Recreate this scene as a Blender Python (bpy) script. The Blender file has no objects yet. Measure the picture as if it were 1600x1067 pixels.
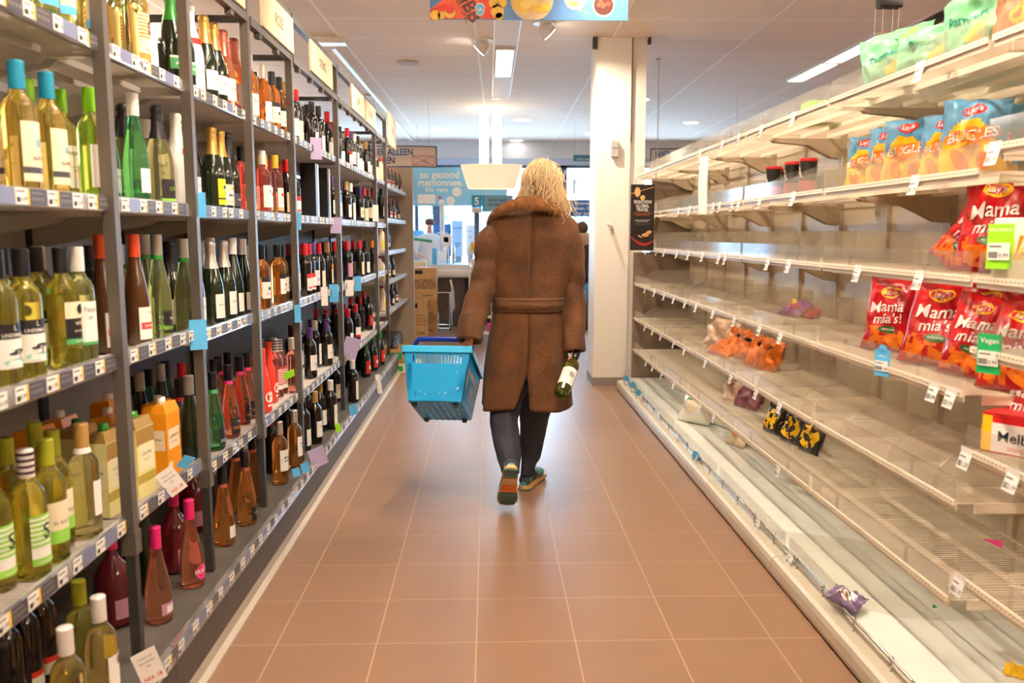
import bpy, math, random
from mathutils import Vector, Matrix, noise, Euler
random.seed(7)
C = bpy.context.scene.collection
sc = bpy.context.scene
PI = math.pi

# ------------------------------------------------------------------ camera
F, TH, PS, EYE = 1291.0, math.radians(7.43), math.radians(1.63), 1.36
cam_d = bpy.data.cameras.new('camera'); cam = bpy.data.objects.new('camera', cam_d); C.objects.link(cam)
cam.location = (0, 0, EYE); cam.rotation_euler = (PI/2-TH, 0, -PS)
cam_d.sensor_width = 36; cam_d.lens = 36*F/1600; cam_d.clip_start = 0.05; cam_d.clip_end = 200
cam_d.dof.use_dof = True; cam_d.dof.focus_distance = 4.1; cam_d.dof.aperture_fstop = 3.2
sc.camera = cam
sc.view_settings.view_transform = 'Standard'; sc.view_settings.look = 'None'
sc.view_settings.exposure = 0.46; sc.view_settings.gamma = 1.0; sc.view_settings.use_curve_mapping = False

# ------------------------------------------------------------------ world (pale daylight outside the shop front)
w = bpy.data.worlds.new('sky'); sc.world = w; w.use_nodes = True
w.node_tree.nodes['Background'].inputs[0].default_value = (0.62, 0.82, 1.0, 1)
w.node_tree.nodes['Background'].inputs[1].default_value = 20.0
CEIL = 3.03
WARM = (1.0, 0.83, 0.64)

def spot(name, loc, target, power, size=70, blend=.5, col=WARM, r=.05):
    l = bpy.data.lights.new(name, 'SPOT'); l.energy = power; l.color = col
    l.spot_size = math.radians(size); l.spot_blend = blend; l.shadow_soft_size = r
    o = bpy.data.objects.new(name, l); C.objects.link(o); o.location = loc
    o.rotation_euler = (Vector(target)-Vector(loc)).to_track_quat('-Z', 'Y').to_euler(); return o
# recessed ceiling spots in two rows over the aisle: one row aimed at the wine, one at the empty shelves
L_SPOT, R_SPOT = 250, 225
SPOTS = []
for d in (0.6, 2.2, 3.8, 5.4):
    SPOTS.append(('L', -.03, d+.45)); SPOTS.append(('R', .45, d))
SPOTS += [('L', -.03, 7.45), ('R', .45, 6.85)]
for side, x, d in SPOTS:
    if side == 'L': spot('ceiling_spot_light', (x-.05, d, CEIL-.09), (-1.25, d+.25, 1.1), L_SPOT, 105, .9)
    else: spot('ceiling_spot_light', (x+.05, d, CEIL-.09), (1.55, d+.55, .9), R_SPOT, 112, .8, r=.03)

def lin(c):
    c = c/255.0
    return c/12.92 if c <= .04045 else ((c+.055)/1.055)**2.4
def S(r, g, b): return (lin(r), lin(g), lin(b), 1)

# ------------------------------------------------------------------ pixel <-> room helpers (used to read positions off the photograph)
SY, CY, ST, CT = math.sin(PS), math.cos(PS), math.sin(TH), math.cos(TH)
def ray(px, py):
    a, b = (px-800)/F, -(py-533.5)/F
    # camera axes in the room
    fwd = Vector((SY*CT, CY*CT, -ST)); right = Vector((CY, -SY, 0)); up = Vector((SY*ST, CY*ST, CT))
    return fwd + right*a + up*b
def atY(px, py, d):
    r = ray(px, py); t = d/r.y; return Vector((r.x*t, d, EYE+r.z*t))
def atX(px, py, X):
    r = ray(px, py); t = X/r.x; return Vector((X, r.y*t, EYE+r.z*t))
def atZ(px, py, Z):
    r = ray(px, py); t = (Z-EYE)/r.z; return Vector((r.x*t, r.y*t, Z))
def depth_at(px, X, Z):      # distance down the aisle of column px for a point with known X and Z
    a = (px-800)/F
    # X*CY - d*SY = a*((X*SY + d*CY)*CT + (EYE-Z)*ST)
    return (X*CY - a*(X*SY*CT + (EYE-Z)*ST))/(SY + a*CY*CT)

# ------------------------------------------------------------------ materials
MATS = {}
def mat(name, col, rough=.5, metal=0, trans=0, ior=1.45, emit=None, es=0, bump=0, bscale=60, spec=.5, var=0, vscale=8, coat=0, alpha=1, sss=0, sheen=0):
    if name in MATS: return MATS[name]
    m = bpy.data.materials.new(name); m.use_nodes = True; nt = m.node_tree; b = nt.nodes['Principled BSDF']
    b.inputs['Base Color'].default_value = col; b.inputs['Roughness'].default_value = rough
    b.inputs['Metallic'].default_value = metal; b.inputs['Transmission Weight'].default_value = trans
    b.inputs['IOR'].default_value = ior; b.inputs['Specular IOR Level'].default_value = spec
    b.inputs['Coat Weight'].default_value = coat; b.inputs['Alpha'].default_value = alpha
    if sss: b.inputs['Subsurface Weight'].default_value = sss; b.inputs['Subsurface Radius'].default_value = (.02, .008, .004)
    if sheen: b.inputs['Sheen Weight'].default_value = sheen; b.inputs['Sheen Roughness'].default_value = .5
    if emit: b.inputs['Emission Color'].default_value = emit; b.inputs['Emission Strength'].default_value = es
    tc = nt.nodes.new('ShaderNodeTexCoord')
    if var:
        n = nt.nodes.new('ShaderNodeTexNoise'); n.inputs['Scale'].default_value = vscale; n.inputs['Detail'].default_value = 5
        nt.links.new(tc.outputs['Object'], n.inputs['Vector'])
        mx = nt.nodes.new('ShaderNodeMix'); mx.data_type = 'RGBA'
        mx.inputs[6].default_value = tuple(max(0, c*(1-var)) for c in col[:3])+(1,); mx.inputs[7].default_value = tuple(min(1, c*(1+var)) for c in col[:3])+(1,)
        mr = nt.nodes.new('ShaderNodeMapRange'); mr.inputs[1].default_value = .3; mr.inputs[2].default_value = .7
        nt.links.new(n.outputs['Fac'], mr.inputs[0]); nt.links.new(mr.outputs[0], mx.inputs[0]); nt.links.new(mx.outputs[2], b.inputs['Base Color'])
    if bump:
        n = nt.nodes.new('ShaderNodeTexNoise'); n.inputs['Scale'].default_value = bscale; n.inputs['Detail'].default_value = 4
        nt.links.new(tc.outputs['Object'], n.inputs['Vector'])
        bp = nt.nodes.new('ShaderNodeBump'); bp.inputs['Strength'].default_value = bump; bp.inputs['Distance'].default_value = .01
        nt.links.new(n.outputs['Fac'], bp.inputs['Height']); nt.links.new(bp.outputs[0], b.inputs['Normal'])
    MATS[name] = m; return m

def clear_mat(name, tint, gloss=.12, haze=0.08, hcol=(.9, .9, .9, 1)):     # thin acrylic: see-through with a faint sheen
    m = bpy.data.materials.new(name); m.use_nodes = True; nt = m.node_tree; nt.nodes.clear()
    out = nt.nodes.new('ShaderNodeOutputMaterial'); t = nt.nodes.new('ShaderNodeBsdfTransparent'); t.inputs[0].default_value = tint
    g = nt.nodes.new('ShaderNodeBsdfGlossy'); g.inputs['Roughness'].default_value = .08
    df = nt.nodes.new('ShaderNodeBsdfDiffuse'); df.inputs[0].default_value = hcol
    fr = nt.nodes.new('ShaderNodeFresnel'); fr.inputs[0].default_value = 1.45
    ad = nt.nodes.new('ShaderNodeMath'); ad.operation = 'MULTIPLY_ADD'; ad.inputs[1].default_value = gloss*1.6; ad.inputs[2].default_value = gloss*.10
    m1 = nt.nodes.new('ShaderNodeMixShader'); m2 = nt.nodes.new('ShaderNodeMixShader'); m2.inputs[0].default_value = haze
    nt.links.new(fr.outputs[0], ad.inputs[0]); nt.links.new(ad.outputs[0], m1.inputs[0])
    nt.links.new(t.outputs[0], m1.inputs[1]); nt.links.new(g.outputs[0], m1.inputs[2])
    nt.links.new(m1.outputs[0], m2.inputs[1]); nt.links.new(df.outputs[0], m2.inputs[2]); nt.links.new(m2.outputs[0], out.inputs[0])
    MATS[name] = m; return m

def grid_mat(name, base, line, sx, sy, ox, oy, wx, wy, rough, var=.06, rot=0, bump=.0, mottle=.05, lrough=.6):
    m = bpy.data.materials.new(name); m.use_nodes = True; nt = m.node_tree; b = nt.nodes['Principled BSDF']; L = nt.links
    tc = nt.nodes.new('ShaderNodeTexCoord'); mp = nt.nodes.new('ShaderNodeMapping'); mp.inputs['Rotation'].default_value[2] = rot
    L.new(tc.outputs['Object'], mp.inputs[0]); sp = nt.nodes.new('ShaderNodeSeparateXYZ'); L.new(mp.outputs[0], sp.inputs[0])
    def M(op, a, bb=None, c=None):
        n = nt.nodes.new('ShaderNodeMath'); n.operation = op
        for i, v in enumerate((a, bb, c)):
            if v is None: continue
            if isinstance(v, (int, float)): n.inputs[i].default_value = v
            else: L.new(v, n.inputs[i])
        return n.outputs[0]
    masks = []; ids = []
    for o, s, off, wd in ((sp.outputs[0], sx, ox, wx), (sp.outputs[1], sy, oy, wy)):
        u = M('DIVIDE', M('SUBTRACT', o, off), s); fl = M('FLOOR', u); fr = M('SUBTRACT', u, fl)
        dist = M('MULTIPLY', M('MINIMUM', fr, M('SUBTRACT', 1, fr)), s)
        masks.append(M('LESS_THAN', dist, wd/2)); ids.append(fl)
    mk = M('MAXIMUM', masks[0], masks[1])
    cb = nt.nodes.new('ShaderNodeCombineXYZ'); L.new(ids[0], cb.inputs[0]); L.new(ids[1], cb.inputs[1])
    wn = nt.nodes.new('ShaderNodeTexWhiteNoise'); L.new(cb.outputs[0], wn.inputs['Vector'])
    nz = nt.nodes.new('ShaderNodeTexNoise'); nz.inputs['Scale'].default_value = 5; nz.inputs['Detail'].default_value = 8; L.new(tc.outputs['Object'], nz.inputs['Vector'])
    f = M('ADD', M('MULTIPLY', M('SUBTRACT', wn.outputs['Value'], .5), var*2), M('MULTIPLY', M('SUBTRACT', nz.outputs['Fac'], .5), mottle*4))
    hs = nt.nodes.new('ShaderNodeHueSaturation'); hs.inputs['Color'].default_value = base; L.new(M('ADD', f, 1), hs.inputs['Value'])
    mx = nt.nodes.new('ShaderNodeMix'); mx.data_type = 'RGBA'; L.new(mk, mx.inputs[0]); L.new(hs.outputs[0], mx.inputs[6]); mx.inputs[7].default_value = line
    L.new(mx.outputs[2], b.inputs['Base Color'])
    L.new(M('ADD', M('ADD', M('MULTIPLY', mk, lrough-rough), rough), M('MULTIPLY', M('SUBTRACT', nz.outputs['Fac'], .5), .1)), b.inputs['Roughness'])
    bp = nt.nodes.new('ShaderNodeBump'); bp.inputs['Strength'].default_value = .5; bp.inputs['Distance'].default_value = .002; bp.invert = True
    L.new(mk, bp.inputs['Height']); L.new(bp.outputs[0], b.inputs['Normal'])
    MATS[name] = m; return m

def wood_mat(name, c1, c2, scale=(1, 12, 1), rough=.5, bump=.1):
    m = bpy.data.materials.new(name); m.use_nodes = True; nt = m.node_tree; b = nt.nodes['Principled BSDF']; L = nt.links
    tc = nt.nodes.new('ShaderNodeTexCoord'); mp = nt.nodes.new('ShaderNodeMapping'); mp.inputs['Scale'].default_value = scale
    n = nt.nodes.new('ShaderNodeTexNoise'); n.inputs['Scale'].default_value = 6; n.inputs['Detail'].default_value = 8; n.inputs['Distortion'].default_value = .6
    L.new(tc.outputs['Object'], mp.inputs[0]); L.new(mp.outputs[0], n.inputs['Vector'])
    r = nt.nodes.new('ShaderNodeValToRGB'); r.color_ramp.elements[0].position = .35; r.color_ramp.elements[1].position = .65
    r.color_ramp.elements[0].color = c1; r.color_ramp.elements[1].color = c2
    L.new(n.outputs['Fac'], r.inputs[0]); L.new(r.outputs[0], b.inputs['Base Color']); b.inputs['Roughness'].default_value = rough
    bp = nt.nodes.new('ShaderNodeBump'); bp.inputs['Strength'].default_value = bump; bp.inputs['Distance'].default_value = .01
    L.new(n.outputs['Fac'], bp.inputs['Height']); L.new(bp.outputs[0], b.inputs['Normal'])
    MATS[name] = m; return m

# ------------------------------------------------------------------ mesh builder
TXT = {}
def text_geo(s, bold=0.0, shear=0.0, space=1.0):
    k = (s, bold, shear, space)
    if k not in TXT:
        cu = bpy.data.curves.new('lettering', 'FONT'); cu.body = s; cu.size = 1; cu.align_x = 'CENTER'; cu.align_y = 'CENTER'
        cu.offset = bold; cu.shear = shear; cu.resolution_u = 3; cu.space_character = space
        o = bpy.data.objects.new('lettering', cu); C.objects.link(o)
        dg = bpy.context.evaluated_depsgraph_get(); dg.update()
        me = bpy.data.meshes.new_from_object(o.evaluated_get(dg))
        TXT[k] = ([tuple(v.co) for v in me.vertices], [tuple(p.vertices) for p in me.polygons])
        bpy.data.objects.remove(o); bpy.data.meshes.remove(me); bpy.data.curves.remove(cu)
    return TXT[k]

class MB:
    def __init__(s): s.v = []; s.f = []; s.m = []; s.sm = []
    def add(s, vs, fs, mi=0, smooth=False):
        o = len(s.v); s.v += [tuple(p) for p in vs]
        for f in fs: s.f.append(tuple(i+o for i in f)); s.m.append(mi); s.sm.append(smooth)
        return s
    def box(s, x0, x1, y0, y1, z0, z1, mi=0, M=None):
        vs = [(x, y, z) for x in (x0, x1) for y in (y0, y1) for z in (z0, z1)]
        if M is not None: vs = [M @ Vector(p) for p in vs]
        return s.add(vs, [(0,1,3,2),(4,6,7,5),(0,4,5,1),(2,3,7,6),(0,2,6,4),(1,5,7,3)], mi)
    def cbox(s, c, sz, mi=0, M=None):
        return s.box(c[0]-sz[0]/2, c[0]+sz[0]/2, c[1]-sz[1]/2, c[1]+sz[1]/2, c[2]-sz[2]/2, c[2]+sz[2]/2, mi, M)
    def rbox(s, x0, x1, y0, y1, z0, z1, r, mi=0, n=3, M=None):     # rounded vertical edges and a bevelled top and bottom
        def ring(z, ins):
            out = []
            for cx, cy, a0 in ((x1-r, y1-r, 0), (x0+r, y1-r, PI/2), (x0+r, y0+r, PI), (x1-r, y0+r, 3*PI/2)):
                for k in range(n+1):
                    a = a0+PI/2*k/n; out.append((cx+(r-ins)*math.cos(a), cy+(r-ins)*math.sin(a), z))
            return out
        b = r*.5
        rings = [ring(z0, b), ring(z0+b*.3, b*.3), ring(z0+b, 0), ring(z1-b, 0), ring(z1-b*.3, b*.3), ring(z1, b)]
        if M is not None: rings = [[M @ Vector(p) for p in q] for q in rings]
        return s.loft(rings, mi, True, True, True)
    def quad(s, a, b, c, d, mi=0): return s.add([a, b, c, d], [(0, 1, 2, 3)], mi)
    def poly(s, pts, mi=0): return s.add(pts, [tuple(range(len(pts)))], mi)
    def prism(s, pts, vec, mi=0):          # outline pushed along vec
        n = len(pts); vec = Vector(vec); a = [Vector(p) for p in pts]; b = [p+vec for p in a]
        fs = [tuple(range(n))[::-1], tuple(range(n, 2*n))]+[(i, (i+1) % n, n+(i+1) % n, n+i) for i in range(n)]
        return s.add(a+b, fs, mi)
    def loft(s, rings, mi=0, smooth=True, cap0=True, cap1=True, closed=True):
        n = len(rings[0]); vs = [p for r in rings for p in r]; fs = []
        for i in range(len(rings)-1):
            for j in range(n if closed else n-1):
                k = (j+1) % n; fs.append((i*n+j, i*n+k, (i+1)*n+k, (i+1)*n+j))
        s.add(vs, fs, mi, smooth); o = len(s.v)-len(vs)
        if closed and cap0: s.f.append(tuple(o+j for j in range(n))[::-1]); s.m.append(mi); s.sm.append(False)
        if closed and cap1: s.f.append(tuple(o+(len(rings)-1)*n+j for j in range(n))); s.m.append(mi); s.sm.append(False)
        return s
    def lathe(s, prof, n=20, mi=0, c=(0, 0, 0), cap0=True, cap1=True, M=None):
        rings = []
        for r, z in prof:
            q = [Vector((c[0]+r*math.cos(2*PI*k/n), c[1]+r*math.sin(2*PI*k/n), c[2]+z)) for k in range(n)]
            rings.append([M @ p for p in q] if M is not None else q)
        return s.loft(rings, mi, True, cap0, cap1)
    def tube(s, pts, r, n=8, mi=0, caps=True, flat=1.0):
        pts = [Vector(p) for p in pts]; rs = r if isinstance(r, (list, tuple)) else [r]*len(pts); rings = []; ref = None
        for i, p in enumerate(pts):
            t = (pts[min(i+1, len(pts)-1)]-pts[max(i-1, 0)])
            if t.length < 1e-9: t = Vector((0, 0, 1))
            t.normalize()
            if ref is None: ref = Vector((0, 0, 1)) if abs(t.z) < .9 else Vector((0, 1, 0))
            u = t.cross(ref)
            if u.length < 1e-6: u = t.orthogonal()
            u.normalize(); v = u.cross(t).normalized(); ref = v
            rings.append([p+(u*math.cos(2*PI*k/n)+v*math.sin(2*PI*k/n)*flat)*rs[i] for k in range(n)])
        return s.loft(rings, mi, True, caps, caps)
    def cyl(s, a, b, r, n=12, mi=0): return s.tube([a, b], r, n, mi)
    def ball(s, c, r, mi=0, n=12, m=8, sc=(1, 1, 1)):
        rings = []
        for i in range(m+1):
            a = -PI/2+PI*i/m; q = max(math.cos(a), .02)
            rings.append([(c[0]+r*sc[0]*q*math.cos(2*PI*k/n), c[1]+r*sc[1]*q*math.sin(2*PI*k/n), c[2]+r*sc[2]*math.sin(a)) for k in range(n)])
        return s.loft(rings, mi)
    def text(s, t, size, fn, mi=0, bold=0.0, shear=0.0, sx=1.0, space=1.0):    # fn maps flat (u, v) to the room
        vs, fs = text_geo(t, bold, shear, space)
        return s.add([fn(v[0]*size*sx, v[1]*size) for v in vs], fs, mi)
    def build(s, name, mats, parent=None, loc=(0, 0, 0), rot=None):
        if not isinstance(mats, (list, tuple)): mats = [mats]
        me = bpy.data.meshes.new(name)
        base = Vector(loc)
        if parent is not None and parent.get('_world'):
            base = Vector(parent['_base'])
        me.from_pydata([tuple(Vector(v)-base) for v in s.v] if base.length else s.v, [], s.f)
        for m in mats: me.materials.append(m)
        me.polygons.foreach_set('material_index', s.m); me.polygons.foreach_set('use_smooth', s.sm); me.update()
        o = bpy.data.objects.new(name, me); C.objects.link(o)
        if parent is not None:
            o.parent = parent
            if parent.get('_world'): o['_world'] = 1; o['_base'] = parent['_base']
        elif base.length: o.location = base
        if parent is None and rot: o.rotation_euler = rot
        return o

def thing(name, label, cat, loc=(0, 0, 0), group=None, rot=None, world=False):
    o = bpy.data.objects.new(name, None); C.objects.link(o); o.location = loc; o.empty_display_size = .05
    if rot: o.rotation_euler = rot
    tag(o, label, cat, group)
    if world: o['_world'] = 1; o['_base'] = tuple(loc)
    return o
def tag(o, label, cat, group=None):
    o['label'] = label; o['category'] = cat
    if group: o['group'] = group
    return o
def struct(name, mb, mats):
    o = mb.build(name, mats); o['kind'] = 'structure'; return o
def dup(root, loc, rot=None):
    r = root.copy(); C.objects.link(r); r.location = loc
    if rot is not None: r.rotation_euler = rot
    for ch in root.children:
        c = ch.copy(); C.objects.link(c); c.parent = r
        for g in ch.children:
            d = g.copy(); C.objects.link(d); d.parent = c
    return r
def frame_fn(o, u, v):     # flat lettering on a plane with origin o and axes u, v
    o, u, v = Vector(o), Vector(u).normalized(), Vector(v).normalized()
    return lambda a, b: o+u*a+v*b
ORD = ['first', 'second', 'third', 'fourth', 'fifth', 'sixth', 'seventh', 'eighth', 'ninth', 'tenth', 'eleventh', 'twelfth', 'thirteenth', 'fourteenth']

white = mat('white_paint', S(238, 232, 222), .35)
paper = mat('white_paper', S(240, 236, 230), .6)
cream = mat('cream_paper', S(238, 222, 190), .6)
black = mat('black_plastic', S(18, 17, 18), .35)
ink = mat('black_ink', S(25, 25, 30), .6)
greyink = mat('grey_ink', S(120, 115, 112), .6)
redink = mat('red_ink', S(205, 45, 30), .5)
blueink = mat('blue_ink', S(25, 95, 160), .5)
yellow = mat('yellow_card', S(235, 190, 50), .5)
dgrey = mat('dark_grey_card', S(62, 60, 70), .45)
bluegrey = mat('blue_grey_card', S(112, 118, 150), .4)
lblue = mat('light_blue_card', S(88, 178, 235), .45)
lilac = mat('lilac_card', S(180, 165, 205), .5)
green = mat('green_card', S(20, 150, 85), .45)
lime = mat('lime_card', S(150, 225, 40), .45)
post_m = mat('grey_brown_metal', S(92, 85, 77), .42, .3, var=.06, vscale=3)
post_d = mat('dark_grey_metal', S(58, 56, 53), .42, .3)
shelfm = mat('shelf_metal', S(176, 168, 158), .4, .1, var=.05)
beige = mat('beige_metal', S(212, 198, 176), .38, .1, var=.05)
chrome = mat('chrome', S(200, 198, 195), .2, 1)
acry = clear_mat('clear_acrylic', (.96, .955, .94, 1), .12, .07, S(245, 238, 225))
acrys = clear_mat('price_strip_plastic', (.93, .93, .95, 1), .25, .10)
# ================================================================== THE ROOM
FLOORM = grid_mat('brown_floor_tiles', S(139, 108, 86), S(186, 156, 124), .333, .333, -.045, 2.623, .004, .0035, .33, .035, mottle=.05)
CEILM = grid_mat('ceiling_panels', S(234, 220, 206), S(255, 255, 255), 1.17, .65, -.2, 6.1, .016, .012, .8, .02, rot=math.radians(.8), mottle=.02)
b = MB().box(-6, 9, -3, 17, -.1, 0); struct('floor', b, FLOORM)
b = MB().box(-6, 9, -3, 17, CEIL, CEIL+.1); struct('ceiling', b, CEILM)
wallm = mat('wall_paint', S(214, 202, 186), .7, bump=.05, bscale=40)
struct('wall_left', MB().box(-6.1, -6, -3, 17, 0, CEIL), wallm)
struct('wall_right', MB().box(9, 9.1, -3, 17, 0, CEIL), wallm)
struct('wall_back', MB().box(-6, 9, -3.1, -3, 0, CEIL), wallm)
# shop front (a glazed wall, open to the street, under a solid lintel)
DF = 15.4
b = MB().box(-6, 9, DF, DF+.15, 2.62, CEIL).box(-6, -3.6, DF, DF+.15, 0, 2.62).box(4.2, 9, DF, DF+.15, 0, 2.62)
struct('wall_front', b, mat('wall_white', S(236, 232, 230), .7))
framem = mat('slate_window_frame', S(70, 88, 112), .4)
glassm = clear_mat('window_glass', (.92, .97, 1, 1), .1, .02)
def window(n, x0, x1, z0, z1, mull=()):
    b = MB(); t = .07
    b.box(x0, x1, DF-.03, DF+.08, z0, z0+t).box(x0, x1, DF-.03, DF+.08, z1-t, z1).box(x0, x0+t, DF-.03, DF+.08, z0, z1).box(x1-t, x1, DF-.03, DF+.08, z0, z1)
    for m in mull:
        if m[0] == 'h': b.box(x0, x1, DF-.03, DF+.08, m[1], m[1]+.08)
        else: b.box(m[1], m[1]+.07, DF-.03, DF+.08, z0, z1)
    o = struct('window_%d' % n, b, framem)
    MB().box(x0+.02, x1-.02, DF+.01, DF+.02, z0+.02, z1-.02).build('pane', glassm, o); return o
window(1, -3.6, -.95, 0, 2.62, (('v', -1.35), ('h', .25)))
window(2, -.95, 1.38, 0, 2.62, (('v', .15), ('h', .25)))
d1 = window(3, 1.38, 2.6, 0, 2.62, (('h', 1.82),))
window(4, 2.6, 4.2, 0, 2.62)
# the street outside
street = mat('pale_paving', S(205, 208, 212), .8, var=.05)
struct('ground_street', MB().box(-14, 18, DF+.15, 30, -.12, -.02), street)
fac = mat('pale_facade', S(226, 228, 232), .8, var=.05, vscale=2); fw = mat('facade_glass', S(120, 150, 175), .15)
hb = thing('street_building', 'pale building across the street seen through the shop windows', 'building', (0, 27, 0), world=True)
MB().box(-12, 16, 27, 29, -.02, 5.5).build('facade', fac, hb)
for i in range(8): MB().box(-10+3*i, -8.4+3*i, 26.94, 27.0, .7, 2.2).build('window', fw, hb)
hedge = mat('hedge_leaves', S(95, 130, 80), .8, var=.4, vscale=6)
for hx, lab in ((-2.6, 'leafy street tree outside the left shop window'), (-1.15, 'leafy street tree outside, left of the checkout pole'), (2.2, 'dark green shrub outside the right glass door')):
    t = thing('street_tree', lab, 'tree', (hx, 20.5, -.02), world=True)
    MB().tube([(hx, 20.5, -.02), (hx+.03, 20.5, .9), (hx, 20.5, 1.7)], [.06, .045, .02], 8).build('trunk', mat('bark', S(90, 75, 60), .9, bump=.6), t)
    m = MB()
    for k in range(260):
        a = random.random()*2*PI; r = .55*random.random()**.5; z = 1.05+random.random()*1.0
        c = Vector((hx+r*math.cos(a)*(1.2-abs(z-1.5)), 20.5+r*math.sin(a), z)); u = Vector((random.uniform(-1, 1), random.uniform(-1, 1), random.uniform(-1, 1))).normalized()*.07; v = u.orthogonal().normalized()*.045
        m.add([c-u, c-v, c+u, c+v], [(0, 1, 2, 3)])
    m.build('foliage', hedge, t)

# far fitted band of wall over the glass and skirting
struct('trim_1', MB().box(-6, 9, DF-.06, DF-.001, 2.60, 2.72), mat('trim_grey', S(190, 198, 214), .5))

# pillar
pil = MB().box(.945, 1.235, 7.33, 7.75, 0, CEIL); pillm = mat('pillar_white', S(240, 232, 220), .45, bump=.03, bscale=20)
pm = MB().box(1.245, 1.375, 7.36, 7.75, 0, CEIL).box(.94, 1.24, 7.33, 7.75, 0.075, CEIL-.001)
po = struct('wall_pillar', pm, pillm)
MB().box(.933, 1.245, 7.322, 7.76, 0, .075).build('baseboard', mat('baseboard_grey', S(140, 132, 125), .5), po)
MB().cyl((1.245, 7.345, 1.55+.6), (1.245, 7.345, CEIL), .008).build('conduit', mat('grey_conduit', S(150, 145, 138), .5), po)
MB().box(.90, .94, 7.30, 7.34, CEIL-.10, CEIL-.005).box(1.375, 1.40, 7.30, 7.34, CEIL-.06, CEIL-.005).build('ceiling_joint', mat('joint_dark', S(70, 66, 62), .7), po)
c1 = atY(961, 232, 7.3); j = thing('junction_box', 'small grey wall box pair on the white pillar below the conduit', 'switch box', (c1.x, 7.325, c1.z), world=True)
gb = mat('grey_box_plastic', S(168, 165, 160), .5)
MB().box(c1.x-.03, c1.x+.028, 7.285, 7.329, c1.z+.003, c1.z+.062).build('upper_box', gb, j)
MB().box(c1.x-.03, c1.x+.028, 7.285, 7.329, c1.z-.07, c1.z-.003).build('lower_box', gb, j)
c2 = atY(953, 350, 7.3)
wd = MB().tube([(c2.x-.025, 7.30, c2.z+.02), (c2.x+.01, 7.25, c2.z-.02), (c2.x+.03, 7.31, c2.z-.05), (c2.x+.012, 7.325, c2.z-.035)], [.006, .013, .009, .006], 8)
tag(wd.build('wall_hook', beige), 'small torn beige hook sticking out of the white pillar', 'hook')

# ------------------------------------------------------------------ ceiling fittings
lampem = mat('lit_diffuser', (1, .96, .9, 1), .4, emit=(1, .93, .82, 1), es=14)
lampspot = mat('lit_spot_glass', (1, 1, 1, 1), .4, emit=(1, .9, .76, 1), es=25)
lum_w = mat('luminaire_white', S(235, 230, 225), .4)
def added_pendant(x, y0, y1, w, label):      # added hanging strip, shines up and down to brighten the ceiling
    z = 2.72; t = thing('added_strip_light', label, 'ceiling light', (x, (y0+y1)/2, z), 'added hanging strip lights', world=True)
    m = MB(); m.box(x-w/2-.01, x-w/2, y0, y1, z-.03, z+.03).box(x+w/2, x+w/2+.01, y0, y1, z-.03, z+.03).box(x-w/2, x+w/2, y0-.01, y0, z-.03, z+.03).box(x-w/2, x+w/2, y1, y1+.01, z-.03, z+.03); m.build('housing', lum_w, t)
    MB().box(x-w/2, x+w/2, y0, y1, z+.012, z+.022).build('upper_diffuser', mat('added_uplight', (1, .96, .9, 1), .4, emit=(1, .86, .70, 1), es=110), t)
    MB().box(x-w/2, x+w/2, y0, y1, z-.022, z-.012).build('lower_diffuser', lampem, t)
    for yy in (y0+.1, y1-.1): MB().cyl((x, yy, z+.022), (x, yy, CEIL), .002, 5).build('wire', chrome, t)
def luminaire(x, y0, y1, w, label, group='strip lights in the ceiling'):
    t = thing('strip_light', label, 'ceiling light', (x, (y0+y1)/2, CEIL-.03), group, world=True)
    m = MB(); z0, z1 = CEIL-.03, CEIL-.001
    m.box(x-w/2-.012, x-w/2, y0, y1, z0, z1).box(x+w/2, x+w/2+.012, y0, y1, z0, z1).box(x-w/2, x+w/2, y0, y0+.01, z0, z1).box(x-w/2, x+w/2, y1-.01, y1, z0, z1)
    m.build('frame', lum_w, t)
    MB().box(x-w/2, x+w/2, y0+.01, y1-.01, z0+.006, z0+.012).build('diffuser', lampem, t)
cx = .16
luminaire(cx, 7.72, 9.0, .15, 'bright strip light over the aisle beyond the pair of spots')
luminaire(cx, 5.0, 6.35, .15, 'bright strip light partly hidden behind the hanging snack banner')
added_pendant(cx, 1.4, 2.9, .15, 'added unseen strip light over the aisle nearest the camera')
added_pendant(cx, -1.6, -.1, .15, 'added strip light behind the camera')
for k, (a, c) in enumerate(((7.1, 8.2), (8.25, 9.2))):
    luminaire(3.32+.02, a, c, .16, ['strip light over the right shelves, near half', 'strip light over the right shelves, far half'][k])
for k, (a, c) in enumerate(((-1.0, 1.0), (2.2, 4.4))): added_pendant(3.32, a, c, .16, ['added strip light of the next aisle nearest the camera', 'added strip light of the next aisle behind the top shelf'][k])
for k, a in enumerate((-1, 2.4)): added_pendant(-3.4, a, a+2, .16, ['added strip light of the wine side aisle, nearest', 'added strip light of the wine side aisle, middle', 'added strip light of the wine side aisle, farthest'][k])
added_pendant(-3.4, 5.6, 7.6, .16, 'added hanging strip light over the wine side aisle, third'); added_pendant(-3.4, 8.4, 10.4, .16, 'added hanging strip light over the wine side aisle, farthest')  # added to brighten the ceiling farther down the shop
added_pendant(5.8, 1.5, 3.7, .16, 'added hanging strip light over the outer right aisle, nearest'); added_pendant(5.8, 5.8, 8.0, .16, 'added hanging strip light over the outer right aisle, farthest')
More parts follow.
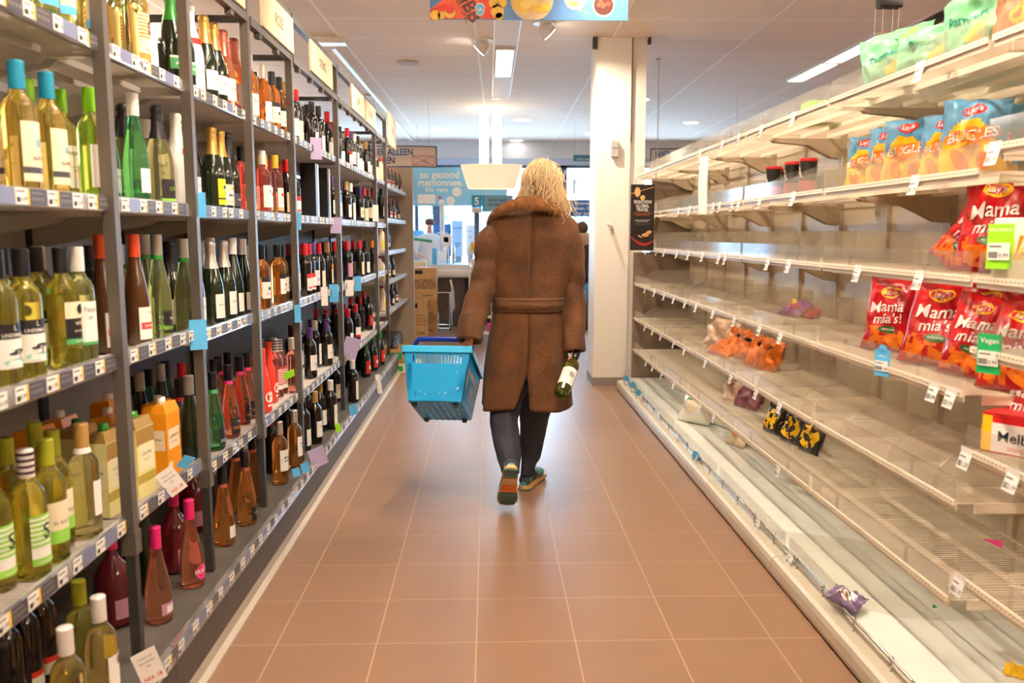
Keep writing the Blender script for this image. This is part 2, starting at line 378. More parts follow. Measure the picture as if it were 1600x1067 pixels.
# service channel in which the aisle lights sit
chm = mat('channel_panel', S(222, 212, 202), .6)
t = thing('light_channel', 'flush panel channel running between the aisle strip lights', 'ceiling panel', (cx, 7, CEIL-.008), world=True)
for a_, b_ in ((6.37, 7.70), (9.02, 10.4), (2.8, 4.95)): MB().box(cx-.1, cx+.1, a_, b_, CEIL-.008, CEIL-.001).build('panel', chm, t)
m = MB()
for s_ in (-1, 1): m.box(cx+s_*.105-.006, cx+s_*.105+.006, 2.8, 10.4, CEIL-.012, CEIL-.001)
m.build('edge_rail', lum_w, t)
k = 0
for side, x, d in SPOTS:
    sgn = -1 if side == 'L' else 1
    lab = 'round ceiling spot aimed at the %s' % ('wine shelves' if side == 'L' else 'empty shelves')
    vis = d > 6
    lab += ', the one just beyond the banner' if vis else ', %s of its row from the camera' % ORD[int((d-.3)//1.6)]
    t = thing('spot_lamp', lab, 'spotlight', (x, d, CEIL-.02), 'adjustable spots in the ceiling', world=True)
    MB().lathe([(.085, -.012), (.09, -.006), (.09, -.001)], 24, c=(x, d, CEIL), cap1=False).build('trim_ring', lum_w, t)
    ax = Vector((-sgn*.75, -.25, .7)).normalized()     # axis of the head, pointing up and away from its beam
    Q = Vector((0, 0, 1)).rotation_difference(ax).to_matrix().to_4x4(); T = Matrix.Translation((x, d, CEIL-.045)) @ Q
    hm = MB().lathe([(.068, -.062), (.072, -.06), (.058, .0), (.03, .035), (.012, .04)], 22, M=T); hm.build('lamp_head', lum_w, t)
    MB().lathe([(.001, -.0655), (.058, -.0655), (.058, -.0625), (.001, -.0625)], 20, M=T, cap0=False, cap1=False).build('lamp_glass', lampspot, t)
downs = [(1000, 155), (1080, 191), (815, 187), (688, 203), (925, 208), (807, 219), (1025, 225), (905, 232), (750, 232)]
for i, (px, py) in enumerate(downs):
    p = atZ(px, py, CEIL)
    t = thing('downlight', 'round lit downlight in the far ceiling, %s from left' % ORD[sorted(d_[0] for d_ in downs).index(px)], 'downlight', (p.x, p.y, CEIL-.01), 'round downlights in the far ceiling', world=True)
    MB().lathe([(.11, -.008), (.125, -.012), (.13, -.001)], 24, c=(p.x, p.y, CEIL), cap0=False, cap1=False).build('ring', lum_w, t)
    MB().lathe([(.001, -.006), (.11, -.006), (.11, -.003), (.001, -.003)], 20, c=(p.x, p.y, CEIL)).build('lens', mat('lit_downlight', (1, 1, 1, 1), .4, emit=(1, .93, .84, 1), es=9), t)
for (px, py, lab) in ((637, 97, 'flat round grey speaker disc in the ceiling over the wine shelves'), (573, 148, 'small round ceiling detector beyond the speaker disc')):
    p = atZ(px, py, CEIL); r = .11 if px == 637 else .06
    tag(MB().lathe([(r*.7, -.02), (r, -.014), (r, -.001)], 24, c=(p.x, p.y, CEIL)).build('ceiling_disc', mat('disc_grey', S(190, 182, 174), .6)), lab, 'ceiling speaker')
p = atZ(512, 60, CEIL)
tag(MB().rbox(p.x-.16, p.x+.16, p.y-.07, p.y+.07, CEIL-.05, CEIL-.001, .01).build('ceiling_sensor', white), 'white sensor box on the ceiling at the start of the left track', 'sensor')
# left lighting track
m = MB(); a = atZ(521, 71, CEIL); c = atZ(649, 224, CEIL)
m.box(-.02, .02, 0, (c-a).length, -.03, 0)
o = m.build('ceiling_track', lum_w); o.location = (a.x, a.y, CEIL-.001); o.rotation_euler[2] = math.atan2(-(c.x-a.x), c.y-a.y); tag(o, 'long white lighting track along the left ceiling', 'track')
p = atZ(970, 213, CEIL)
# black vent strip over the top shelf on the right
m = MB(); a = atZ(1445, 38, CEIL); c = atZ(1535, -10, CEIL); ln = 2.2; dirv = (c-a).normalized(); nx = Vector((-dirv.y, dirv.x, 0))*.07
m.add([a-nx, a+nx, a+nx+dirv*ln, a-nx+dirv*ln]+[q+Vector((0, 0, -.012)) for q in (a-nx, a+nx, a+nx+dirv*ln, a-nx+dirv*ln)], [(0,1,2,3),(4,7,6,5),(0,4,5,1),(1,5,6,2),(2,6,7,3),(3,7,4,0)])
for k in range(22):
    q = a+dirv*(.05+k*.1); m.add([q-nx*.9+Vector((0, 0, -.013)), q+nx*.9+Vector((0, 0, -.013)), q+nx*.9+dirv*.03+Vector((0, 0, -.02)), q-nx*.9+dirv*.03+Vector((0, 0, -.02))], [(0, 1, 2, 3)], 1)
o = m.build('ceiling_vent', [mat('vent_dark', S(60, 55, 52), .6), mat('vent_slat', S(105, 98, 92), .5)]); o.location.z = -.001; tag(o, 'long dark slatted vent in the ceiling above the nappy packs', 'vent')
# small camera hanging at the top right
p = atY(1390, 3, 4.3)
t = thing('ceiling_camera', 'small dark camera hanging at the top edge above the nappy packs', 'camera', (p.x, p.y, p.z), world=True)
MB().cyl((p.x, p.y, p.z), (p.x, p.y, CEIL), .01).build('stem', white, t)
MB().rbox(p.x-.06, p.x+.06, p.y-.03, p.y+.03, p.z-.03, p.z+.03, .01).build('housing', black, t)
m = MB()
for k, dz in ((-.07, .16), (-.03, .12), (.02, .19), (.05, .1)): m.cyl((p.x+k, p.y, p.z-.03), (p.x+k, p.y, p.z-.03-dz), .0015, 5)
m.build('tag_thread', white, t)

# ------------------------------------------------------------------ hanging snack banner
DB = 4.15
a = atY(672, 30, DB); c = atY(981, 30, DB); zb = a.z; x0, x1 = a.x, c.x; H = .6
t = thing('snack_banner', 'blue hanging banner with ribbed crisps bag, chips bowl and cola', 'banner', ((x0+x1)/2, DB, zb), world=True)
bm_ = mat('banner_blue', S(70, 118, 172), .45, var=.12, vscale=5); bor = mat('banner_orange', S(228, 92, 52), .45, var=.12, vscale=9)
bred = mat('banner_red', S(215, 60, 40), .45, var=.2, vscale=14); byel = mat('banner_yellow', S(250, 205, 90), .5, var=.1, vscale=30); byel2 = mat('banner_pale_yellow', S(255, 228, 135), .5)
bbrown = mat('banner_brown', S(70, 25, 18), .4); bcream = mat('banner_bowl', S(235, 205, 165), .5)
MB().box(x0, x1, DB, DB+.006, zb, zb+H).build('panel', bm_, t)
def UV(px, py):
    q = atY(px, py, DB); return (q.x, q.z)
m = MB(); y = DB-.001
def flat(pts, mi, lift=0): m.poly([(p_[0], y-lift, p_[1]) for p_ in pts], mi)
def disc(px, py, r, mi, lift=0, n=24, sy=1):
    cxx, czz = UV(px, py); R_ = r*4.2/F; flat([(cxx+R_*math.cos(2*PI*k/n), czz+sy*R_*math.sin(2*PI*k/n)) for k in range(n)], mi, lift)
P_ = lambda *l: [UV(*q) for q in l]
flat(P_((672, 29.5), (776, 29.5), (755, -20), (735, -35), (672, 15)), 0)
flat(P_((672, 29.5), (713, 29.5), (697, 5), (690, 7), (672, 16)), 1, .0006)
flat(P_((742, -20), (760, -20), (776, 29.5), (757, 29.5)), 1, .0006)
for q in ((680, 27, 9), (690, 24, 6), (703, 20, 10), (777, 18, 13), (784, 4, 9), (771, 5, 8), (780, 28, 6)): 
    disc(q[0], min(q[1], 29-q[2]*.55), q[2]*.6+2, 2, .0012)
disc(703, 14, 7, 1, .0016); 
cx_, cz_ = UV(831, -2); R_ = 32*4.2/F
flat([(cx_+R_*math.cos(a_), max(cz_+R_*math.sin(a_), zb+.0005)) for a_ in [PI+PI*k/20 for k in range(21)]]+[UV(863, -30), UV(799, -30)], 4, .0003)
random.seed(3)
for k in range(26): disc(831+random.uniform(-24, 24), random.uniform(-25, 17), random.uniform(5, 9), 2 if k % 3 else 3, .0008+k*.00008, 12, .75)
disc(899, -3, 17, 4, .0003)
for k in range(12): disc(899+random.uniform(-10, 10), random.uniform(-12, 7), 3.5, 2+k % 2, .0008+k*.00006, 10)
disc(907, 16, 2.4, 2, .0004, 10, .7); disc(916, 20, 2.6, 2, .0004, 10, .7)
disc(943, 9, 16.2, 4, .0003); disc(943, 8, 14.5, 5, .0006)
for k in range(8): disc(943+random.uniform(-8, 8), 5+random.uniform(-8, 10), 3.2, 1, .0009+k*.00004, 8)
m.build('printed_picture', [bor, bred, byel, byel2, bcream, bbrown], t)
m = MB(); ang = math.radians(-63)
def tf(px, py, L=.002):
    q = atY(px, py, DB); u = Vector((math.cos(ang), 0, math.sin(ang))); v = Vector((-math.sin(ang), 0, math.cos(ang)))
    return lambda a_, b_: Vector((q.x, DB-L, q.z))+u*a_+v*b_
m.text('RIBB', .088, tf(731, 7), 0, .02); m.text('NATUREL', .030, tf(722, 16), 0, .0); m.text('PAPRIKA', .018, tf(729.5, 4), 0)
m.build('lettering', mat('banner_dark_print', S(70, 30, 30), .5), t)
m = MB(); q = atY(750, 15, DB)
hexa = [(-.026, .012), (-.012, .03), (.012, .03), (.026, .012), (.018, -.02), (0, -.034), (-.018, -.02)]
m.poly([(q.x+a_, DB-.0022, q.z+b_) for a_, b_ in hexa], 0); m.poly([(q.x+a_*.8, DB-.0028, q.z+b_*.8) for a_, b_ in hexa], 1); m.text('ah', .028, lambda a_, b_: Vector((q.x+a_, DB-.0034, q.z+b_)), 0, .02)
m.build('shop_emblem', [paper, lblue], t)
m = MB()
for xx in (x0+.08, x1-.08): m.cyl((xx, DB+.003, zb+H), (xx, DB+.003, CEIL), .0015, 5)
m.build('wire', chrome, t)
# ================================================================== LEFT: WINE SHELVING
XP, XS = -.975, -.99              # post plane, shelf front plane
BAYS = [.85, 2.19, 2.79, 3.48, 4.22, 5.46, 7.25, 8.0, 10.0]
BW = ['nearest', 'second', 'third', 'fourth', 'fifth', 'sixth', 'seventh', 'end']
SHZ = {'top': [1.835]*7, 'upper': [1.44]*7, 'middle': [1.03, 1.03, 1.015, 1.01, 1.005, 1.005, 1.0], 'lower': [.585, .585, .545, .54, .52, .515, .515], 'bottom': [.19]*7}
BEER = [('top', 1.83), ('upper', 1.50), ('middle', 1.18), ('lower', .89), ('low', .59), ('bottom', .27)]
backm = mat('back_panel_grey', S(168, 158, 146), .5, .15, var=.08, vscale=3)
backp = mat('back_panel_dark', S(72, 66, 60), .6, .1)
deckm = mat('deck_dark', S(76, 72, 67), .55, var=.25, vscale=7, bump=.1)
kickm = mat('kick_dark', S(72, 66, 58), .5, var=.12, vscale=25)
kickl = mat('kick_light', S(176, 166, 152), .5, var=.06)
whiteshelf = mat('pale_shelf', S(206, 198, 190), .4, .05, var=.04)
SGNW = wood_mat('pale_birch_sign', S(222, 190, 142), S(246, 222, 178), (4, 30, 1.2), .5, .05)
pl_rng = random.Random(11)
def labels_on_strip(par, ya, yb, x, z, lean=.012, h=.036, right=False):
    y = ya+.02
    while y < yb-.075:
        wd = pl_rng.choice((.04, .045)); zz0, zz1 = z+.003, z+.003+h
        def q(m, y0, y1, mi, e=0): m.quad((x-e+.0012+.001, y0, zz0), (x-e+.0022, y1, zz0), (x-e+.0022-lean*0, y1, zz1), (x-e+.0022, y0, zz1), mi)
        m = MB(); X0 = x+.0022
        m.box(x+.0008, X0, y, y+wd, zz0, zz1)
        for k in range(7): m.box(X0, X0+.0004, y+.004+k*.0018, y+.005+k*.0018, zz0+.004, zz0+.015, 1)
        m.box(X0, X0+.0004, y+.003, y+wd-.01, zz1-.009, zz1-.005, 2)
        if h > .03: m.text(pl_rng.choice(['2.99', '4.49', '5.79', '3.99', '6.49', '4.99']), .015, lambda u, v: Vector((X0+.0006, y+wd*.68+u, zz0+.011+v)), 1)
        m.build('price_label', [paper, ink, greyink], par); y += wd
        r = pl_rng.random()
        if r < .55:
            m = MB(); m.box(x+.0006, x+.0018, y, y+.009, zz0, zz1, 0); cw = pl_rng.choice((.06, .07))
            m.box(x+.0006, x+.0018, y+.009, y+.009+cw, zz0, zz1, 1)
            for k in range(4):
                c_ = y+.02+k*.013; m.poly([(x+.0024, c_+.0045*math.cos(a_), z+.016+.0045*math.sin(a_)) for a_ in [2*PI*j_/8 for j_ in range(8)]], 2)
            m.box(x+.0018, x+.0024, y+.014, y+.009+cw*.75, zz1-.010, zz1-.007, 2)
            m.build('info_card', [yellow, dgrey, greyink], par); y += .012+cw
        elif r < .8:
            cw = .07; MB().box(x+.0006, x+.0016, y, y+cw, zz0, zz1).build('info_card', bluegrey, par); y += cw+.004
        else: y += .03
UNITS = []
for i in range(7):
    ya, yb, pc = BAYS[i]+.0245, BAYS[i+1]+.0245, BAYS[i+1]; g = 'wine shelving bays'
    u = thing('shelving_bay', '%s dark metal wine shelving bay%s' % (BW[i], ', counted from the camera' if i else ', cut by the left edge of the photo'), 'shelving', (-1.25, (ya+yb)/2, 0), g, world=True); UNITS.append(u)
    # post at the far end of the bay, standing on the deck, with its sleeve and darker foot
    m = MB(); sl = .53
    m.box(XP-.016, XP+.016, pc-.015, pc+.015, sl, 2.44); m.build('post', post_m, u)
    MB().box(XP-.0135, XP+.0135, pc-.0125, pc+.0125, .191, sl).build('post_foot', post_d, u)
    MB().box(XP-.020, XP+.020, pc-.019, pc+.019, sl-.035, sl+.03).build('post_sleeve', post_m, u)
    # rails over the top and the rear rail
    m = MB(); m.box(XP-.015, XP+.015, ya+.02, yb-.02, 2.40, 2.435); m.build('top_rail', post_m, u)
    m = MB(); m.box(XP-.015, XP+.015, ya+.02, yb-.02, 2.20, 2.235)
    for k in range(int((yb-ya)/.3)): m.box(XP-.012, XP+.012, ya+.15+.3*k, ya+.19+.3*k, 2.18, 2.20)
    m.build('sign_rail', post_m, u)
    m = MB(); m.box(-1.50, XP-.02, pc-.012, pc+.012, 2.20, 2.225); m.box(-1.52, -1.50, pc-.02, pc+.02, 0.19, 2.24); m.build('cross_rail', post_d, u)
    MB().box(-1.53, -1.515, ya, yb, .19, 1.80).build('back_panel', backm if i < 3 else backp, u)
    MB().box(-1.51, -.90, ya, yb, .165, .19).build('base_deck', deckm, u)
    MB().box(-.90, -.885, ya+.002, yb-.002, .05, .165).build('kick_plate', kickm, u)
    MB().prism([(-.895, ya, 0), (-.862, ya, 0), (-.862, ya, .006), (-.884, ya, .012), (-.884, ya, .05), (-.895, ya, .05)], (0, yb-ya, 0)).build('kick_trim', kickl, u)
    st = MB().prism([(-.900, ya+.004, .165), (-.884, ya+.004, .165), (-.878, ya+.004, .168), (-.886, ya+.004, .212), (-.90, ya+.004, .214)], (0, yb-ya-.008, 0)).build('price_strip', acrys, u)
    MB().box(-.888, -.8865, ya+.005, yb-.005, .17, .21).build('strip_backing', mat('strip_backing', S(150, 148, 158), .5), st)
    labels_on_strip(st, ya, yb, -.883, .168)
    for nm in ('top', 'upper', 'middle', 'lower'):
        z = SHZ[nm][i]; m = MB(); wire = (nm == 'top' and i < 2) or (nm == 'lower' and i < 3)
        fx, bx = XS+.0, -1.50
        if wire:
            n = int((yb-ya-.04)/.0135)
            for k in range(n+1): yy = ya+.02+(yb-ya-.04)*k/n; m.box(bx, fx, yy-.0022, yy+.0022, z-.005, z)
            for xx in (fx-.006, fx-.14, fx-.28, fx-.40, bx): m.box(xx, xx+.005, ya+.02, yb-.02, z-.024 if xx not in (bx,) else z-.01, z-.006)
            m.box(bx+.01, fx, ya+.016, ya+.022, z-.03, z-.002); m.box(bx+.01, fx, yb-.022, yb-.016, z-.03, z-.002)
        else:
            m.box(bx, fx, ya+.012, yb-.012, z-.022, z)
            m.box(bx, fx, ya+.012, ya+.016, z-.035, z-.022); m.box(bx, fx, yb-.016, yb-.012, z-.035, z-.022)
        s_ = m.build('shelf', whiteshelf if not wire or nm == 'lower' else shelfm, u)
        for yy in (ya+.026, yb-.030):
            MB().prism([(bx-.01, yy, z-.03), (fx-.12, yy, z-.03), (fx-.14, yy, z-.05), (bx-.01, yy, z-.13)], (0, .004, 0)).build('bracket', shelfm, s_)
        MB().prism([(XS, ya+.022, z-.026), (XS+.012, ya+.022, z-.026), (XS+.016, ya+.022, z-.022), (XS+.008, ya+.022, z+.018), (XS, ya+.022, z+.02)], (0, yb-ya-.044, 0)).build('price_strip', acrys, s_)
        MB().box(XS+.004, XS+.006, ya+.024, yb-.024, z-.022, z+.016).build('strip_backing', MATS['strip_backing'], s_)
        labels_on_strip(s_, ya+.02, yb-.02, XS+.0145, z-.022, h=.034)
    # the small blocks under the sign rail are part of the bay
# end unit with beer: closer shelves, beige end panel
i = 7; ya, yb = 8.026, 10.0
u = thing('shelving_bay', 'end beer shelving bay with six closely set shelves and no front posts', 'shelving', (-1.25, 9, 0), 'wine shelving bays', world=True)
MB().box(-1.53, -1.515, ya, yb, .19, 2.1).build('back_panel', backm, u)
MB().box(-1.51, -1.06, ya, yb, .165, .19).build('base_deck', deckm, u)
MB().box(-1.06, -1.045, ya, yb, .0, .165).build('kick_plate', kickm, u)
for nm, z in BEER[:-1]:
    s_ = MB().box(-1.50, XS, ya+.02, yb-.02, z-.03, z).build('shelf', whiteshelf, u)
    MB().box(XS, XS+.012, ya+.02, yb-.02, z-.028, z+.012).build('price_strip', MATS['strip_backing'], s_)
    labels_on_strip(s_, ya+.02, yb-.02, XS+.012, z-.026, h=.032)
    for yy in (ya+.03, ya+1.0, yb-.05): MB().prism([(-1.50, yy, z-.03), (XS-.08, yy, z-.03), (-1.50, yy, z-.16)], (0, .004, 0)).build('bracket', shelfm, s_)
endp = MB().box(-1.9, -.90, 10.03, 10.09, 0, 2.14)
tag(endp.build('end_panel', mat('end_panel_beige', S(176, 156, 134), .6, var=.04)), 'tall plain beige end panel closing the wine shelving', 'panel')

# wooden category signs between the two upper rails
def wsign(px0, px1, txt, lab, z0=2.235, z1=2.40, x=XP+.012, sz=.072):
    y0, y1 = depth_at(px0, x, 2.3), depth_at(px1, x, 2.3)
    t = thing('category_sign', lab, 'sign', (x, (y0+y1)/2, z0), 'wooden category signs on the wine shelving', world=True)
    MB().box(x, x+.012, y0, y1, z0, z1).build('board', SGNW, t)
    if txt: MB().text(txt, sz, lambda a_, b_: Vector((x+.0128, (y0+y1)/2+a_, (z0+z1)/2+b_)), 0, .006, sx=.85).build('lettering', mat('sign_print', S(96, 76, 54), .6), t)
wsign(300, 378, 'FRUITIG', 'pale wooden sign cut by the top edge, nearest over the wine shelves')
wsign(406, 455, 'ROSÉ', 'pale wooden sign reading ROSÉ between the upper rails')
wsign(483, 517, 'STEVIG', 'pale wooden sign reading STEVIG between the upper rails')
wsign(547, 567, 'SOEPEL', 'pale wooden sign beyond STEVIG, left one of the close pair')
wsign(570, 585, 'ZACHT', 'pale wooden sign beyond STEVIG, right one of the close pair')
wsign(605, 617, 'BIER', 'narrow cream sign at the far end past the last post', 2.2, 2.5, XP+.03, .07)

# ------------------------------------------------------------------ bottles
def glass(name, col, rough=.02, tr=.95): return mat(name, col, rough, trans=tr, ior=1.36)
G_pale = glass('glass_pale_yellow', (.98, .92, .48, 1)); G_amber = glass('glass_golden', (1, .78, .26, 1)); G_olive = glass('glass_olive_yellow', (.88, .82, .18, 1))
G_green = glass('glass_bright_green', (.22, .82, .36, 1)); G_lime = glass('glass_lime', (.80, .88, .42, 1)); G_rose = glass('glass_rose', (1, .42, .24, 1), tr=.93)
G_pink = glass('glass_pink', (1, .38, .30, 1), tr=.93); G_orange = glass('glass_orange_rose', (1, .46, .12, 1), tr=.93); G_teal = glass('glass_teal', (.12, .62, .55, 1))
D_wine = mat('glass_black_wine', (.010, .007, .006, 1), .06, coat=.3); D_green = mat('glass_black_green', (.008, .014, .006, 1), .06, coat=.3); D_brown = mat('glass_dark_brown', (.05, .018, .006, 1), .06, coat=.3)
D_red = mat('dark_rose_wine', (.10, .008, .012, 1), .06, coat=.3); O_white = mat('white_sleeve_bottle', S(240, 236, 232), .3); O_coral = mat('coral_bottle', S(222, 62, 45), .25)
O_blue = mat('dark_blue_bottle', S(20, 40, 70), .15)
capc = {}
def cap(n, r, g, b_, metal=.2, rough=.32): capc[n] = mat('capsule_'+n, S(r, g, b_), rough, metal); return capc[n]
cap('teal', 15, 120, 150); cap('lime', 120, 190, 20); cap('olive', 158, 165, 40); cap('green', 40, 120, 40); cap('white', 232, 228, 222); cap('black', 22, 20, 22); cap('orange_red', 200, 70, 35)
cap('grey', 160, 155, 145, .5); cap('gold', 205, 165, 90, .8); cap('silver', 205, 198, 188, .8); cap('yellow', 225, 185, 60); cap('red', 190, 25, 35); cap('purple', 85, 50, 115); cap('brown', 95, 55, 45)
cap('pink', 215, 35, 110); cap('rose_foil', 190, 105, 85, .6); cap('navy', 30, 40, 90); cap('amber', 225, 120, 30); cap('ochre', 178, 140, 80)
band_pink = mat('band_pink', S(215, 50, 120), .4); band_green = mat('band_green', S(60, 150, 90), .4); stripeb = mat('cap_stripe', S(50, 25, 40), .4)
PROF = {
 'bordeaux': ([(.001, .006), (.026, .002), (.0345, .004), (.037, .012), (.037, .10), (.037, .182), (.0355, .196), (.030, .210), (.021, .222), (.0155, .234), (.014, .25), (.0138, .285)], .235, .297),
 'burgundy': ([(.001, .006), (.028, .002), (.038, .004), (.0405, .013), (.0405, .13), (.0385, .155), (.032, .182), (.024, .208), (.018, .226), (.0145, .245), (.0142, .285)], .232, .298),
 'champagne': ([(.001, .008), (.030, .002), (.0405, .005), (.0435, .015), (.0435, .135), (.041, .16), (.034, .19), (.0255, .218), (.019, .24), (.0165, .262), (.0165, .30)], .215, .318),
 'flute': ([(.001, .006), (.026, .002), (.034, .004), (.037, .012), (.037, .125), (.035, .15), (.029, .185), (.0225, .22), (.017, .25), (.014, .272), (.0138, .31)], .262, .328),
 'skittle': ([(.001, .006), (.026, .002), (.036, .004), (.0385, .012), (.0385, .08), (.0365, .11), (.031, .145), (.024, .18), (.018, .21), (.0145, .235), (.0138, .285)], .232, .298),
 'beer': ([(.001, .004), (.022, .002), (.029, .004), (.0305, .01), (.0305, .13), (.027, .15), (.018, .175), (.0135, .20), (.0125, .222)], .212, .228),
 'squat': ([(.001, .006), (.045, .003), (.055, .006), (.0575, .016), (.0575, .13), (.052, .16), (.038, .185), (.022, .205), (.0155, .222), (.015, .262)], .232, .27)}
def rad_at(prof, z):
    for (r0, z0), (r1, z1) in zip(prof[1:], prof[2:]):
        if z0 <= z <= z1 and z1 > z0: return r0+(r1-r0)*(z-z0)/(z1-z0)
    return prof[-1][0]
def patch(m, r, z0, z1, a0, a1, mi=0, n=14):
    vs = []; 
    for k in range(n+1):
        a = a0+(a1-a0)*k/n; vs += [(r*math.cos(a), r*math.sin(a), z0), (r*math.cos(a), r*math.sin(a), z1)]
    m.add(vs, [(2*k, 2*k+2, 2*k+3, 2*k+1) for k in range(n)], mi, True)
BK = {}
def bottle_proto(kind, name, cat, shape, body, capm, z0=None, lab=None, texts=(), capz=None, ringm=None, stripes=None, neck=None, seg=22, extra=None, hscale=1.0, capstripe=False):
    """lab: list of (z0, z1, half angle in degrees, material); texts: (string, size, z, material)"""
    prof, cz, ct = PROF[shape]; cz = capz or cz
    prof = [(r, z*hscale) for r, z in prof]; cz *= hscale; ct *= hscale
    o = thing(name, kind, cat); o['_proto'] = 1
    MB().lathe(prof, seg).build('glass_body' if body not in (O_white, O_coral) else 'body', body, o)
    if capm is not None:
        m = MB(); ro = lambda z: rad_at(prof, z)+.0012
        if shape == 'champagne':
            m.lathe([(ro(cz), cz), (ro(cz+.03), cz+.03), (ro(cz+.055), cz+.055), (.0175, ct-.045), (.0195, ct-.038), (.0165, ct-.030), (.0195, ct-.020), (.0195, ct-.008), (.015, ct), (.001, ct+.001)], seg, cap0=False)
        elif shape == 'beer':
            m.lathe([(.0135, cz+.004), (.0145, cz+.006), (.0140, ct), (.001, ct+.001)], seg, cap0=False)
        else:
            zs = [cz+(ct-cz)*k/6 for k in range(6)]; r0 = ro(cz)+.0006
            m.lathe([(r0, cz)]+[(r0 if k % 2 else r0+.0003, z) for k, z in enumerate(zs[1:])]+[(r0, ct-.006), (r0+.0006, ct-.003), (r0-.001, ct), (.001, ct)], seg, cap0=False)
            if capstripe:
                for k in range(4): m.lathe([(r0+.0009, cz+.008+k*.014), (r0+.0009, cz+.014+k*.014)], seg, 1, cap0=False, cap1=False)
        co = m.build('capsule', [capm, stripeb], o)
        if ringm is not None: MB().lathe([(ro(cz-.012)+.0004, cz-.013), (ro(cz)+.0012, cz+.001)], seg, cap0=False, cap1=False).build('neck_band', ringm, o)
    if lab:
        m = MB(); mats = []; 
        for k, (a, b_, half, mm) in enumerate(lab):
            if mm not in mats: mats.append(mm)
            rr = max(rad_at(prof, a*hscale), rad_at(prof, b_*hscale)); patch(m, rr+.0005+.00012*k, a*hscale, b_*hscale, -math.radians(half), math.radians(half), mats.index(mm), 10)
        rr = rad_at(prof, .06)+.0022
        for tx in texts:
            if tx[3] not in mats: mats.append(tx[3])
            m.text(tx[0], tx[1], (lambda rr, z: lambda u, v: Vector((rr*math.cos(u/rr), rr*math.sin(u/rr), z+v)))(rr, tx[2]), mats.index(tx[3]), .006 if len(tx) < 5 else tx[4])
        if extra: extra(m, mats, rr)
        m.build('label', mats, o)
    if neck:
        m = MB(); rn = rad_at(prof, neck[0])+.0008; patch(m, rn, neck[0], neck[1], -1.2, 1.2); m.build('neck_label', neck[2], o)
    return o
lb_blue = mat('label_teal_print', S(70, 150, 185), .5); lb_green = mat('label_green', S(70, 150, 90), .5); lb_lgreen = mat('label_light_green', S(140, 200, 75), .5); lb_orange = mat('label_orange', S(235, 140, 70), .5)
lb_yel = mat('label_yellow', S(238, 215, 40), .5); lb_black = mat('label_black', S(28, 26, 30), .4); lb_red = mat('label_red', S(205, 40, 40), .5); lb_pink = mat('label_pink', S(232, 60, 140), .5); lb_plum = mat('label_plum', S(120, 45, 70), .5); lb_mauve = mat('label_mauve', S(195, 140, 165), .5); lb_aqua = mat('label_aqua', S(140, 205, 195), .5); lb_sand = mat('label_sand', S(196, 170, 120), .5)
def tree_art(m, mats, rr):
    for mm in (lb_blue,): 
        if mm not in mats: mats.append(mm)
    for k in range(14):
        a = k*2.4; r = .009*math.sqrt(k/14)+.001; u, z = r*math.cos(a)*1.1, .118+r*math.sin(a)
        m.poly([(rr*math.cos((u+.0022*math.cos(t_))/rr), rr*math.sin((u+.0022*math.cos(t_))/rr), z+.0022*math.sin(t_)) for t_ in [2*PI*j/7 for j in range(7)]], mats.index(lb_blue))
def blot(mm, u0, z0, r, n=14):
    def f(m, mats, rr):
        if mm not in mats: mats.append(mm)
        m.poly([((rr)*math.cos((u0+r*math.cos(t_))/rr), rr*math.sin((u0+r*math.cos(t_))/rr), z0+r*math.sin(t_)) for t_ in [2*PI*j/n for j in range(n)]], mats.index(mm))
    return f
def acacia(m, mats, rr):
    for mm in (ink, lb_aqua):
        if mm not in mats: mats.append(mm)
    f = lambda u, z: (rr*math.cos(u/rr), rr*math.sin(u/rr), z)
    def el(u0, z0, a, b_, mi): m.poly([f(u0+a*math.cos(t), z0+b_*math.sin(t)) for t in [2*PI*j/12 for j in range(12)]], mi)
    A, K = mats.index(lb_aqua), mats.index(ink)
    el(0, .058, .030, .008, A); el(.008, .082, .016, .0045, K); el(-.008, .077, .01, .003, K); m.poly([f(.007, .062), f(.010, .062), f(.010, .08), (f(.0075, .08))], K)
def twoblots(m, mats, rr): blot(lb_red, -.010, .108, .0085)(m, mats, rr); blot(lb_red, .011, .108, .0085)(m, mats, rr)
WL = lambda a=.04, b_=.13, h=62, mm=None: [(a, b_, h, mm or paper)]
stripes_g = [(.045, .150, 55, paper)]+[(.150-.011*k-.006, .150-.011*k, 55, lb_lgreen) for k in range(7)]+[(.035, .052, 55, lb_lgreen)]
stripes_o = [(.050, .165, 60, cream)]+[(.160-.010*k-.005, .160-.010*k, 60, lb_orange) for k in range(7)]+[(.035, .052, 60, lb_orange)]
stripes_r = [(.045, .150, 50, paper)]+[(.150-.011*k-.005, .150-.011*k, 50, lb_red) for k in range(8)]
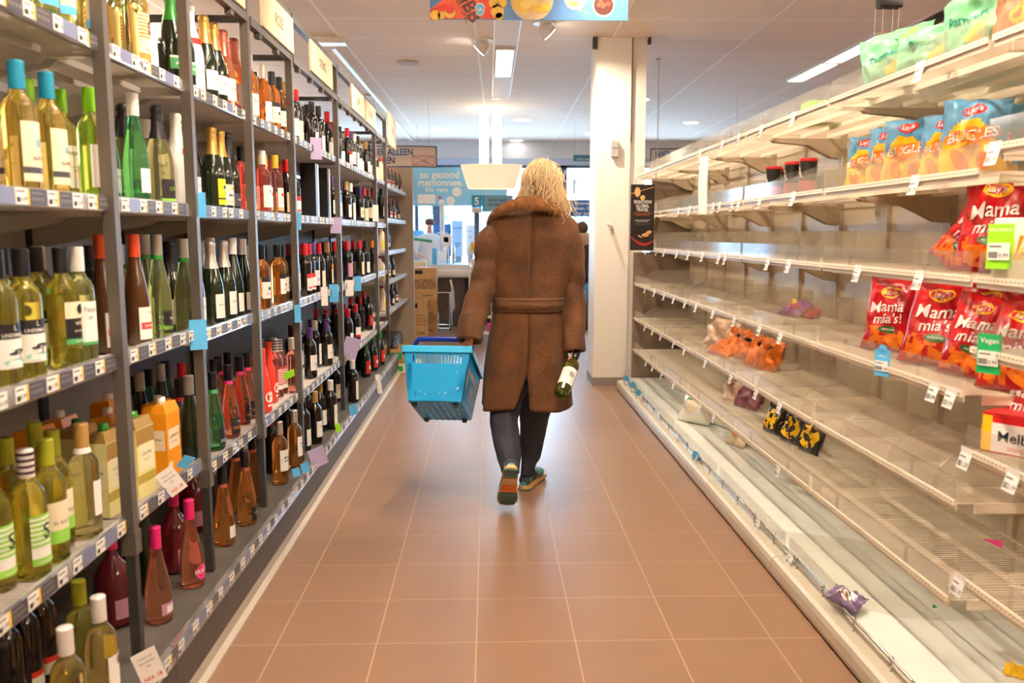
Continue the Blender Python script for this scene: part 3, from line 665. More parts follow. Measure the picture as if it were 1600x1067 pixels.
KIND = dict(
 alpen=('golden white wine bottle with teal capsule', 'wine_bottle', lambda n: bottle_proto(n, 'wine_bottle', 'bottle', 'bordeaux', G_amber, capc['teal'], lab=[(.035, .165, 62, cream), (.052, .066, 62, dgrey)], texts=[('ALPHEN', .012, .085, ink)], extra=tree_art)),
 nobl=('white wine bottle with lime green capsule', 'wine_bottle', lambda n: bottle_proto(n, 'wine_bottle', 'bottle', 'bordeaux', G_olive, capc['lime'], lab=WL(.04, .15), texts=[('NOBLE', .013, .130, ink), ('SAUVIGNON', .006, .095, lb_green), ('BLANC', .006, .085, lb_green)])),
 greenlab=('pale green wine bottle with blue and cream label', 'wine_bottle', lambda n: bottle_proto(n, 'wine_bottle', 'bottle', 'bordeaux', G_lime, capc['green'], lab=[(.06, .15, 60, cream), (.05, .07, 62, lblue)])),
 orangestripe=('golden wine bottle with orange striped label', 'wine_bottle', lambda n: bottle_proto(n, 'wine_bottle', 'bottle', 'bordeaux', G_amber, capc['orange_red'], lab=stripes_o, texts=[('S', .05, .125, ink), ('MOSCATO', .008, .062, ink)])),
 sash=('black sparkling bottle with green diagonal sash', 'sparkling_wine_bottle', lambda n: bottle_proto(n, 'sparkling_wine_bottle', 'bottle', 'champagne', D_green, capc['green'], lab=[(.06, .10, 55, lb_green), (.095, .102, 55, paper)], texts=[('JANSENIA', .012, .078, paper)])),
 whitesleeve=('white sleeved sparkling bottle', 'sparkling_wine_bottle', lambda n: bottle_proto(n, 'sparkling_wine_bottle', 'bottle', 'champagne', O_white, capc['white'], lab=[(.18, .20, 45, lb_red), (.02, .06, 45, paper)], texts=[('Rosso', .012, .09, greyink)])),
 bubwhite=('black sparkling bottle with gold foil and white label', 'sparkling_wine_bottle', lambda n: bottle_proto(n, 'sparkling_wine_bottle', 'bottle', 'champagne', D_green, capc['gold'], lab=WL(.05, .12, 60), texts=[('Cuvée', .016, .09, greyink)])),
 bubyellow=('black sparkling bottle with gold foil and yellow label', 'sparkling_wine_bottle', lambda n: bottle_proto(n, 'sparkling_wine_bottle', 'bottle', 'champagne', D_green, capc['gold'], lab=[(.028, .125, 52, lb_yel), (.048, .054, 52, lb_black), (.088, .100, 20, lb_black)], texts=[('Jovian', .010, .072, ink)])),
 bubround=('black sparkling bottle with gold foil and round label', 'sparkling_wine_bottle', lambda n: bottle_proto(n, 'sparkling_wine_bottle', 'bottle', 'champagne', D_green, capc['gold'], lab=[(.03, .11, 40, cream), (.05, .085, 38, paper)], texts=[('MAR', .018, .068, ink)], extra=blot(lb_red, .012, .095, .008))),
 bubblack=('black sparkling bottle with black foil and dark label', 'sparkling_wine_bottle', lambda n: bottle_proto(n, 'sparkling_wine_bottle', 'bottle', 'champagne', D_wine, capc['black'], lab=[(.03, .08, 50, dgrey)], texts=[('GRAN', .012, .055, paper)])),
 bubsilver=('dark sparkling bottle with silver foil and white label', 'sparkling_wine_bottle', lambda n: bottle_proto(n, 'sparkling_wine_bottle', 'bottle', 'champagne', D_green, capc['silver'], lab=WL(.03, .12, 38), texts=[('BLANC', .011, .08, greyink)])),
 bubrose=('rosé sparkling bottle with copper foil', 'sparkling_wine_bottle', lambda n: bottle_proto(n, 'sparkling_wine_bottle', 'bottle', 'champagne', G_rose, capc['rose_foil'], lab=WL(.045, .13, 62), texts=[('Freixe', .014, .09, greyink)])),
 canei=('pale sparkling wine bottle with black capsule', 'sparkling_wine_bottle', lambda n: bottle_proto(n, 'sparkling_wine_bottle', 'bottle', 'champagne', G_pale, capc['black'], lab=[(.025, .09, 60, lb_black), (.022, .03, 60, lb_lgreen)], texts=[('CANEI', .016, .06, lb_lgreen)])),
 greenflute=('bright green flute bottle with white capsule', 'wine_bottle', lambda n: bottle_proto(n, 'wine_bottle', 'bottle', 'flute', G_green, capc['white'], lab=[(.04, .11, 48, paper)], texts=[('Riesling', .010, .085, greyink)])),
 linde=('pale wine bottle with black capsule and acacia label', 'wine_bottle', lambda n: bottle_proto(n, 'wine_bottle', 'bottle', 'bordeaux', G_olive, capc['black'], lab=[(.045, .135, 62, paper), (.108, .140, 64, lb_black)], texts=[("LINDEMAN'S", .0105, .116, paper), ('L', .016, .131, paper)], extra=acacia)),
 vive=('pale wine bottle with black label and medallion', 'wine_bottle', lambda n: bottle_proto(n, 'wine_bottle', 'bottle', 'bordeaux', G_olive, capc['black'], lab=[(.125, .165, 62, cream), (.075, .125, 62, lb_black), (.062, .075, 62, lb_green)], texts=[('VIVERE', .0125, .112, cream), ('SAUVIGNON', .007, .0685, paper), ('ALCOHOL FREE', .0065, .094, cream)], extra=blot(lb_black, 0, .147, .0125))),
 feat=('pale green wine bottle with white cap and label', 'wine_bottle', lambda n: bottle_proto(n, 'wine_bottle', 'bottle', 'bordeaux', G_lime, capc['white'], lab=[(.05, .16, 60, paper), (.05, .058, 60, lb_green)], texts=[('Feath', .017, .140, greyink), ('er', .017, .12, greyink)])),
 ries=('dark amber flute bottle with orange capsule', 'wine_bottle', lambda n: bottle_proto(n, 'wine_bottle', 'bottle', 'flute', D_brown, capc['orange_red'], lab=[(.02, .115, 60, paper), (.05, .07, 52, lb_red)], texts=[('DEINHARD', .010, .06, paper), ('Spät', .013, .10, greyink)])),
 bian=('pale flute bottle with grey cap and green band', 'wine_bottle', lambda n: bottle_proto(n, 'wine_bottle', 'bottle', 'flute', G_lime, capc['grey'], ringm=capc['green'], lab=[(.02, .085, 50, lb_black)], texts=[('BIANCO', .018, .035, lb_lgreen), ('GALL', .011, .065, paper)])),
 darkflute=('dark flute bottle with white capsule and label', 'wine_bottle', lambda n: bottle_proto(n, 'wine_bottle', 'bottle', 'flute', D_green, capc['white'], lab=WL(.03, .105, 40))),
 blackbub=('black sparkling bottle with black foil and white label', 'sparkling_wine_bottle', lambda n: bottle_proto(n, 'sparkling_wine_bottle', 'bottle', 'champagne', D_wine, capc['black'], lab=WL(.035, .12, 60), texts=[('Cava', .014, .085, greyink)])),
 orose=('orange rosé bottle with black capsule', 'wine_bottle', lambda n: bottle_proto(n, 'wine_bottle', 'bottle', 'bordeaux', G_orange, capc['black'], lab=[(.055, .135, 50, paper), (.13, .15, 52, lb_black)], texts=[('ROSÉ', .012, .075, lb_red)], extra=blot(ink, .004, .10, .008))),
 orosew=('orange rosé bottle with pale capsule and white label', 'wine_bottle', lambda n: bottle_proto(n, 'wine_bottle', 'bottle', 'bordeaux', G_orange, capc['silver'], lab=WL(.04, .13, 55), texts=[('Rosé', .016, .10, greyink)])),
 rosew=('rosé bottle with white capsule and label', 'wine_bottle', lambda n: bottle_proto(n, 'wine_bottle', 'bottle', 'bordeaux', G_pink, capc['white'], lab=WL(.04, .14, 55), texts=[('9', .03, .11, ink)])),
 rosebk=('rosé bottle with black cap and black label', 'wine_bottle', lambda n: bottle_proto(n, 'wine_bottle', 'bottle', 'bordeaux', G_pink, capc['black'], lab=[(.08, .115, 60, dgrey), (.03, .06, 60, lb_orange)])),
 rosey=('rosé bottle with yellow cap and red fruit label', 'wine_bottle', lambda n: bottle_proto(n, 'wine_bottle', 'bottle', 'bordeaux', G_pink, capc['yellow'], lab=[(.045, .14, 55, paper), (.03, .048, 55, lb_sand)], texts=[('LA PASQUA', .009, .068, ink)], extra=twoblots)),
 redw=('dark red wine bottle with cream label', 'wine_bottle', lambda n: bottle_proto(n, 'wine_bottle', 'bottle', 'bordeaux', D_wine, capc['red'], lab=WL(.03, .13, 50, cream), texts=[('Rioja', .014, .10, greyink), ('2018', .008, .05, greyink)], seg=18)),
 redwr=('dark wine bottle with red and white label', 'wine_bottle', lambda n: bottle_proto(n, 'wine_bottle', 'bottle', 'bordeaux', D_wine, capc['red'], lab=[(.035, .125, 55, paper), (.105, .13, 55, lb_red), (.045, .055, 40, lb_red)], seg=18)),
 redlab=('dark wine bottle with white label, red foot', 'wine_bottle', lambda n: bottle_proto(n, 'wine_bottle', 'bottle', 'bordeaux', D_wine, capc['red'], lab=[(.045, .12, 55, paper), (.045, .062, 55, lb_red)], seg=18)),
 bigred=('dark wine bottle with bright red label', 'wine_bottle', lambda n: bottle_proto(n, 'wine_bottle', 'bottle', 'bordeaux', D_wine, capc['black'], lab=[(.04, .13, 55, lb_red)], extra=blot(paper, .0, .09, .014), seg=18)),
 blk=('black wine bottle with black capsule and white label', 'wine_bottle', lambda n: bottle_proto(n, 'wine_bottle', 'bottle', 'bordeaux', D_wine, capc['black'], lab=WL(.03, .12, 50), texts=[('TINTO', .012, .085, greyink)], seg=18)),
 gold=('dark wine bottle with gold capsule and white label', 'wine_bottle', lambda n: bottle_proto(n, 'wine_bottle', 'bottle', 'bordeaux', D_wine, capc['ochre'], lab=WL(.04, .13, 50), texts=[('Noé', .014, .10, greyink)], seg=18)),
 goldm=('dark wine bottle with gold capsule and orange medal', 'wine_bottle', lambda n: bottle_proto(n, 'wine_bottle', 'bottle', 'bordeaux', D_wine, capc['ochre'], lab=[(.04, .13, 18, cream)], extra=blot(capc['amber'], 0, .148, .016), seg=18)),
 brownc=('dark wine bottle with brown cap and cream label', 'wine_bottle', lambda n: bottle_proto(n, 'wine_bottle', 'bottle', 'bordeaux', D_wine, capc['brown'], lab=WL(.055, .145, 60, cream), texts=[('DE HOEK', .010, .12, greyink)], seg=18)),
 purp=('dark wine bottle with purple capsule and white label', 'wine_bottle', lambda n: bottle_proto(n, 'wine_bottle', 'bottle', 'bordeaux', D_wine, capc['purple'], lab=[(.05, .14, 62, paper), (.075, .095, 22, lilac)], texts=[('Nou', .014, .12, greyink), ('MERLOT', .008, .06, greyink)], seg=18)),
 navy=('dark wine bottle with navy capsule and cream label', 'wine_bottle', lambda n: bottle_proto(n, 'wine_bottle', 'bottle', 'bordeaux', D_wine, capc['navy'], lab=WL(.05, .13, 45, cream), texts=[('C', .04, .09, ink)], seg=18)),
 mauve=('dark wine bottle with mauve label', 'wine_bottle', lambda n: bottle_proto(n, 'wine_bottle', 'bottle', 'bordeaux', D_wine, capc['red'], lab=[(.04, .14, 58, lb_mauve)], extra=blot(cream, .012, .1, .012), seg=18)),
 whitec=('dark wine bottle with white capsule and white label', 'wine_bottle', lambda n: bottle_proto(n, 'wine_bottle', 'bottle', 'bordeaux', D_wine, capc['white'], lab=WL(.02, .15, 42), texts=[('VINO', .012, .10, greyink)], seg=18)),
 orangec=('dark wine bottle with orange and black capsule', 'wine_bottle', lambda n: bottle_proto(n, 'wine_bottle', 'bottle', 'bordeaux', D_wine, capc['amber'], ringm=capc['black'], lab=WL(.03, .09, 55), seg=18)),
 tallburg=('tall black wine bottle with red capsule and medal', 'wine_bottle', lambda n: bottle_proto(n, 'wine_bottle', 'bottle', 'burgundy', D_wine, capc['red'], lab=WL(.025, .11, 50), extra=blot(lb_sand, -.006, .128, .017), seg=18, hscale=1.03)),
 flagon=('dark broad bottle with red portrait label', 'wine_bottle', lambda n: bottle_proto(n, 'wine_bottle', 'bottle', 'burgundy', D_green, capc['green'], lab=[(.03, .13, 55, lb_red)], extra=blot(paper, 0, .08, .018), seg=18, hscale=1.05)),
 stripew=('golden green bottle with striped capsule and label', 'wine_bottle', lambda n: bottle_proto(n, 'wine_bottle', 'bottle', 'bordeaux', G_olive, capc['white'], lab=stripes_g, capstripe=True, texts=[('S', .05, .11, ink), ('CHARDONNAY', .007, .042, paper)])),
 baj=('golden green bottle with olive capsule, cream label', 'wine_bottle', lambda n: bottle_proto(n, 'wine_bottle', 'bottle', 'bordeaux', G_olive, capc['olive'], lab=[(.07, .150, 60, cream), (.05, .082, 60, lb_lgreen)], texts=[('EL BAJÍO', .012, .10, greyink)])),
 goldcap=('clear white wine bottle with gold capsule', 'wine_bottle', lambda n: bottle_proto(n, 'wine_bottle', 'bottle', 'bordeaux', G_pale, capc['ochre'], ringm=capc['white'], lab=[(.06, .15, 25, paper)])),
 hugor=('rosé skittle bottle with black cap and pink band', 'sparkling_wine_bottle', lambda n: bottle_proto(n, 'sparkling_wine_bottle', 'bottle', 'skittle', G_rose, capc['black'], ringm=band_pink, lab=[(.02, .085, 48, lb_black)], texts=[('GO', .012, .07, paper), ('HUGO', .018, .045, lb_orange)])),
 hugog=('green skittle bottle with black cap, HUGO label', 'sparkling_wine_bottle', lambda n: bottle_proto(n, 'sparkling_wine_bottle', 'bottle', 'skittle', G_green, capc['black'], ringm=band_green, lab=[(.02, .085, 48, lb_black)], texts=[('HUGO', .020, .038, lb_aqua), ('GO', .012, .07, paper)])),
 tealb=('teal bottle with black capsule', 'wine_bottle', lambda n: bottle_proto(n, 'wine_bottle', 'bottle', 'skittle', G_teal, capc['black'])),
 coral=('opaque coral bottle with round white label', 'wine_bottle', lambda n: bottle_proto(n, 'wine_bottle', 'bottle', 'skittle', O_coral, O_coral, lab=[(.03, .04, 20, paper)], extra=blot(paper, 0, .075, .026), texts=[('L A M', .012, .078, lb_red)])),
 rstripe=('rosé bottle with striped capsule and striped label', 'wine_bottle', lambda n: bottle_proto(n, 'wine_bottle', 'bottle', 'bordeaux', G_pink, capc['white'], lab=stripes_r, capstripe=True)),
 rcream=('rosé bottle with cream capsule and cream label', 'wine_bottle', lambda n: bottle_proto(n, 'wine_bottle', 'bottle', 'bordeaux', G_pink, capc['white'], lab=WL(.05, .15, 50, cream))),
 redblue=('dark bottle with red collar and white label', 'wine_bottle', lambda n: bottle_proto(n, 'wine_bottle', 'bottle', 'burgundy', O_blue, capc['black'], ringm=lb_red, lab=[(.02, .055, 60, paper), (.055, .068, 60, lb_red)], extra=blot(capc['gold'], .008, .085, .009))),
 greyc=('dark bottle with grey screw cap', 'wine_bottle', lambda n: bottle_proto(n, 'wine_bottle', 'bottle', 'flute', D_green, capc['grey'])),
 wcapblob=('golden wine bottle with white cap and plum dot', 'wine_bottle', lambda n: bottle_proto(n, 'wine_bottle', 'bottle', 'bordeaux', G_amber, capc['white'], lab=WL(.065, .15, 45, paper), extra=blot(lb_plum, .008, .135, .013))),
 olivecap=('golden wine bottle with olive capsule', 'wine_bottle', lambda n: bottle_proto(n, 'wine_bottle', 'bottle', 'bordeaux', G_olive, capc['olive'])),
 hugop=('pink skittle bottle with pink cap, HUGO label', 'sparkling_wine_bottle', lambda n: bottle_proto(n, 'sparkling_wine_bottle', 'bottle', 'skittle', G_rose, capc['pink'], lab=[(.028, .030, 5, lb_pink)], extra=blot(lb_pink, 0, .055, .026), texts=[('HUGO', .019, .057, paper, .02)])),
 pinkback=('pink skittle bottle showing its back label', 'sparkling_wine_bottle', lambda n: bottle_proto(n, 'sparkling_wine_bottle', 'bottle', 'skittle', G_rose, capc['pink'], lab=[(.03, .065, 45, lb_mauve), (.034, .056, 22, paper)])),
 darkpink=('deep red rosé bottle with pink label', 'wine_bottle', lambda n: bottle_proto(n, 'wine_bottle', 'bottle', 'squat', D_red, capc['pink'], lab=[(.03, .09, 50, lb_mauve)], texts=[('ROSA', .012, .07, ink)])),
 roseblk=('orange rosé skittle bottle with black and pink cap', 'sparkling_wine_bottle', lambda n: bottle_proto(n, 'sparkling_wine_bottle', 'bottle', 'skittle', G_orange, capc['black'], ringm=capc['rose_foil'], lab=[(.02, .075, 42, lb_black)], texts=[('CHILL', .012, .05, paper)], hscale=1.02)),
 roseblkp=('orange rosé skittle bottle with plain paper label', 'sparkling_wine_bottle', lambda n: bottle_proto(n, 'sparkling_wine_bottle', 'bottle', 'skittle', G_orange, capc['black'], ringm=capc['rose_foil'], lab=[(.03, .075, 30, paper)], hscale=1.02)),
 boom=('rosé bottle with grey cap, MOOI KAAP label', 'wine_bottle', lambda n: bottle_proto(n, 'wine_bottle', 'bottle', 'bordeaux', G_orange, capc['silver'], lab=WL(.065, .165, 58), texts=[('MOOI', .0145, .128, ink, .02), ('KAAP', .0145, .112, ink, .02)])),
 dredcap=('dark wine bottle with red capsule, low label', 'wine_bottle', lambda n: bottle_proto(n, 'wine_bottle', 'bottle', 'bordeaux', D_wine, capc['red'], lab=[(.03, .06, 50, paper), (.06, .075, 50, lb_red)], seg=18)),
 blkplain=('plain black wine bottle', 'wine_bottle', lambda n: bottle_proto(n, 'wine_bottle', 'bottle', 'bordeaux', D_wine, capc['black'], seg=16)),
 redplain=('plain dark wine bottle with red capsule', 'wine_bottle', lambda n: bottle_proto(n, 'wine_bottle', 'bottle', 'bordeaux', D_wine, capc['red'], seg=16)),
 beer=('small brown beer bottle', 'beer_bottle', lambda n: bottle_proto(n, 'beer_bottle', 'bottle', 'beer', D_brown, capc['orange_red'], lab=[(.03, .09, 60, paper), (.06, .08, 60, lb_red)], seg=14)),
 beerd=('small black beer bottle', 'beer_bottle', lambda n: bottle_proto(n, 'beer_bottle', 'bottle', 'beer', D_wine, capc['black'], lab=[(.03, .08, 60, cream)], seg=14)),
 jug=('round cream bottle', 'beer_bottle', lambda n: bottle_proto(n, 'beer_bottle', 'bottle', 'squat', mat('cream_stoneware', S(235, 210, 180), .35), capc['red'], lab=[(.04, .12, 50, lb_yel)], seg=16)),
)
def carton_proto(desc, cm, capm, txt, labm, orange):
    o = thing('wine_carton', desc, 'carton'); o['_proto'] = 1; x, y, h = .036, .05, .208
    m = MB(); m.box(-x, x, -y, y, 0, h)
    m.add([(-x, -y, h), (x, -y, h), (x, y, h), (-x, y, h), (-x*.98, -y*.9, h+.02), (x*.72, -y*.88, h+.030), (x*.72, y*.88, h+.030), (-x*.98, y*.9, h+.02)], [(0,1,5,4),(1,2,6,5),(2,3,7,6),(3,0,4,7),(4,5,6,7)], 0 if orange else 1)
    m.box(x, x+.0006, -y*.98, y*.98, h-.05, h-.002, 0 if orange else 1)
    m.build('body', [cm, mat('carton_gold', S(150, 120, 60), .4)], o)
    MB().lathe([(.0145, 0), (.0145, .01), (.0135, .012), (.0135, .022), (.001, .0225)], 18, c=(.0, 0, h+.024)).build('screw_cap', capm, o)
    m = MB(); X = x+.001
    if orange: m.box(x, X, -.038, .038, .09, .155, 0); m.box(x, X, -.046, -.018, .01, .05, 0)
    else: m.box(x, X, -.04, .04, .08, .16, 0); m.box(x, X, -.05, .05, .045, .07, 2)
    m.text(txt, .0125, lambda u, v: Vector((X+.0006, u, .13+v)), 1); m.text('Chardonnay', .007, lambda u, v: Vector((X+.0006, u, .112+v)), 1)
    # the same panel wraps on to the camera-facing side
    m.box(-.03, .03, -y-.001, -y, .09 if orange else .08, .155, 0)
    m.text(txt[:7], .011, lambda u, v: Vector((u, -y-.0016, .125+v)), 1)
    m.build('label', [labm, ink, mat('carton_band', S(170, 150, 60), .4)], o)
    return o
cart_o = mat('carton_orange', S(232, 150, 25), .4); cart_y = mat('carton_pale_yellow', S(228, 218, 150), .4)
KIND['orangecarton'] = ('orange wine carton with white cap', 'wine_carton', lambda n: carton_proto(n, cart_o, capc['white'], 'LIEBFRAUM', cream, True))
KIND['yellowcarton'] = ('pale yellow wine carton with green cap', 'wine_carton', lambda n: carton_proto(n, cart_y, capc['green'], 'COLOMB', mat('carton_label_pale', S(235, 228, 190), .5), False))

COUNT = {}; PLACED = []
def put(kind, px, off, shelf, z, jitter=True):
    X = XS-.052-off
    if shelf == 'bottom': X = -.955-off
    PLACED.append((kind, px, X, depth_at(px, X, z+.1), shelf, z))
def row(shelf, items):
    for it in items:
        kind, px, off = it[0], it[1], it[2]; n = it[3] if len(it) > 3 else 1
        if px > 400 and n == 1 and shelf in ('middle', 'lower', 'top', 'upper') and kind not in ('jug', 'beer', 'beerd', 'goldm', 'coral', 'tallburg') and off < .07: n = 2
        X = (XS-.052-off) if shelf != 'bottom' else (-.955-off)
        zz = SHZ[shelf][3]+.1; d = depth_at(px, X, zz)
        bay = max(k for k in range(8) if BAYS[k] <= d or k == 0)
        if bay == 7: z = dict(BEER)[shelf]
        else: z = SHZ[shelf][bay]
        for k in range(n):
            XX = X-.088*k
            if XX < -1.46: break
            PLACED.append([kind, XX, d+(.012*math.sin(px+k*3) if k else 0), shelf, bay, z])
row('top', [('greenlab', 22, 0, 2), ('greenlab', 62, 0, 2), ('greenlab', 98, 0, 2), ('greenlab', 137, .0, 2), ('orangestripe', 183, .06), ('orangestripe', 214, 0, 2), ('sash', 259, 0), ('sash', 276, .0), ('whitesleeve', 294, 0),
  ('bubwhite', 322, 0, 2), ('bubwhite', 337, 0), ('bubrose', 353, 0, 2), ('bubrose', 366, 0), ('orosew', 380, 0, 2), ('orosew', 391, 0),
  ('orosew', 412, 0, 2), ('orose', 426, 0, 2), ('orose', 437, 0), ('gold', 447, 0, 2), ('gold', 456, 0, 2), ('redw', 463, 0, 2),
  ('blk', 480, .06, 2), ('blk', 488, 0), ('blk', 497, 0, 2), ('tallburg', 509, 0), ('dredcap', 519, .05, 2), ('blkplain', 525, 0, 2), ('blk', 531, .04),
  ('redwr', 543, 0, 3), ('purp', 549, 0, 2), ('whitec', 554, 0, 2), ('blk', 559, 0, 2), ('gold', 565, .03, 2), ('gold', 571, 0), ('blk', 577, 0, 2), ('redw', 586, 0, 2),
  ('jug', 597, 0), ('beer', 606, .02), ('beer', 612, 0), ('beerd', 618, .02), ('beer', 624, .0), ('beer', 629, .1)])
row('upper', [('alpen', 2, .05), ('alpen', 33, 0), ('alpen', 80, .0), ('nobl', 50, .09), ('nobl', 100, .09), ('nobl', 142, 0), ('feat', 158, .07), ('canei', 197, .09), ('greenflute', 213, 0, 2), ('feat', 232, .1), ('canei', 250, .0), ('whitesleeve', 272, 0), ('bubwhite', 294, .03), ('bubblack', 304, .12),
  ('bubyellow', 334, 0), ('bubround', 348, .0), ('bubblack', 366, 0), ('rosebk', 379, .04), ('rosebk', 388, .04),
  ('rosew', 411, 0, 2), ('rosey', 419, .02), ('rosey', 428, 0, 2), ('redw', 438, .08), ('redw', 448, 0), ('redwr', 460, .06, 2),
  ('redlab', 497, .05), ('blkplain', 507, .1), ('purp', 518, 0, 2), ('gold', 526, 0, 2), ('gold', 541, 0, 2), ('purp', 535, .03), ('whitec', 548, 0, 2), ('blkplain', 556, .05, 2), ('navy', 562, 0, 2), ('redw', 569, 0, 2), ('brownc', 576, 0, 2), ('redw', 583, 0, 2),
  ('blk', 596, 0), ('beer', 609, 0, 2), ('beer', 615, 0), ('beerd', 621, 0, 2)])
row('middle', [('linde', 3, .0), ('linde', 42, 0), ('vive', 12, .10), ('linde', 64, .09), ('feat', 78, .13), ('vive', 103, 0), ('vive', 92, .11), ('feat', 135, 0), ('blkplain', 146, .10), ('ries', 164, .02),
  ('ries', 215, 0), ('feat', 200, .12), ('bian', 233, .08), ('bian', 250, .0), ('bian', 268, .02), ('blackbub', 283, .02), ('blackbub', 294, .02), ('blackbub', 303, .1),
  ('bubsilver', 332, 0, 2), ('bubsilver', 352, 0, 2), ('darkflute', 370, .0, 2), ('darkflute', 381, .0), ('orosew', 391, .0),
  ('orose', 410, 0, 2), ('orose', 435, 0), ('orose', 445, .03, 2), ('brownc', 456, .0, 2), ('redplain', 464, .08),
  ('redwr', 477, 0, 2), ('redwr', 483, 0, 2), ('purp', 490, 0, 2), ('redw', 499, .0, 2), ('blk', 507, .06), ('goldm', 514, 0), ('mauve', 523, .04, 2), ('redplain', 511, .12),
  ('mauve', 543, 0, 2), ('redw', 552, .06, 2), ('redw', 562, 0, 2), ('blk', 571, .0), ('orangec', 582, 0, 2), ('jug', 598, .0), ('beerd', 606, .1)])
row('lower', [('stripew', 3, .03), ('stripew', 44, 0), ('baj', 20, .1), ('baj', 82, .0), ('baj', 104, .02), ('goldcap', 127, .0), ('baj', 64, .12), ('orangecarton', 72, .22), ('orangecarton', 100, .23), ('yellowcarton', 118, .14), ('yellowcarton', 150, .03), ('orangecarton', 178, .10), ('orangecarton', 190, .21),
  ('yellowcarton', 220, .0), ('orangecarton', 262, .0), ('orangecarton', 247, .12), ('redblue', 284, .07), ('greyc', 299, .0), ('tealb', 212, .26), ('tealb', 236, .27), ('greyc', 225, .19), ('greyc', 255, .2), ('tealb', 262, .28), ('redplain', 287, .2),
  ('hugog', 335, .0), ('hugor', 359, 0, 2), ('hugor', 343, .1), ('hugor', 375, .03, 2), ('hugor', 388, .03, 2), ('coral', 411, .0), ('coral', 421, .03), ('rstripe', 431, .03, 2), ('rstripe', 439, .03), ('rcream', 447, .02), ('brownc', 456, .14), ('blk', 464, .15),
  ('purp', 485, 0), ('whitec', 493, .06), ('purp', 509, .0), ('redlab', 517, .12), ('blk', 529, .0), ('blkplain', 523, .17), ('redplain', 500, .2),
  ('redlab', 543, 0), ('redlab', 556, .0), ('redplain', 563, .08), ('bigred', 575, .02), ('redplain', 550, .15), ('redwr', 569, .15), ('jug', 597, .0), ('beer', 607, .02), ('beerd', 614, .0)])
row('bottom', [('wcapblob', 118, -.015), ('wcapblob', 165, -.01), ('olivecap', 130, .09), ('dredcap', 42, .22), ('dredcap', 60, .22), ('dredcap', 20, .22), ('darkpink', 178, .18), ('darkpink', 225, .24), ('greyc', 228, .17),
  ('pinkback', 247, .05), ('hugop', 299, .04), ('darkpink', 266, .16), ('darkpink', 302, .22), ('roseblkp', 350, .05), ('roseblk', 385, .03), ('roseblk', 362, .13), ('roseblk', 396, .08), ('redplain', 336, .18), ('roseblkp', 345, .17), ('whitec', 376, .26),
  ('boom', 438, .03), ('boom', 461, .02), ('redplain', 424, .12), ('redw', 448, .15), ('brownc', 412, .2), ('redplain', 456, .22),
  ('gold', 493, .02), ('gold', 501, .05), ('gold', 480, .12), ('whitec', 517, .0), ('purp', 509, .12), ('whitec', 487, .17), ('blk', 475, .05), ('redw', 524, .12),
  ('whitec', 553, -.01), ('blkplain', 545, .12), ('flagon', 571, .06), ('flagon', 583, .04), ('flagon', 564, .15), ('flagon', 594, .02)])
for nm, z in (('low', .59),):
    for k, (kd, px) in enumerate((('beer', 605), ('beerd', 612), ('beer', 618), ('jug', 600))):
        X = XS-.052; PLACED.append([kd, X, depth_at(px, X, z+.1), 'low', 7, z])
for yy_ in (8.13, 8.22, 8.31): PLACED.append(['beerd', -.95, yy_, 'bottom', 7, .109])
# keep neighbours from touching, then place
BR = {'squat': .0575}
def brad(k): return {'darkpink': .059, 'jug': .059, 'orangecarton': .056, 'yellowcarton': .056}.get(k, .0445 if k in ('sash', 'whitesleeve', 'bubwhite', 'bubyellow', 'bubround', 'bubblack', 'bubsilver', 'bubrose', 'canei', 'blackbub') else .0415 if k in ('tallburg', 'redblue') else .0430 if k == 'flagon' else .031 if k.startswith('beer') else .0395)
for _ in range(60):
    for a in range(len(PLACED)):
        for c in range(a+1, len(PLACED)):
            A, B = PLACED[a], PLACED[c]
            if abs(A[5]-B[5]) > .12 : continue
            dx, dy = B[1]-A[1], B[2]-A[2]; rr = brad(A[0])+brad(B[0])+.001
            if abs(dx) > rr or abs(dy) > rr: continue
            ds = math.hypot(dx, dy) or 1e-4
            if ds < rr:
                s_ = (rr-ds)/2/ds; A[1] -= dx*s_; B[1] += dx*s_; A[2] -= dy*s_; B[2] += dy*s_
    for A in PLACED:
        lo = -1.505+brad(A[0]); hi = (XS-.008 if A[3] != 'bottom' else -.912)-brad(A[0]); A[1] = min(max(A[1], lo), hi)
        q = BAYS[A[4]]; q2 = BAYS[A[4]+1]; 
        if A[3] == 'bottom':      # stay clear of the posts that stand on the deck
            for p_ in BAYS[1:8]:
                if abs(A[2]-p_) < brad(A[0])+.026 and A[1]+brad(A[0]) > XP-.026 and A[1]-brad(A[0]) < XP+.026: A[2] = p_+math.copysign(brad(A[0])+.026, A[2]-p_)
        elif A[4] == 0: A[2] = min(A[2], q2-.06)
        else: A[2] = min(max(A[2], q+.025+brad(A[0])), q2-.025-brad(A[0]))
protos = {}; groups = {}
for A in PLACED: groups.setdefault((A[0], A[3], A[4]), []).append(A)
rr_ = random.Random(5)
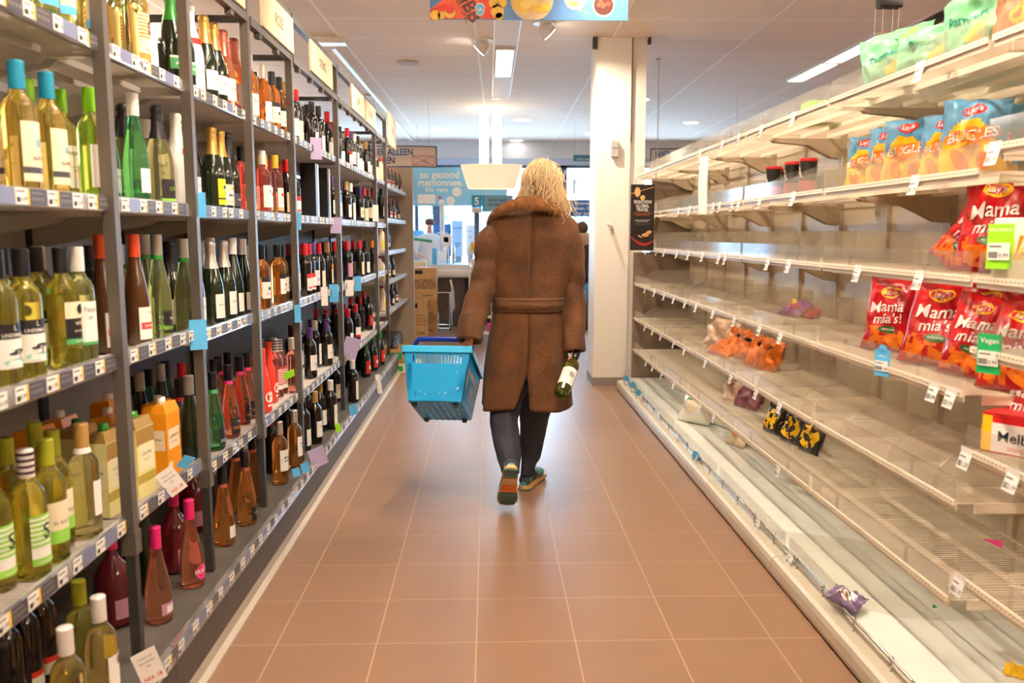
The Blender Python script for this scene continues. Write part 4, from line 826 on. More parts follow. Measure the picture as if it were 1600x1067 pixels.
for (kind, shelf, bay), L_ in groups.items():
    desc, nm, fn = KIND[kind]
    scr = lambda A: 763+F*A[1]/A[2]
    L_.sort(key=scr)
    for k, A in enumerate(L_):
        loc = (A[1], A[2], A[5]+.0005); rot = (0, 0, math.radians(rr_.uniform(-26, 4)) if 'carton' not in kind else math.radians(rr_.uniform(-8, 2)))
        if kind not in protos: o = protos[kind] = fn(desc); o.location = loc; o.rotation_euler = rot
        else: o = dup(protos[kind], loc, rot)
        where = 'on %s shelf, %s bay' % (shelf, BW[bay])
        o['label'] = desc+((', %s such ' % ('leftmost' if k == 0 else ORD[k])) if len(L_) > 1 else ', ')+where
        o['group'] = '%s on the %s shelf' % ('cartons' if 'carton' in kind else 'beer bottles' if 'beer' in kind or kind == 'jug' else 'wine bottles', shelf)
        if '_proto' in o: del o['_proto']
print('bottles', len(PLACED)); print([d_[0] for d_ in KIND.values() if len(d_[0].split()) > 9])
# tall black gift boxes on the upper shelf
for k, (px, lab) in enumerate(((484, 'tall black gift box on the upper shelf, left of the pair'), (503, 'tall black gift box on the upper shelf, right of the pair'))):
    X = XS-.07; d = depth_at(px, X, 1.6); z = 1.4405
    if k == 0: d = max(d, 4.22+.07)
    t = thing('gift_box', lab, 'box', (X, d, z), 'black gift boxes', world=True)
    MB().box(X-.045, X+.045, d-.045, d+.045, z, z+.33).build('box', black, t)
    MB().box(X+.0452, X+.046, d+.012, d+.044, z+.002, z+.328).build('side_stripe', white, t)

# cards clipped to the price strips
def card(px, py, mt, w_, h_, lab, X=XS+.03, tilt=0, txt=None, tm=None, face='cam', name='shelf_card', lean=0):
    p = atX(px, py, X)
    t = thing(name, lab, 'shelf card', (p.x, p.y, p.z), 'cards clipped to the wine shelves', world=True)
    u = Vector((.55, -.83, 0)).normalized() if face == 'cam' else Vector((0, 1, 0))
    if face == 'cam': u = Vector((.86, .5, 0)).normalized()
    v = (Vector((0, 0, 1))+Vector((lean, 0, 0))).normalized(); u2 = u*math.cos(tilt)+v*math.sin(tilt); v2 = -u*math.sin(tilt)+v*math.cos(tilt)
    n = u2.cross(v2); m = MB()
    q = [p-u2*w_/2-v2*h_/2, p+u2*w_/2-v2*h_/2, p+u2*w_/2+v2*h_/2, p-u2*w_/2+v2*h_/2]
    m.prism(q, -n*.0015); m.build('card', mt, t)
    if txt:
        m = MB()
        for k, (s_, sz, dv, mm) in enumerate(txt): m.text(s_, sz, lambda a_, b_: p+u2*a_+v2*(b_+dv)+n*.0012, mm, .01)
        m.build('lettering', tm, t)
    return t
H = [greyink, redink, paper, blueink]
card(268, 752, paper, .055, .085, 'white slanted card on the lower strip reading NIEUW', tilt=.55, txt=[('Probeer ook', .007, .025, 0), ('deze heerlijke', .007, .012, 0), ('wijn', .007, 0, 0), ('NIX 18', .013, -.028, 1)], tm=H)
card(233, 1042, paper, .06, .095, 'white slanted card clipped to the bottom strip, nearest the camera', X=-.872, tilt=.3, txt=[('Probeer ook', .007, .03, 0), ('deze heerlijke', .007, .017, 0), ('wijn', .007, .005, 0), ('NIX 18', .015, -.030, 1)], tm=H)
card(290, 722, lblue, .04, .04, 'light blue clip on card on the lower strip of the second bay', tilt=-.4, lean=.4)
card(309, 320, lblue, .052, .082, 'light blue card behind the second post, upper shelf strip')
card(310, 523, lblue, .055, .10, 'light blue card behind the second post, middle shelf strip')
card(466, 345, lblue, .03, .09, 'light blue card beside the fourth post, upper shelf strip')
card(465, 490, lblue, .032, .09, 'light blue card beside the fourth post, middle shelf strip')
card(525, 352, lilac, .075, .10, 'lilac card on the upper shelf strip by the fifth post')
card(494, 232, lilac, .065, .12, 'lilac card on the top shelf strip under the STEVIG sign')
card(507, 463, paper, .04, .11, 'narrow white card on the middle strip left of the blue one')
card(522, 458, lblue, .06, .11, 'blue card on the middle strip just left of the fifth post')
card(546, 450, paper, .06, .11, 'white card on the middle strip right of the fifth post')
card(559, 443, lblue, .055, .11, 'blue card on the middle strip beyond the fifth post')
card(548, 545, lilac, .11, .16, 'lilac card on the lower strip right of the fifth post', tilt=-.3)
card(587, 333, paper, .05, .14, 'white card on the upper strip left of the sixth post')
card(497, 714, lilac, .085, .10, 'lilac card leaning on the bottom strip by the kick plate joint', X=-.872, tilt=.3)
card(477, 731, lblue, .04, .05, 'small blue tag on the bottom strip beside the lilac card', X=-.872, tilt=.2)
card(463, 738, lblue, .035, .04, 'small blue tag on the bottom strip, nearer the camera', X=-.872, tilt=.2)
card(552, 640, lblue, .05, .07, 'pale blue tag pair on the bottom strip below the white capped bottle', X=-.872, tilt=.2)
card(592, 600, paper, .04, .16, 'white card upright on the bottom strip near the last post', X=-.872, tilt=.15)
card(528, 668, lime, .03, .05, 'lime green tag on the bottom strip', X=-.872, tilt=.2)
card(452, 585, lime, .05, .04, 'lime green tag on the lower shelf strip by the striped bottles', tilt=.4, lean=.3)
# low crates past the end panel
kraft = mat('kraft_card', S(196, 150, 95), .7, var=.06)
def crate(x0, x1, y0, y1, z0, z1, lab, body=kraft, rot=0, hexo=True, name='produce_crate'):
    t = thing(name, lab, 'crate', ((x0+x1)/2, (y0+y1)/2, z0), 'crates at the end of the wine shelves', rot=(0, 0, rot))
    a, b_, h = (x1-x0)/2, (y1-y0)/2, z1-z0; m = MB(); th = .008
    m.box(-a, a, -b_, b_, 0, th).box(-a, a, -b_, -b_+th, 0, h).box(-a, a, b_-th, b_, 0, h).box(-a, -a+th, -b_, b_, 0, h).box(a-th, a, -b_, b_, 0, h)
    m.build('box', body, t)
    m = MB(); m.box(-a*.6, a*.6, -b_-.002, -b_, h*.25, h*.75); m.build('print', green, t); return t
crate(-1.04, -.80, 8.04, 8.42, .101, .24, 'kraft crate with green print holding small black beer bottles')
crate(-1.04, -.79, 8.02, 8.44, 0, .10, 'low cream carton on the floor under the kraft beer crate', cream)
crate(-.77, -.68, 8.02, 8.30, 0, .10, 'small open cream carton on the floor right of the beer crate', cream)
# ================================================================== RIGHT: EMPTY SNACK SHELVING
RX = 1.265; RB = 1.74
RBAY = [1.12, 2.12, 3.12, 4.12, 5.12, 6.12, 7.12]
RNM = ['nearest', 'second', 'third', 'fourth', 'fifth', 'farthest']
RZ = dict(s1=1.845, s2=1.52, s3=1.243, s4=.935, s5=.635, s6=.36)
RZN = dict(s1=1.845, s2=1.575, s3=1.243, s4=1.06, s5=.79, s6=.445)
wirem = mat('shelf_wire_cream', S(236, 224, 202), .4, .0); backr = mat('back_panel_cream', S(196, 182, 158), .4, .2, var=.12, vscale=2.5)
upm = mat('upright_cream', S(184, 168, 144), .4, .15, var=.06); decw = mat('deck_white_glass', S(228, 232, 224), .18, coat=.4, var=.03)
kickw = mat('kick_cream', S(206, 196, 176), .3, .25, var=.06); footd = mat('foot_dark_brown', S(60, 50, 42), .7)
rng = random.Random(21)
def ptag(par, y, x, z, w_=.05, h_=.042):
    m = MB(); x0, x1 = x-.0035, x-.002
    m.add([(x1, y, z-.004), (x1, y+w_, z-.004), (x1, y+w_, z+.012), (x1, y, z+.012), (x1-.012, y, z-.004-h_), (x1-.012, y+w_, z-.004-h_)], [(0, 1, 2, 3), (4, 5, 1, 0)], 0)
    fn = lambda u, v: Vector((x1-.0012-.012*(-(v))/h_ if v < 0 else x1-.0012, y+w_-u, z-.004+v))
    # bars and price, facing the aisle
    for k in range(7):
        a_ = .004+k*.0022; p0, p1 = fn(a_, -h_*.85), fn(a_+.0012, -h_*.85); p2, p3 = fn(a_+.0012, -h_*.5), fn(a_, -h_*.5); m.add([p0, p1, p2, p3], [(0, 1, 2, 3)], 1)
    m.add([fn(.004, -h_*.28), fn(w_*.6, -h_*.28), fn(w_*.6, -h_*.18), fn(.004, -h_*.18)], [(0, 1, 2, 3)], 2)
    m.text(rng.choice(['1.29', '0.99', '1.59', '2.19']), .017, lambda u, v: fn(w_*.68+u, v-h_*.68), 1)
    return m.build('price_tag', [paper, ink, greyink], par)
TAGS = {'s1': [1574, 1443, 1295, 1243, 1193, 1157, 1131, 1097], 's2': [1560, 1435, 1288, 1243, 1190, 1157, 1147, 1127, 1117, 1101, 1080, 1062], 's3': [1442, 1345, 1279, 1236, 1203, 1136, 1126, 1100, 1078, 1060, 1040, 1028, 1012, 992, 982],
        's4': [1492, 1465, 1275, 1223, 1190, 1150, 1117, 1090, 1073, 1055, 1040, 1025, 1010, 990, 978], 's5': [1277, 1222, 1185, 1145, 1105, 1072, 1055, 1035, 1022, 1010, 988], 's6': [1268, 1220, 1118, 1097, 1074, 1055, 1036, 1022, 1012, 986]}
TAGSN = {'s4': [], 's5': [1516, 1590], 's6': [1505], 's2': [1561], 's1': [], 's3': []}
units = []
for i in range(6):
    ya, yb = RBAY[i], RBAY[i+1]; zz = RZN if i == 0 else RZ
    u = thing('snack_shelving_bay', '%s cream wire shelving bay on the right%s' % (RNM[i], ', cut by the right photo edge' if i == 0 else ', counted from the camera'), 'shelving', (1.5, (ya+yb)/2, 0), 'snack shelving bays', world=True); units.append(u)
    for yy in ((ya, ya+.028), (yb-.028, yb)): MB().box(RB, RB+.05, yy[0]+.001, yy[1]-.001, .10, 1.93).build('upright', upm, u)
    MB().box(RB+.02, RB+.028, ya+.03, yb-.03, .10, 1.93).build('back_panel', backr, u)
    MB().box(RB+.001, RB+.02, ya+.48, ya+.52, .10, 1.93).build('middle_upright', upm, u)
    # base: rounded cream kick, white deck, tube rail on little feet
    m = MB(); pr = [(1.135, .012), (1.124, .012), (1.120, .03), (1.121, .060), (1.127, .078), (1.140, .086), (1.175, .090), (1.182, .098), (1.19, .098), (1.19, .012)]
    m.loft([[(x, y, z) for x, z in pr] for y in (ya+.003, yb-.003)], 0, False); m.build('kick_plate', kickw, u)
    MB().box(1.145, 1.19, ya, yb, 0, .012).build('foot', footd, u)  # dark brown strip along the floor under the kick plate
    MB().box(1.19, RB, ya+.001, yb-.001, .085, .105).build('base_deck', decw, u)
    m = MB(); m.cyl((1.172, ya, .128), (1.172, yb, .128), .0045, 8)
    for k in range(4): yy = ya+.12+.25*k; m.cyl((1.172, yy, .0895), (1.172, yy, .128), .0035, 6).ball((1.172, yy, .130), .008, 0, 8, 6)
    m.build('front_rail', chrome, u)
    if i != 1 or True:
        f0, f1 = (ya+.03, yb-.02) if i > 1 else (2.62, 3.10) if i == 1 else (0, 0)
        if f1: MB().box(1.184, 1.187, f0, f1, .099, .175).build('front_guard', acry, u)
    for nm in ('s1', 's2', 's3', 's4', 's5', 's6'):
        z = zz[nm]; m = MB(); X0 = RX; y0, y1 = ya+.012, yb-.012
        dk = .45 if nm != 's6' else .47
        n = 58
        for k in range(n+1): yy = y0+(y1-y0)*k/n; m.box(X0, RB-.005, yy-.0013, yy+.0013, z-.0026, z)
        for xx in (X0+.001, X0+.13, X0+.27, X0+.40, RB-.012):
            m.box(xx, xx+.0035, y0, y1, z-.022 if xx != RB-.012 else z-.008, z-.004)
        m.box(X0+.05, RB-.01, y0-.004, y0-.001, z-.03, z-.002); m.box(X0+.05, RB-.01, y1+.001, y1+.004, z-.03, z-.002)
        s_ = m.build('shelf', wirem, u)
        # front channel: white with a punched line
        m = MB(); m.box(X0-.006, X0, y0, y1, z-.008, z+.008); 
        for k in range(60): yy = y0+.008+(y1-y0-.016)*k/60; m.box(X0-.0068, X0-.006, yy, yy+.008, z-.001, z+.002, 1)
        m.build('front_channel', [wirem, mat('channel_slot', S(150, 132, 108), .6)], s_)
        gh = .062; MB().box(X0-.0015, X0+.0015, y0+.005, y1-.005, z+.009, z+.009+gh).build('front_guard', acry, s_)
        m = MB()
        for yy in (y0+.25, y0+.75): m.cyl((X0+.006, yy, z+.002), (X0+.006, yy, z+.05), .006, 6)
        m.build('guard_clip', acry, s_)
        for yy in (y0+.008, y1-.011):
            MB().prism([(RB-.001, yy, z-.024), (X0+.12, yy, z-.024), (X0+.14, yy, z-.04), (X0+.30, yy, z-.055), (RB-.05, yy, z-.115), (RB-.001, yy, z-.12)], (0, .003, 0)).build('bracket', upm, s_)
        # curved see-through dividers
        if nm in ('s2', 's3', 's4', 's5', 's1'):
            for yy in [y0+.12+k*.29+rng.uniform(-.05, .05) for k in range(3)]:
                if i < 2 and nm in ('s3', 's4') and 2.2 < yy < 2.9: continue
                h = .13; pts = [(X0+.01, yy, z+.001), (RB-.03, yy, z+.001), (RB-.03, yy, z+h)]
                for k in range(8): a_ = PI/2*k/7; pts.append((X0+.20-.19*math.sin(a_), yy, z+.012+(h-.012)*math.cos(a_)))
                MB().prism(pts, (0, .0016, 0)).build('divider', acry, s_)
        for px in (TAGSN if i == 0 else TAGS)[nm]:
            y = depth_at(px, X0, z)
            if i == 0 or (ya+.03 < y < yb-.05): 
                if ya < y < yb-.03: ptag(s_, y-.02, X0-.005, z)
    # tags hanging on the base rail
    for px in [1238, 1187, 1090, 1060, 1030, 1003] :
        y = depth_at(px, 1.17, .12)
        if ya+.02 < y < yb-.06: ptag(u, y-.02, 1.168, .128, .05, .036)
    if i == 2 or i == 5 or i == 4:      # loose glassy mat lying on the deck
        pass
# a bowed clear sheet lying across the deck and the steel end profile
m = MB(); pts = []
a = atZ(1247, 872, .112); c = atZ(1150, 800, .112)
sheet = [(1.21, 2.72), (1.24, 2.62), (1.33, 2.55), (1.45, 2.52), (1.60, 2.51), (1.72, 2.52), (1.72, 3.05), (1.50, 3.25), (1.21, 3.35)]
m.prism([(x, y, .1065) for x, y in sheet], (0, 0, .003)); tag(m.build('loose_clear_sheet', clear_mat('smoky_sheet', (.99, .985, .97, 1), .1, .01)), 'loose clear plastic sheet with a curved edge lying on the white base deck', 'plastic sheet')
# open end side panel behind the far bay, and the back wall of darker boards
MB0 = MB().box(1.245, 1.80, 7.13, 7.17, .0, 1.15); 
tag(MB().box(1.255, 1.40, 7.135, 7.165, 0, 1.2).box(1.40, 1.82, 7.135, 7.165, 0, 1.93).build('end_panel', mat('end_panel_brown', S(120, 102, 84), .6, var=.1)), 'plain brown end panel closing the right shelving beside the pillar', 'panel')

# ------------------------------------------------------------------ packets on the right
def bag(name, label, cat, loc, w_, h_, t_, base, rotz, lean=0, group=None, zone=None, mats=None, texts=(), blobs=(), seed=0, roll=0, crump=.012):
    """pillow packet; local x = across, z = up, front faces -y"""
    o = thing(name, label, cat, loc, group); nz = Vector((seed*3.1, seed*1.7, seed*.9))
    Mx = Matrix.Rotation(rotz, 4, 'Z') @ Matrix.Rotation(lean, 4, 'X') @ Matrix.Rotation(roll, 4, 'Y')
    def surf(u, v, side, extra=0):       # u in -1..1, v in 0..1
        e = (1-abs(u)**2.6)**.55 if abs(u) < 1 else 0; g = max(0, 1-abs(2*v-1)**3.2)**.6
        th = t_*e*g
        q = noise.noise(Vector((u*2.2, v*3.0, side*4))+nz); q2 = noise.noise(Vector((u*6, v*7, side*9))+nz)
        wv = 1-.10*g*(1-e*0) ; x = u*w_/2*(1-.07*g); z = v*h_
        y = side*(th+q*crump*2.0*g*e**.5+q2*crump*.8*g+extra)
        x += noise.noise(Vector((v*5, 3, 1))+nz)*.006; z += noise.noise(Vector((u*3, v*2, 8))+nz)*.012*(v if v > .5 else 0)
        y += math.sin(v*PI)*.0+noise.noise(Vector((u*3, v*9, 0))+nz)*.004*(1-g)
        return Mx @ Vector((x, y, z))
    nu, nv = 20, 24; m = MB(); mats = mats or [base]
    for side in (-1, 1):
        vs = [surf(-1+2*i/nu, j/nv, side) for j in range(nv+1) for i in range(nu+1)]; fs = []
        for j in range(nv):
            for i in range(nu):
                a_ = j*(nu+1)+i; f = (a_, a_+1, a_+nu+2, a_+nu+1); f = f if side == -1 else f[::-1]
                mi = zone(-1+2*(i+.5)/nu, (j+.5)/nv) if zone else 0
                m.add([vs[k] for k in f], [(0, 1, 2, 3)], mi, True)
    m.build('packet', mats, o)
    me = o.children[0].data
    import bmesh
    bm = bmesh.new(); bm.from_mesh(me); bmesh.ops.remove_doubles(bm, verts=bm.verts, dist=.0004); bm.to_mesh(me); bm.free()
    if texts or blobs:
        m = MB(); mm = []
        def F_(u, v, L): return surf(max(-1, min(1, u/(w_/2))), max(0, min(1, v/h_)), -1, L)
        for k, (u0, v0, ru, rv, mt, *rest) in enumerate(blobs):
            if mt not in mm: mm.append(mt)
            n = 18; ang = rest[0] if rest else 0; L = .0012+.0004*k
            R1 = [F_(u0+ru*math.cos(t)*math.cos(ang)-rv*math.sin(t)*math.sin(ang), v0+ru*math.cos(t)*math.sin(ang)+rv*math.sin(t)*math.cos(ang), L) for t in [2*PI*j/n for j in range(n)]]
            R2 = [F_(u0+.55*(ru*math.cos(t)*math.cos(ang)-rv*math.sin(t)*math.sin(ang)), v0+.55*(ru*math.cos(t)*math.sin(ang)+rv*math.sin(t)*math.cos(ang)), L) for t in [2*PI*j/n for j in range(n)]]
            c_ = F_(u0, v0, L)
            m.add(R1+R2+[c_], [(j, (j+1) % n, n+(j+1) % n, n+j) for j in range(n)]+[(n+j, n+(j+1) % n, 2*n) for j in range(n)], mm.index(mt), True)
        for tx, sz, u0, v0, mt, ang, bold in texts:
            if mt not in mm: mm.append(mt)
            m.text(tx, sz, lambda a_, b_: F_(u0+a_*math.cos(ang)-b_*math.sin(ang), v0+a_*math.sin(ang)+b_*math.cos(ang), .0042), mm.index(mt), bold, .2)
        m.build('print', mm, o)
    o.location = loc
    return o
bagred = mat('bag_red', S(184, 12, 22), .28, bump=.25, bscale=35, coat=.3); bagred2 = mat('bag_orange_crisps', S(232, 112, 22), .35, coat=.3, var=.3, vscale=45)
bagblue = mat('bag_blue', S(96, 158, 200), .3, bump=.25, bscale=35, coat=.3); bagyel = mat('bag_yellow', S(250, 196, 20), .3, bump=.2, bscale=35, coat=.3)
pwhite = mat('print_white', S(248, 242, 238), .35); pyel = mat('print_yellow', S(250, 200, 40), .35); pgrn = mat('print_green', S(50, 100, 45), .4); porg = mat('print_orange', S(238, 130, 30), .4); pred = mat('print_red', S(205, 30, 35), .35)
def rz_aisle(a=0): return -PI/2+a       # front (-y) turned to face -x
def px_on(px, X, z): return depth_at(px, X, z)
def mama(px, X, z, label, seed, rot=.5, lean=.1, roll=0, sc_=1.0, shelf='fourth'):
    y = px_on(px, X, z+.1); w_, h_ = .19*sc_, .27*sc_
    return bag('crisps_bag', label, 'crisps bag', (X, y, z+.002), w_, h_, .045*sc_, bagred, rz_aisle(rot), lean, 'red crisps bags on the right shelves',
        mats=[bagred, bagred2], zone=lambda u, v: 1 if (.05 < v < .34 and abs(u+.15) < .85-(v*.9) and noise.noise(Vector((u*5, v*8, seed))) > -.12) else 0,
        texts=[("Lay's", .026*sc_, 0, h_*.80, pwhite, .12, .01), ('Mama', .056*sc_, -.004, h_*.60, pwhite, .12, .012), ("mia's!", .050*sc_, .004, h_*.44, pwhite, .12, .012), ('PEPPERONI', .010*sc_, .01, h_*.30, pwhite, .05, .002)],
        blobs=[(0, h_*.80, .038*sc_, .021*sc_, pyel, .1), (0.0, h_*.80, .034*sc_, .0145*sc_, pred, .12), (.01, h_*.30, .036*sc_, .013*sc_, pgrn), (-.04, h_*.14, .03*sc_, .012*sc_, porg, .6), (.03, h_*.12, .034*sc_, .012*sc_, porg, -.5), (.06, h_*.2, .012*sc_, .03*sc_, porg, .3)], seed=seed, roll=roll)
z4 = RZ['s4']; z3 = RZ['s3']
mama(1386, 1.44, z4, 'red crisps bag, leftmost of the row on the fourth shelf', 1, .75, -.12, .06, .98)
mama(1425, 1.60, z4, 'red crisps bag behind, second from left on the fourth shelf', 2, .5, -.05, -.05)
mama(1455, 1.42, z4, 'red crisps bag, large and front-facing on the fourth shelf', 3, .85, -.28, .10, 1.05)
mama(1487, 1.585, z4, 'red crisps bag leaning behind the large front-facing bag', 4, .4, -.1, .05)
mama(1512, 1.42, z4, 'red crisps bag slumped right of the large front-facing bag', 5, .7, -.35, .12, .95)
mama(1552, 1.55, z4, 'red crisps bag with pointed corner, behind the green Vegan tag', 6, .7, -.15, -.08, 1.05)
mama(1580, 1.40, z4, 'red crisps bag low behind the green Vegan tag', 8, .6, -.4, .05, .95)
mama(1485, 1.50, z3, 'red crisps bag leaning left, on the third shelf', 9, .55, -.15, .62, 1.0)
mama(1548, 1.50, z3, 'red crisps bag upright behind the lime green tag, third shelf', 10, .75, -.15, .05, 1.1)
mama(1600, 1.42, RZN['s5'], 'red crisps bag at the right photo edge under the fourth shelf', 12, .5, -.3, .1, .9)
def bugles(px, X, label, seed, rot=.6, sc_=1.0, z=None):
    z = RZ['s2'] if z is None else z; y = px_on(px, X, z+.1); w_, h_ = .17*sc_, .215*sc_
    return bag('crisps_bag', label, 'crisps bag', (X, y, z+.002), w_, h_, .042, bagblue, rz_aisle(rot), -.15, 'blue and yellow corn snack bags on the second shelf',
        mats=[bagblue, bagyel], zone=lambda u, v: 1 if (v < .12+.60*max(0, 1-.8*(u+.1)**2) or False) else 0,
        texts=[("Lay's", .022*sc_, 0, h_*.83, pwhite, .1, .01), ('BUGLES', .037*sc_, 0, h_*.50, pwhite, .14, .016), ('ORIGINAL', .012*sc_, 0, h_*.36, pred, .1, .004)],
        blobs=[(0, h_*.83, .032*sc_, .016*sc_, pred, .1), (0, h_*.5, .072*sc_, .024*sc_, porg, .14), (-.03, h_*.2, .02, .035, porg, .5), (.035, h_*.2, .02, .03, porg, -.4)], seed=seed)
bugles(1352, 1.45, 'blue and yellow snack bag, leftmost on the second shelf', 1, .7)
bugles(1387, 1.46, 'blue and yellow snack bag, second from left, second shelf', 2, .65, 1.08)
bugles(1420, 1.45, 'blue and yellow snack bag, third from left, second shelf', 3, .8, 1.1)
bugles(1450, 1.60, 'blue and yellow snack bag standing in the back row', 6, .5, 1.05)
bugles(1475, 1.45, 'blue and yellow snack bag, fourth from left, second shelf', 4, .7, 1.0)
bugles(1520, 1.44, 'blue and yellow snack bag, rightmost front one on the second shelf', 5, .9, 1.12)
bugles(1545, 1.58, 'blue snack bag behind the rightmost front one', 7, .5, 1.12)
# black and salmon cans
canr = mat('can_salmon', S(205, 92, 78), .3, .2); canb = mat('can_black', S(28, 24, 24), .3)
def can(px, X, label):
    y = px_on(px, X, 1.6); t = thing('crisps_can', label, 'crisps can', (X, y, RZ['s2']+.001), 'black and salmon crisps cans')
    MB().lathe([(.036, 0), (.0375, .003), (.0375, .075), (.0375, .0751), (.0375, .158), (.036, .162), (.001, .162)], 24, 0).build('can_body', canr, t)
    m = MB(); r = .0380
    patch(m, r, .072, .155, 0, 2*PI, 0, 28)
    for k in range(3): m.add([((r+.0006)*math.cos(a_), (r+.0006)*math.sin(a_), z_) for a_, z_ in ((PI+.5-.1*k, .085), (PI+.56-.1*k, .085), (PI+.1-.1*k, .135), (PI+.04-.1*k, .135))], [(0, 1, 2, 3)], 2)
    for tx, sz, z_, mi in (('ROCK', .022, .105, 1), ('STAR', .020, .125, 3)): m.text(tx, sz, lambda u, v: Vector(((r+.001)*math.cos(PI-.35+u/r), (r+.001)*math.sin(PI-.35+u/r), z_+v)), mi, .01)
    m.build('wrapper', [canb, pwhite, paper, pyel], t)
    MB().lathe([(.0385, .155), (.0390, .158), (.0390, .168), (.036, .170), (.001, .170)], 24).build('lid', pred, t)
for k, (px, X) in enumerate(((1208, 1.42), (1238, 1.42), (1262, 1.42), (1222, 1.53), (1247, 1.52))):
    can(px, X, ['black and salmon crisps can, front left on the second shelf', 'black and salmon crisps can, front middle on the second shelf', 'black and salmon crisps can, front right on the second shelf', 'black and salmon crisps can, back row left', 'black and salmon crisps can, back row right'][k])
# nappy packs on the top shelf
napg = mat('pack_mint', S(128, 196, 152), .3, bump=.3, bscale=25, coat=.2); napd = mat('print_teal', S(30, 130, 120), .4)
def nappy(px, X, w_, h_, t_, label, seed, lean, roll, rot, z=RZ['s1'], mt=None):
    y = px_on(px, X, z+.1)
    return bag('nappy_pack', label, 'nappy pack', (X, y, z+.025), w_, h_, t_, mt or napg, rz_aisle(rot), lean, 'mint nappy packs on the top shelf',
        texts=[('Pampers', .034, -w_*.1, h_*.52, napd, .1, .008), ('Clean', .022, -w_*.1, h_*.36, napd, .1, .004)], blobs=[(w_*.02, h_*.25, .035, .025, pyel, .3), (w_*.26, h_*.75, .03, .014, pyel, .4), (w_*.3, h_*.4, .018, .018, pwhite)], seed=seed, roll=roll, crump=.02)
nappy(1408, 1.44, .26, .20, .06, 'mint green nappy pack, left one on the top right shelf', 1, -.15, -.18, .8)
nappy(1478, 1.44, .34, .155, .065, 'mint green nappy pack, lying in the middle of the top shelf', 2, -.2, -.1, .6)
nappy(1545, 1.44, .26, .20, .065, 'mint green nappy pack, right one with raised corner', 3, -.15, -.15, .5)
nappy(1610, 1.42, .2, .21, .05, 'orange pack at the right photo edge on the top shelf', 4, -.1, 0, .5, mt=mat('pack_orange', S(230, 120, 70), .35, bump=.3, bscale=25))
p = px_on(1275, 1.45, 1.9); tag(MB().rbox(1.40, 1.52, p-.06, p+.06, RZ['s1']+.001, RZ['s1']+.09, .012).build('small_box', lime), 'small lime green box alone on the top shelf', 'box')
# loose goods on the lower shelves
orgm = mat('orange_packet', S(232, 120, 30), .35, bump=.4, bscale=40, coat=.2, var=.25, vscale=30)
def soft(px, X, z, w_, h_, t_, mt, label, seed, lean=-.9, rot=.4, roll=0, name='snack_packet', blobs=(), texts=(), group=None):
    y = px_on(px, X, z+.04); return bag(name, label, 'snack packet', (X, y, z+.004), w_, h_, t_, mt, rz_aisle(rot), lean, group, seed=seed, roll=roll, blobs=blobs, texts=texts, crump=.016)
z5, z6 = RZ['s5'], RZ['s6']
clearbag = mat('packet_pale_orange', S(226, 190, 158), .3, bump=.4, bscale=30, coat=.3, var=.2, vscale=20)
soft(1122, 1.48, z5, .30, .20, .055, clearbag, 'pale see-through packet, left of the orange packets on the fifth shelf', 31, -.6, .5)
soft(1118, 1.36, z5, .24, .14, .035, orgm, 'orange packet lying in front of the others on the fifth shelf', 32, -1.1, .3)
for k, (px, X) in enumerate(((1146, 1.46), (1163, 1.46), (1180, 1.45), (1195, 1.47))):
    soft(px, X, z5, .16, .17, .045, orgm, 'orange packet, %s from left of the bunch on the fifth shelf' % ORD[k], 33+k, -.35, .6, .1, group='orange packets on the fifth shelf', blobs=[(0, .08, .03, .03, porg), (.02, .12, .02, .012, ink)])
soft(1230, 1.55, z4, .20, .11, .03, mat('purple_packet', S(150, 80, 150), .35, coat=.3, var=.3, vscale=20), 'purple packet alone on the fourth shelf', 41, -1.0, .2, blobs=[(.02, .05, .05, .02, pred), (-.03, .08, .03, .015, pyel)])
soft(1256, 1.60, z4, .12, .08, .02, bagred, 'tiny red packet beside the purple one', 42, -1.1, .2)
soft(1140, 1.45, z6, .15, .13, .03, mat('beige_packet', S(222, 190, 170), .4, var=.2, vscale=20), 'beige packet on the sixth shelf, left of the plum packet', 43, -.5, .4)
soft(1163, 1.47, z6, .20, .16, .04, mat('plum_packet', S(130, 70, 80), .35, coat=.2, var=.2, vscale=20), 'dull plum packet on the sixth shelf', 44, -.6, .4)
ylbk = mat('black_packet', S(42, 38, 36), .3, coat=.3)
for k, (px, lab) in enumerate(((1206, 'black and yellow packet, leftmost on the sixth shelf'), (1234, 'black and yellow packet, middle one on the sixth shelf'), (1262, 'black and yellow packet, rightmost on the sixth shelf'))):
    soft(px, 1.42+.02*k, z6, .12, .17, .04, ylbk, lab, 50+k, -.3, .5, .1, blobs=[(0, .075, .055, .055, pyel), (0, .08, .02, .014, ink), (.02, .11, .012, .008, ink)], group='black and yellow packets')
soft(1218, 1.62, z6, .13, .16, .04, ylbk, 'black and yellow packet standing at the back of the sixth shelf', 55, 0, .2, 0, blobs=[(0, .1, .03, .03, pyel)])
whbag = mat('white_wrapped_bread', S(235, 230, 215), .35, bump=.4, bscale=20, coat=.4)
soft(1083, 1.36, .105, .26, .26, .10, whbag, 'plump white see-through bread bag on the white base deck', 61, -.6, .7, 0, name='bread_bag', blobs=[(0, .17, .05, .02, green, .4), (-.02, .13, .03, .01, green, .1), (.04, .2, .015, .03, lime, .3), (.02, .08, .05, .03, cream, .2)])
soft(1120, 1.50, .105, .2, .16, .05, whbag, 'smaller clear bag behind the plump bread bag', 62, -.8, .4, 0, name='bread_bag', blobs=[(0, .08, .04, .03, pyel)])
soft(1147, 1.46, .105, .16, .12, .045, mat('pastry_packet', S(225, 205, 170), .35, var=.3, vscale=25, coat=.3), 'small pastry packet right of the bread bags', 63, -.9, .4, 0, name='bread_bag', blobs=[(0, .06, .03, .02, porg)])
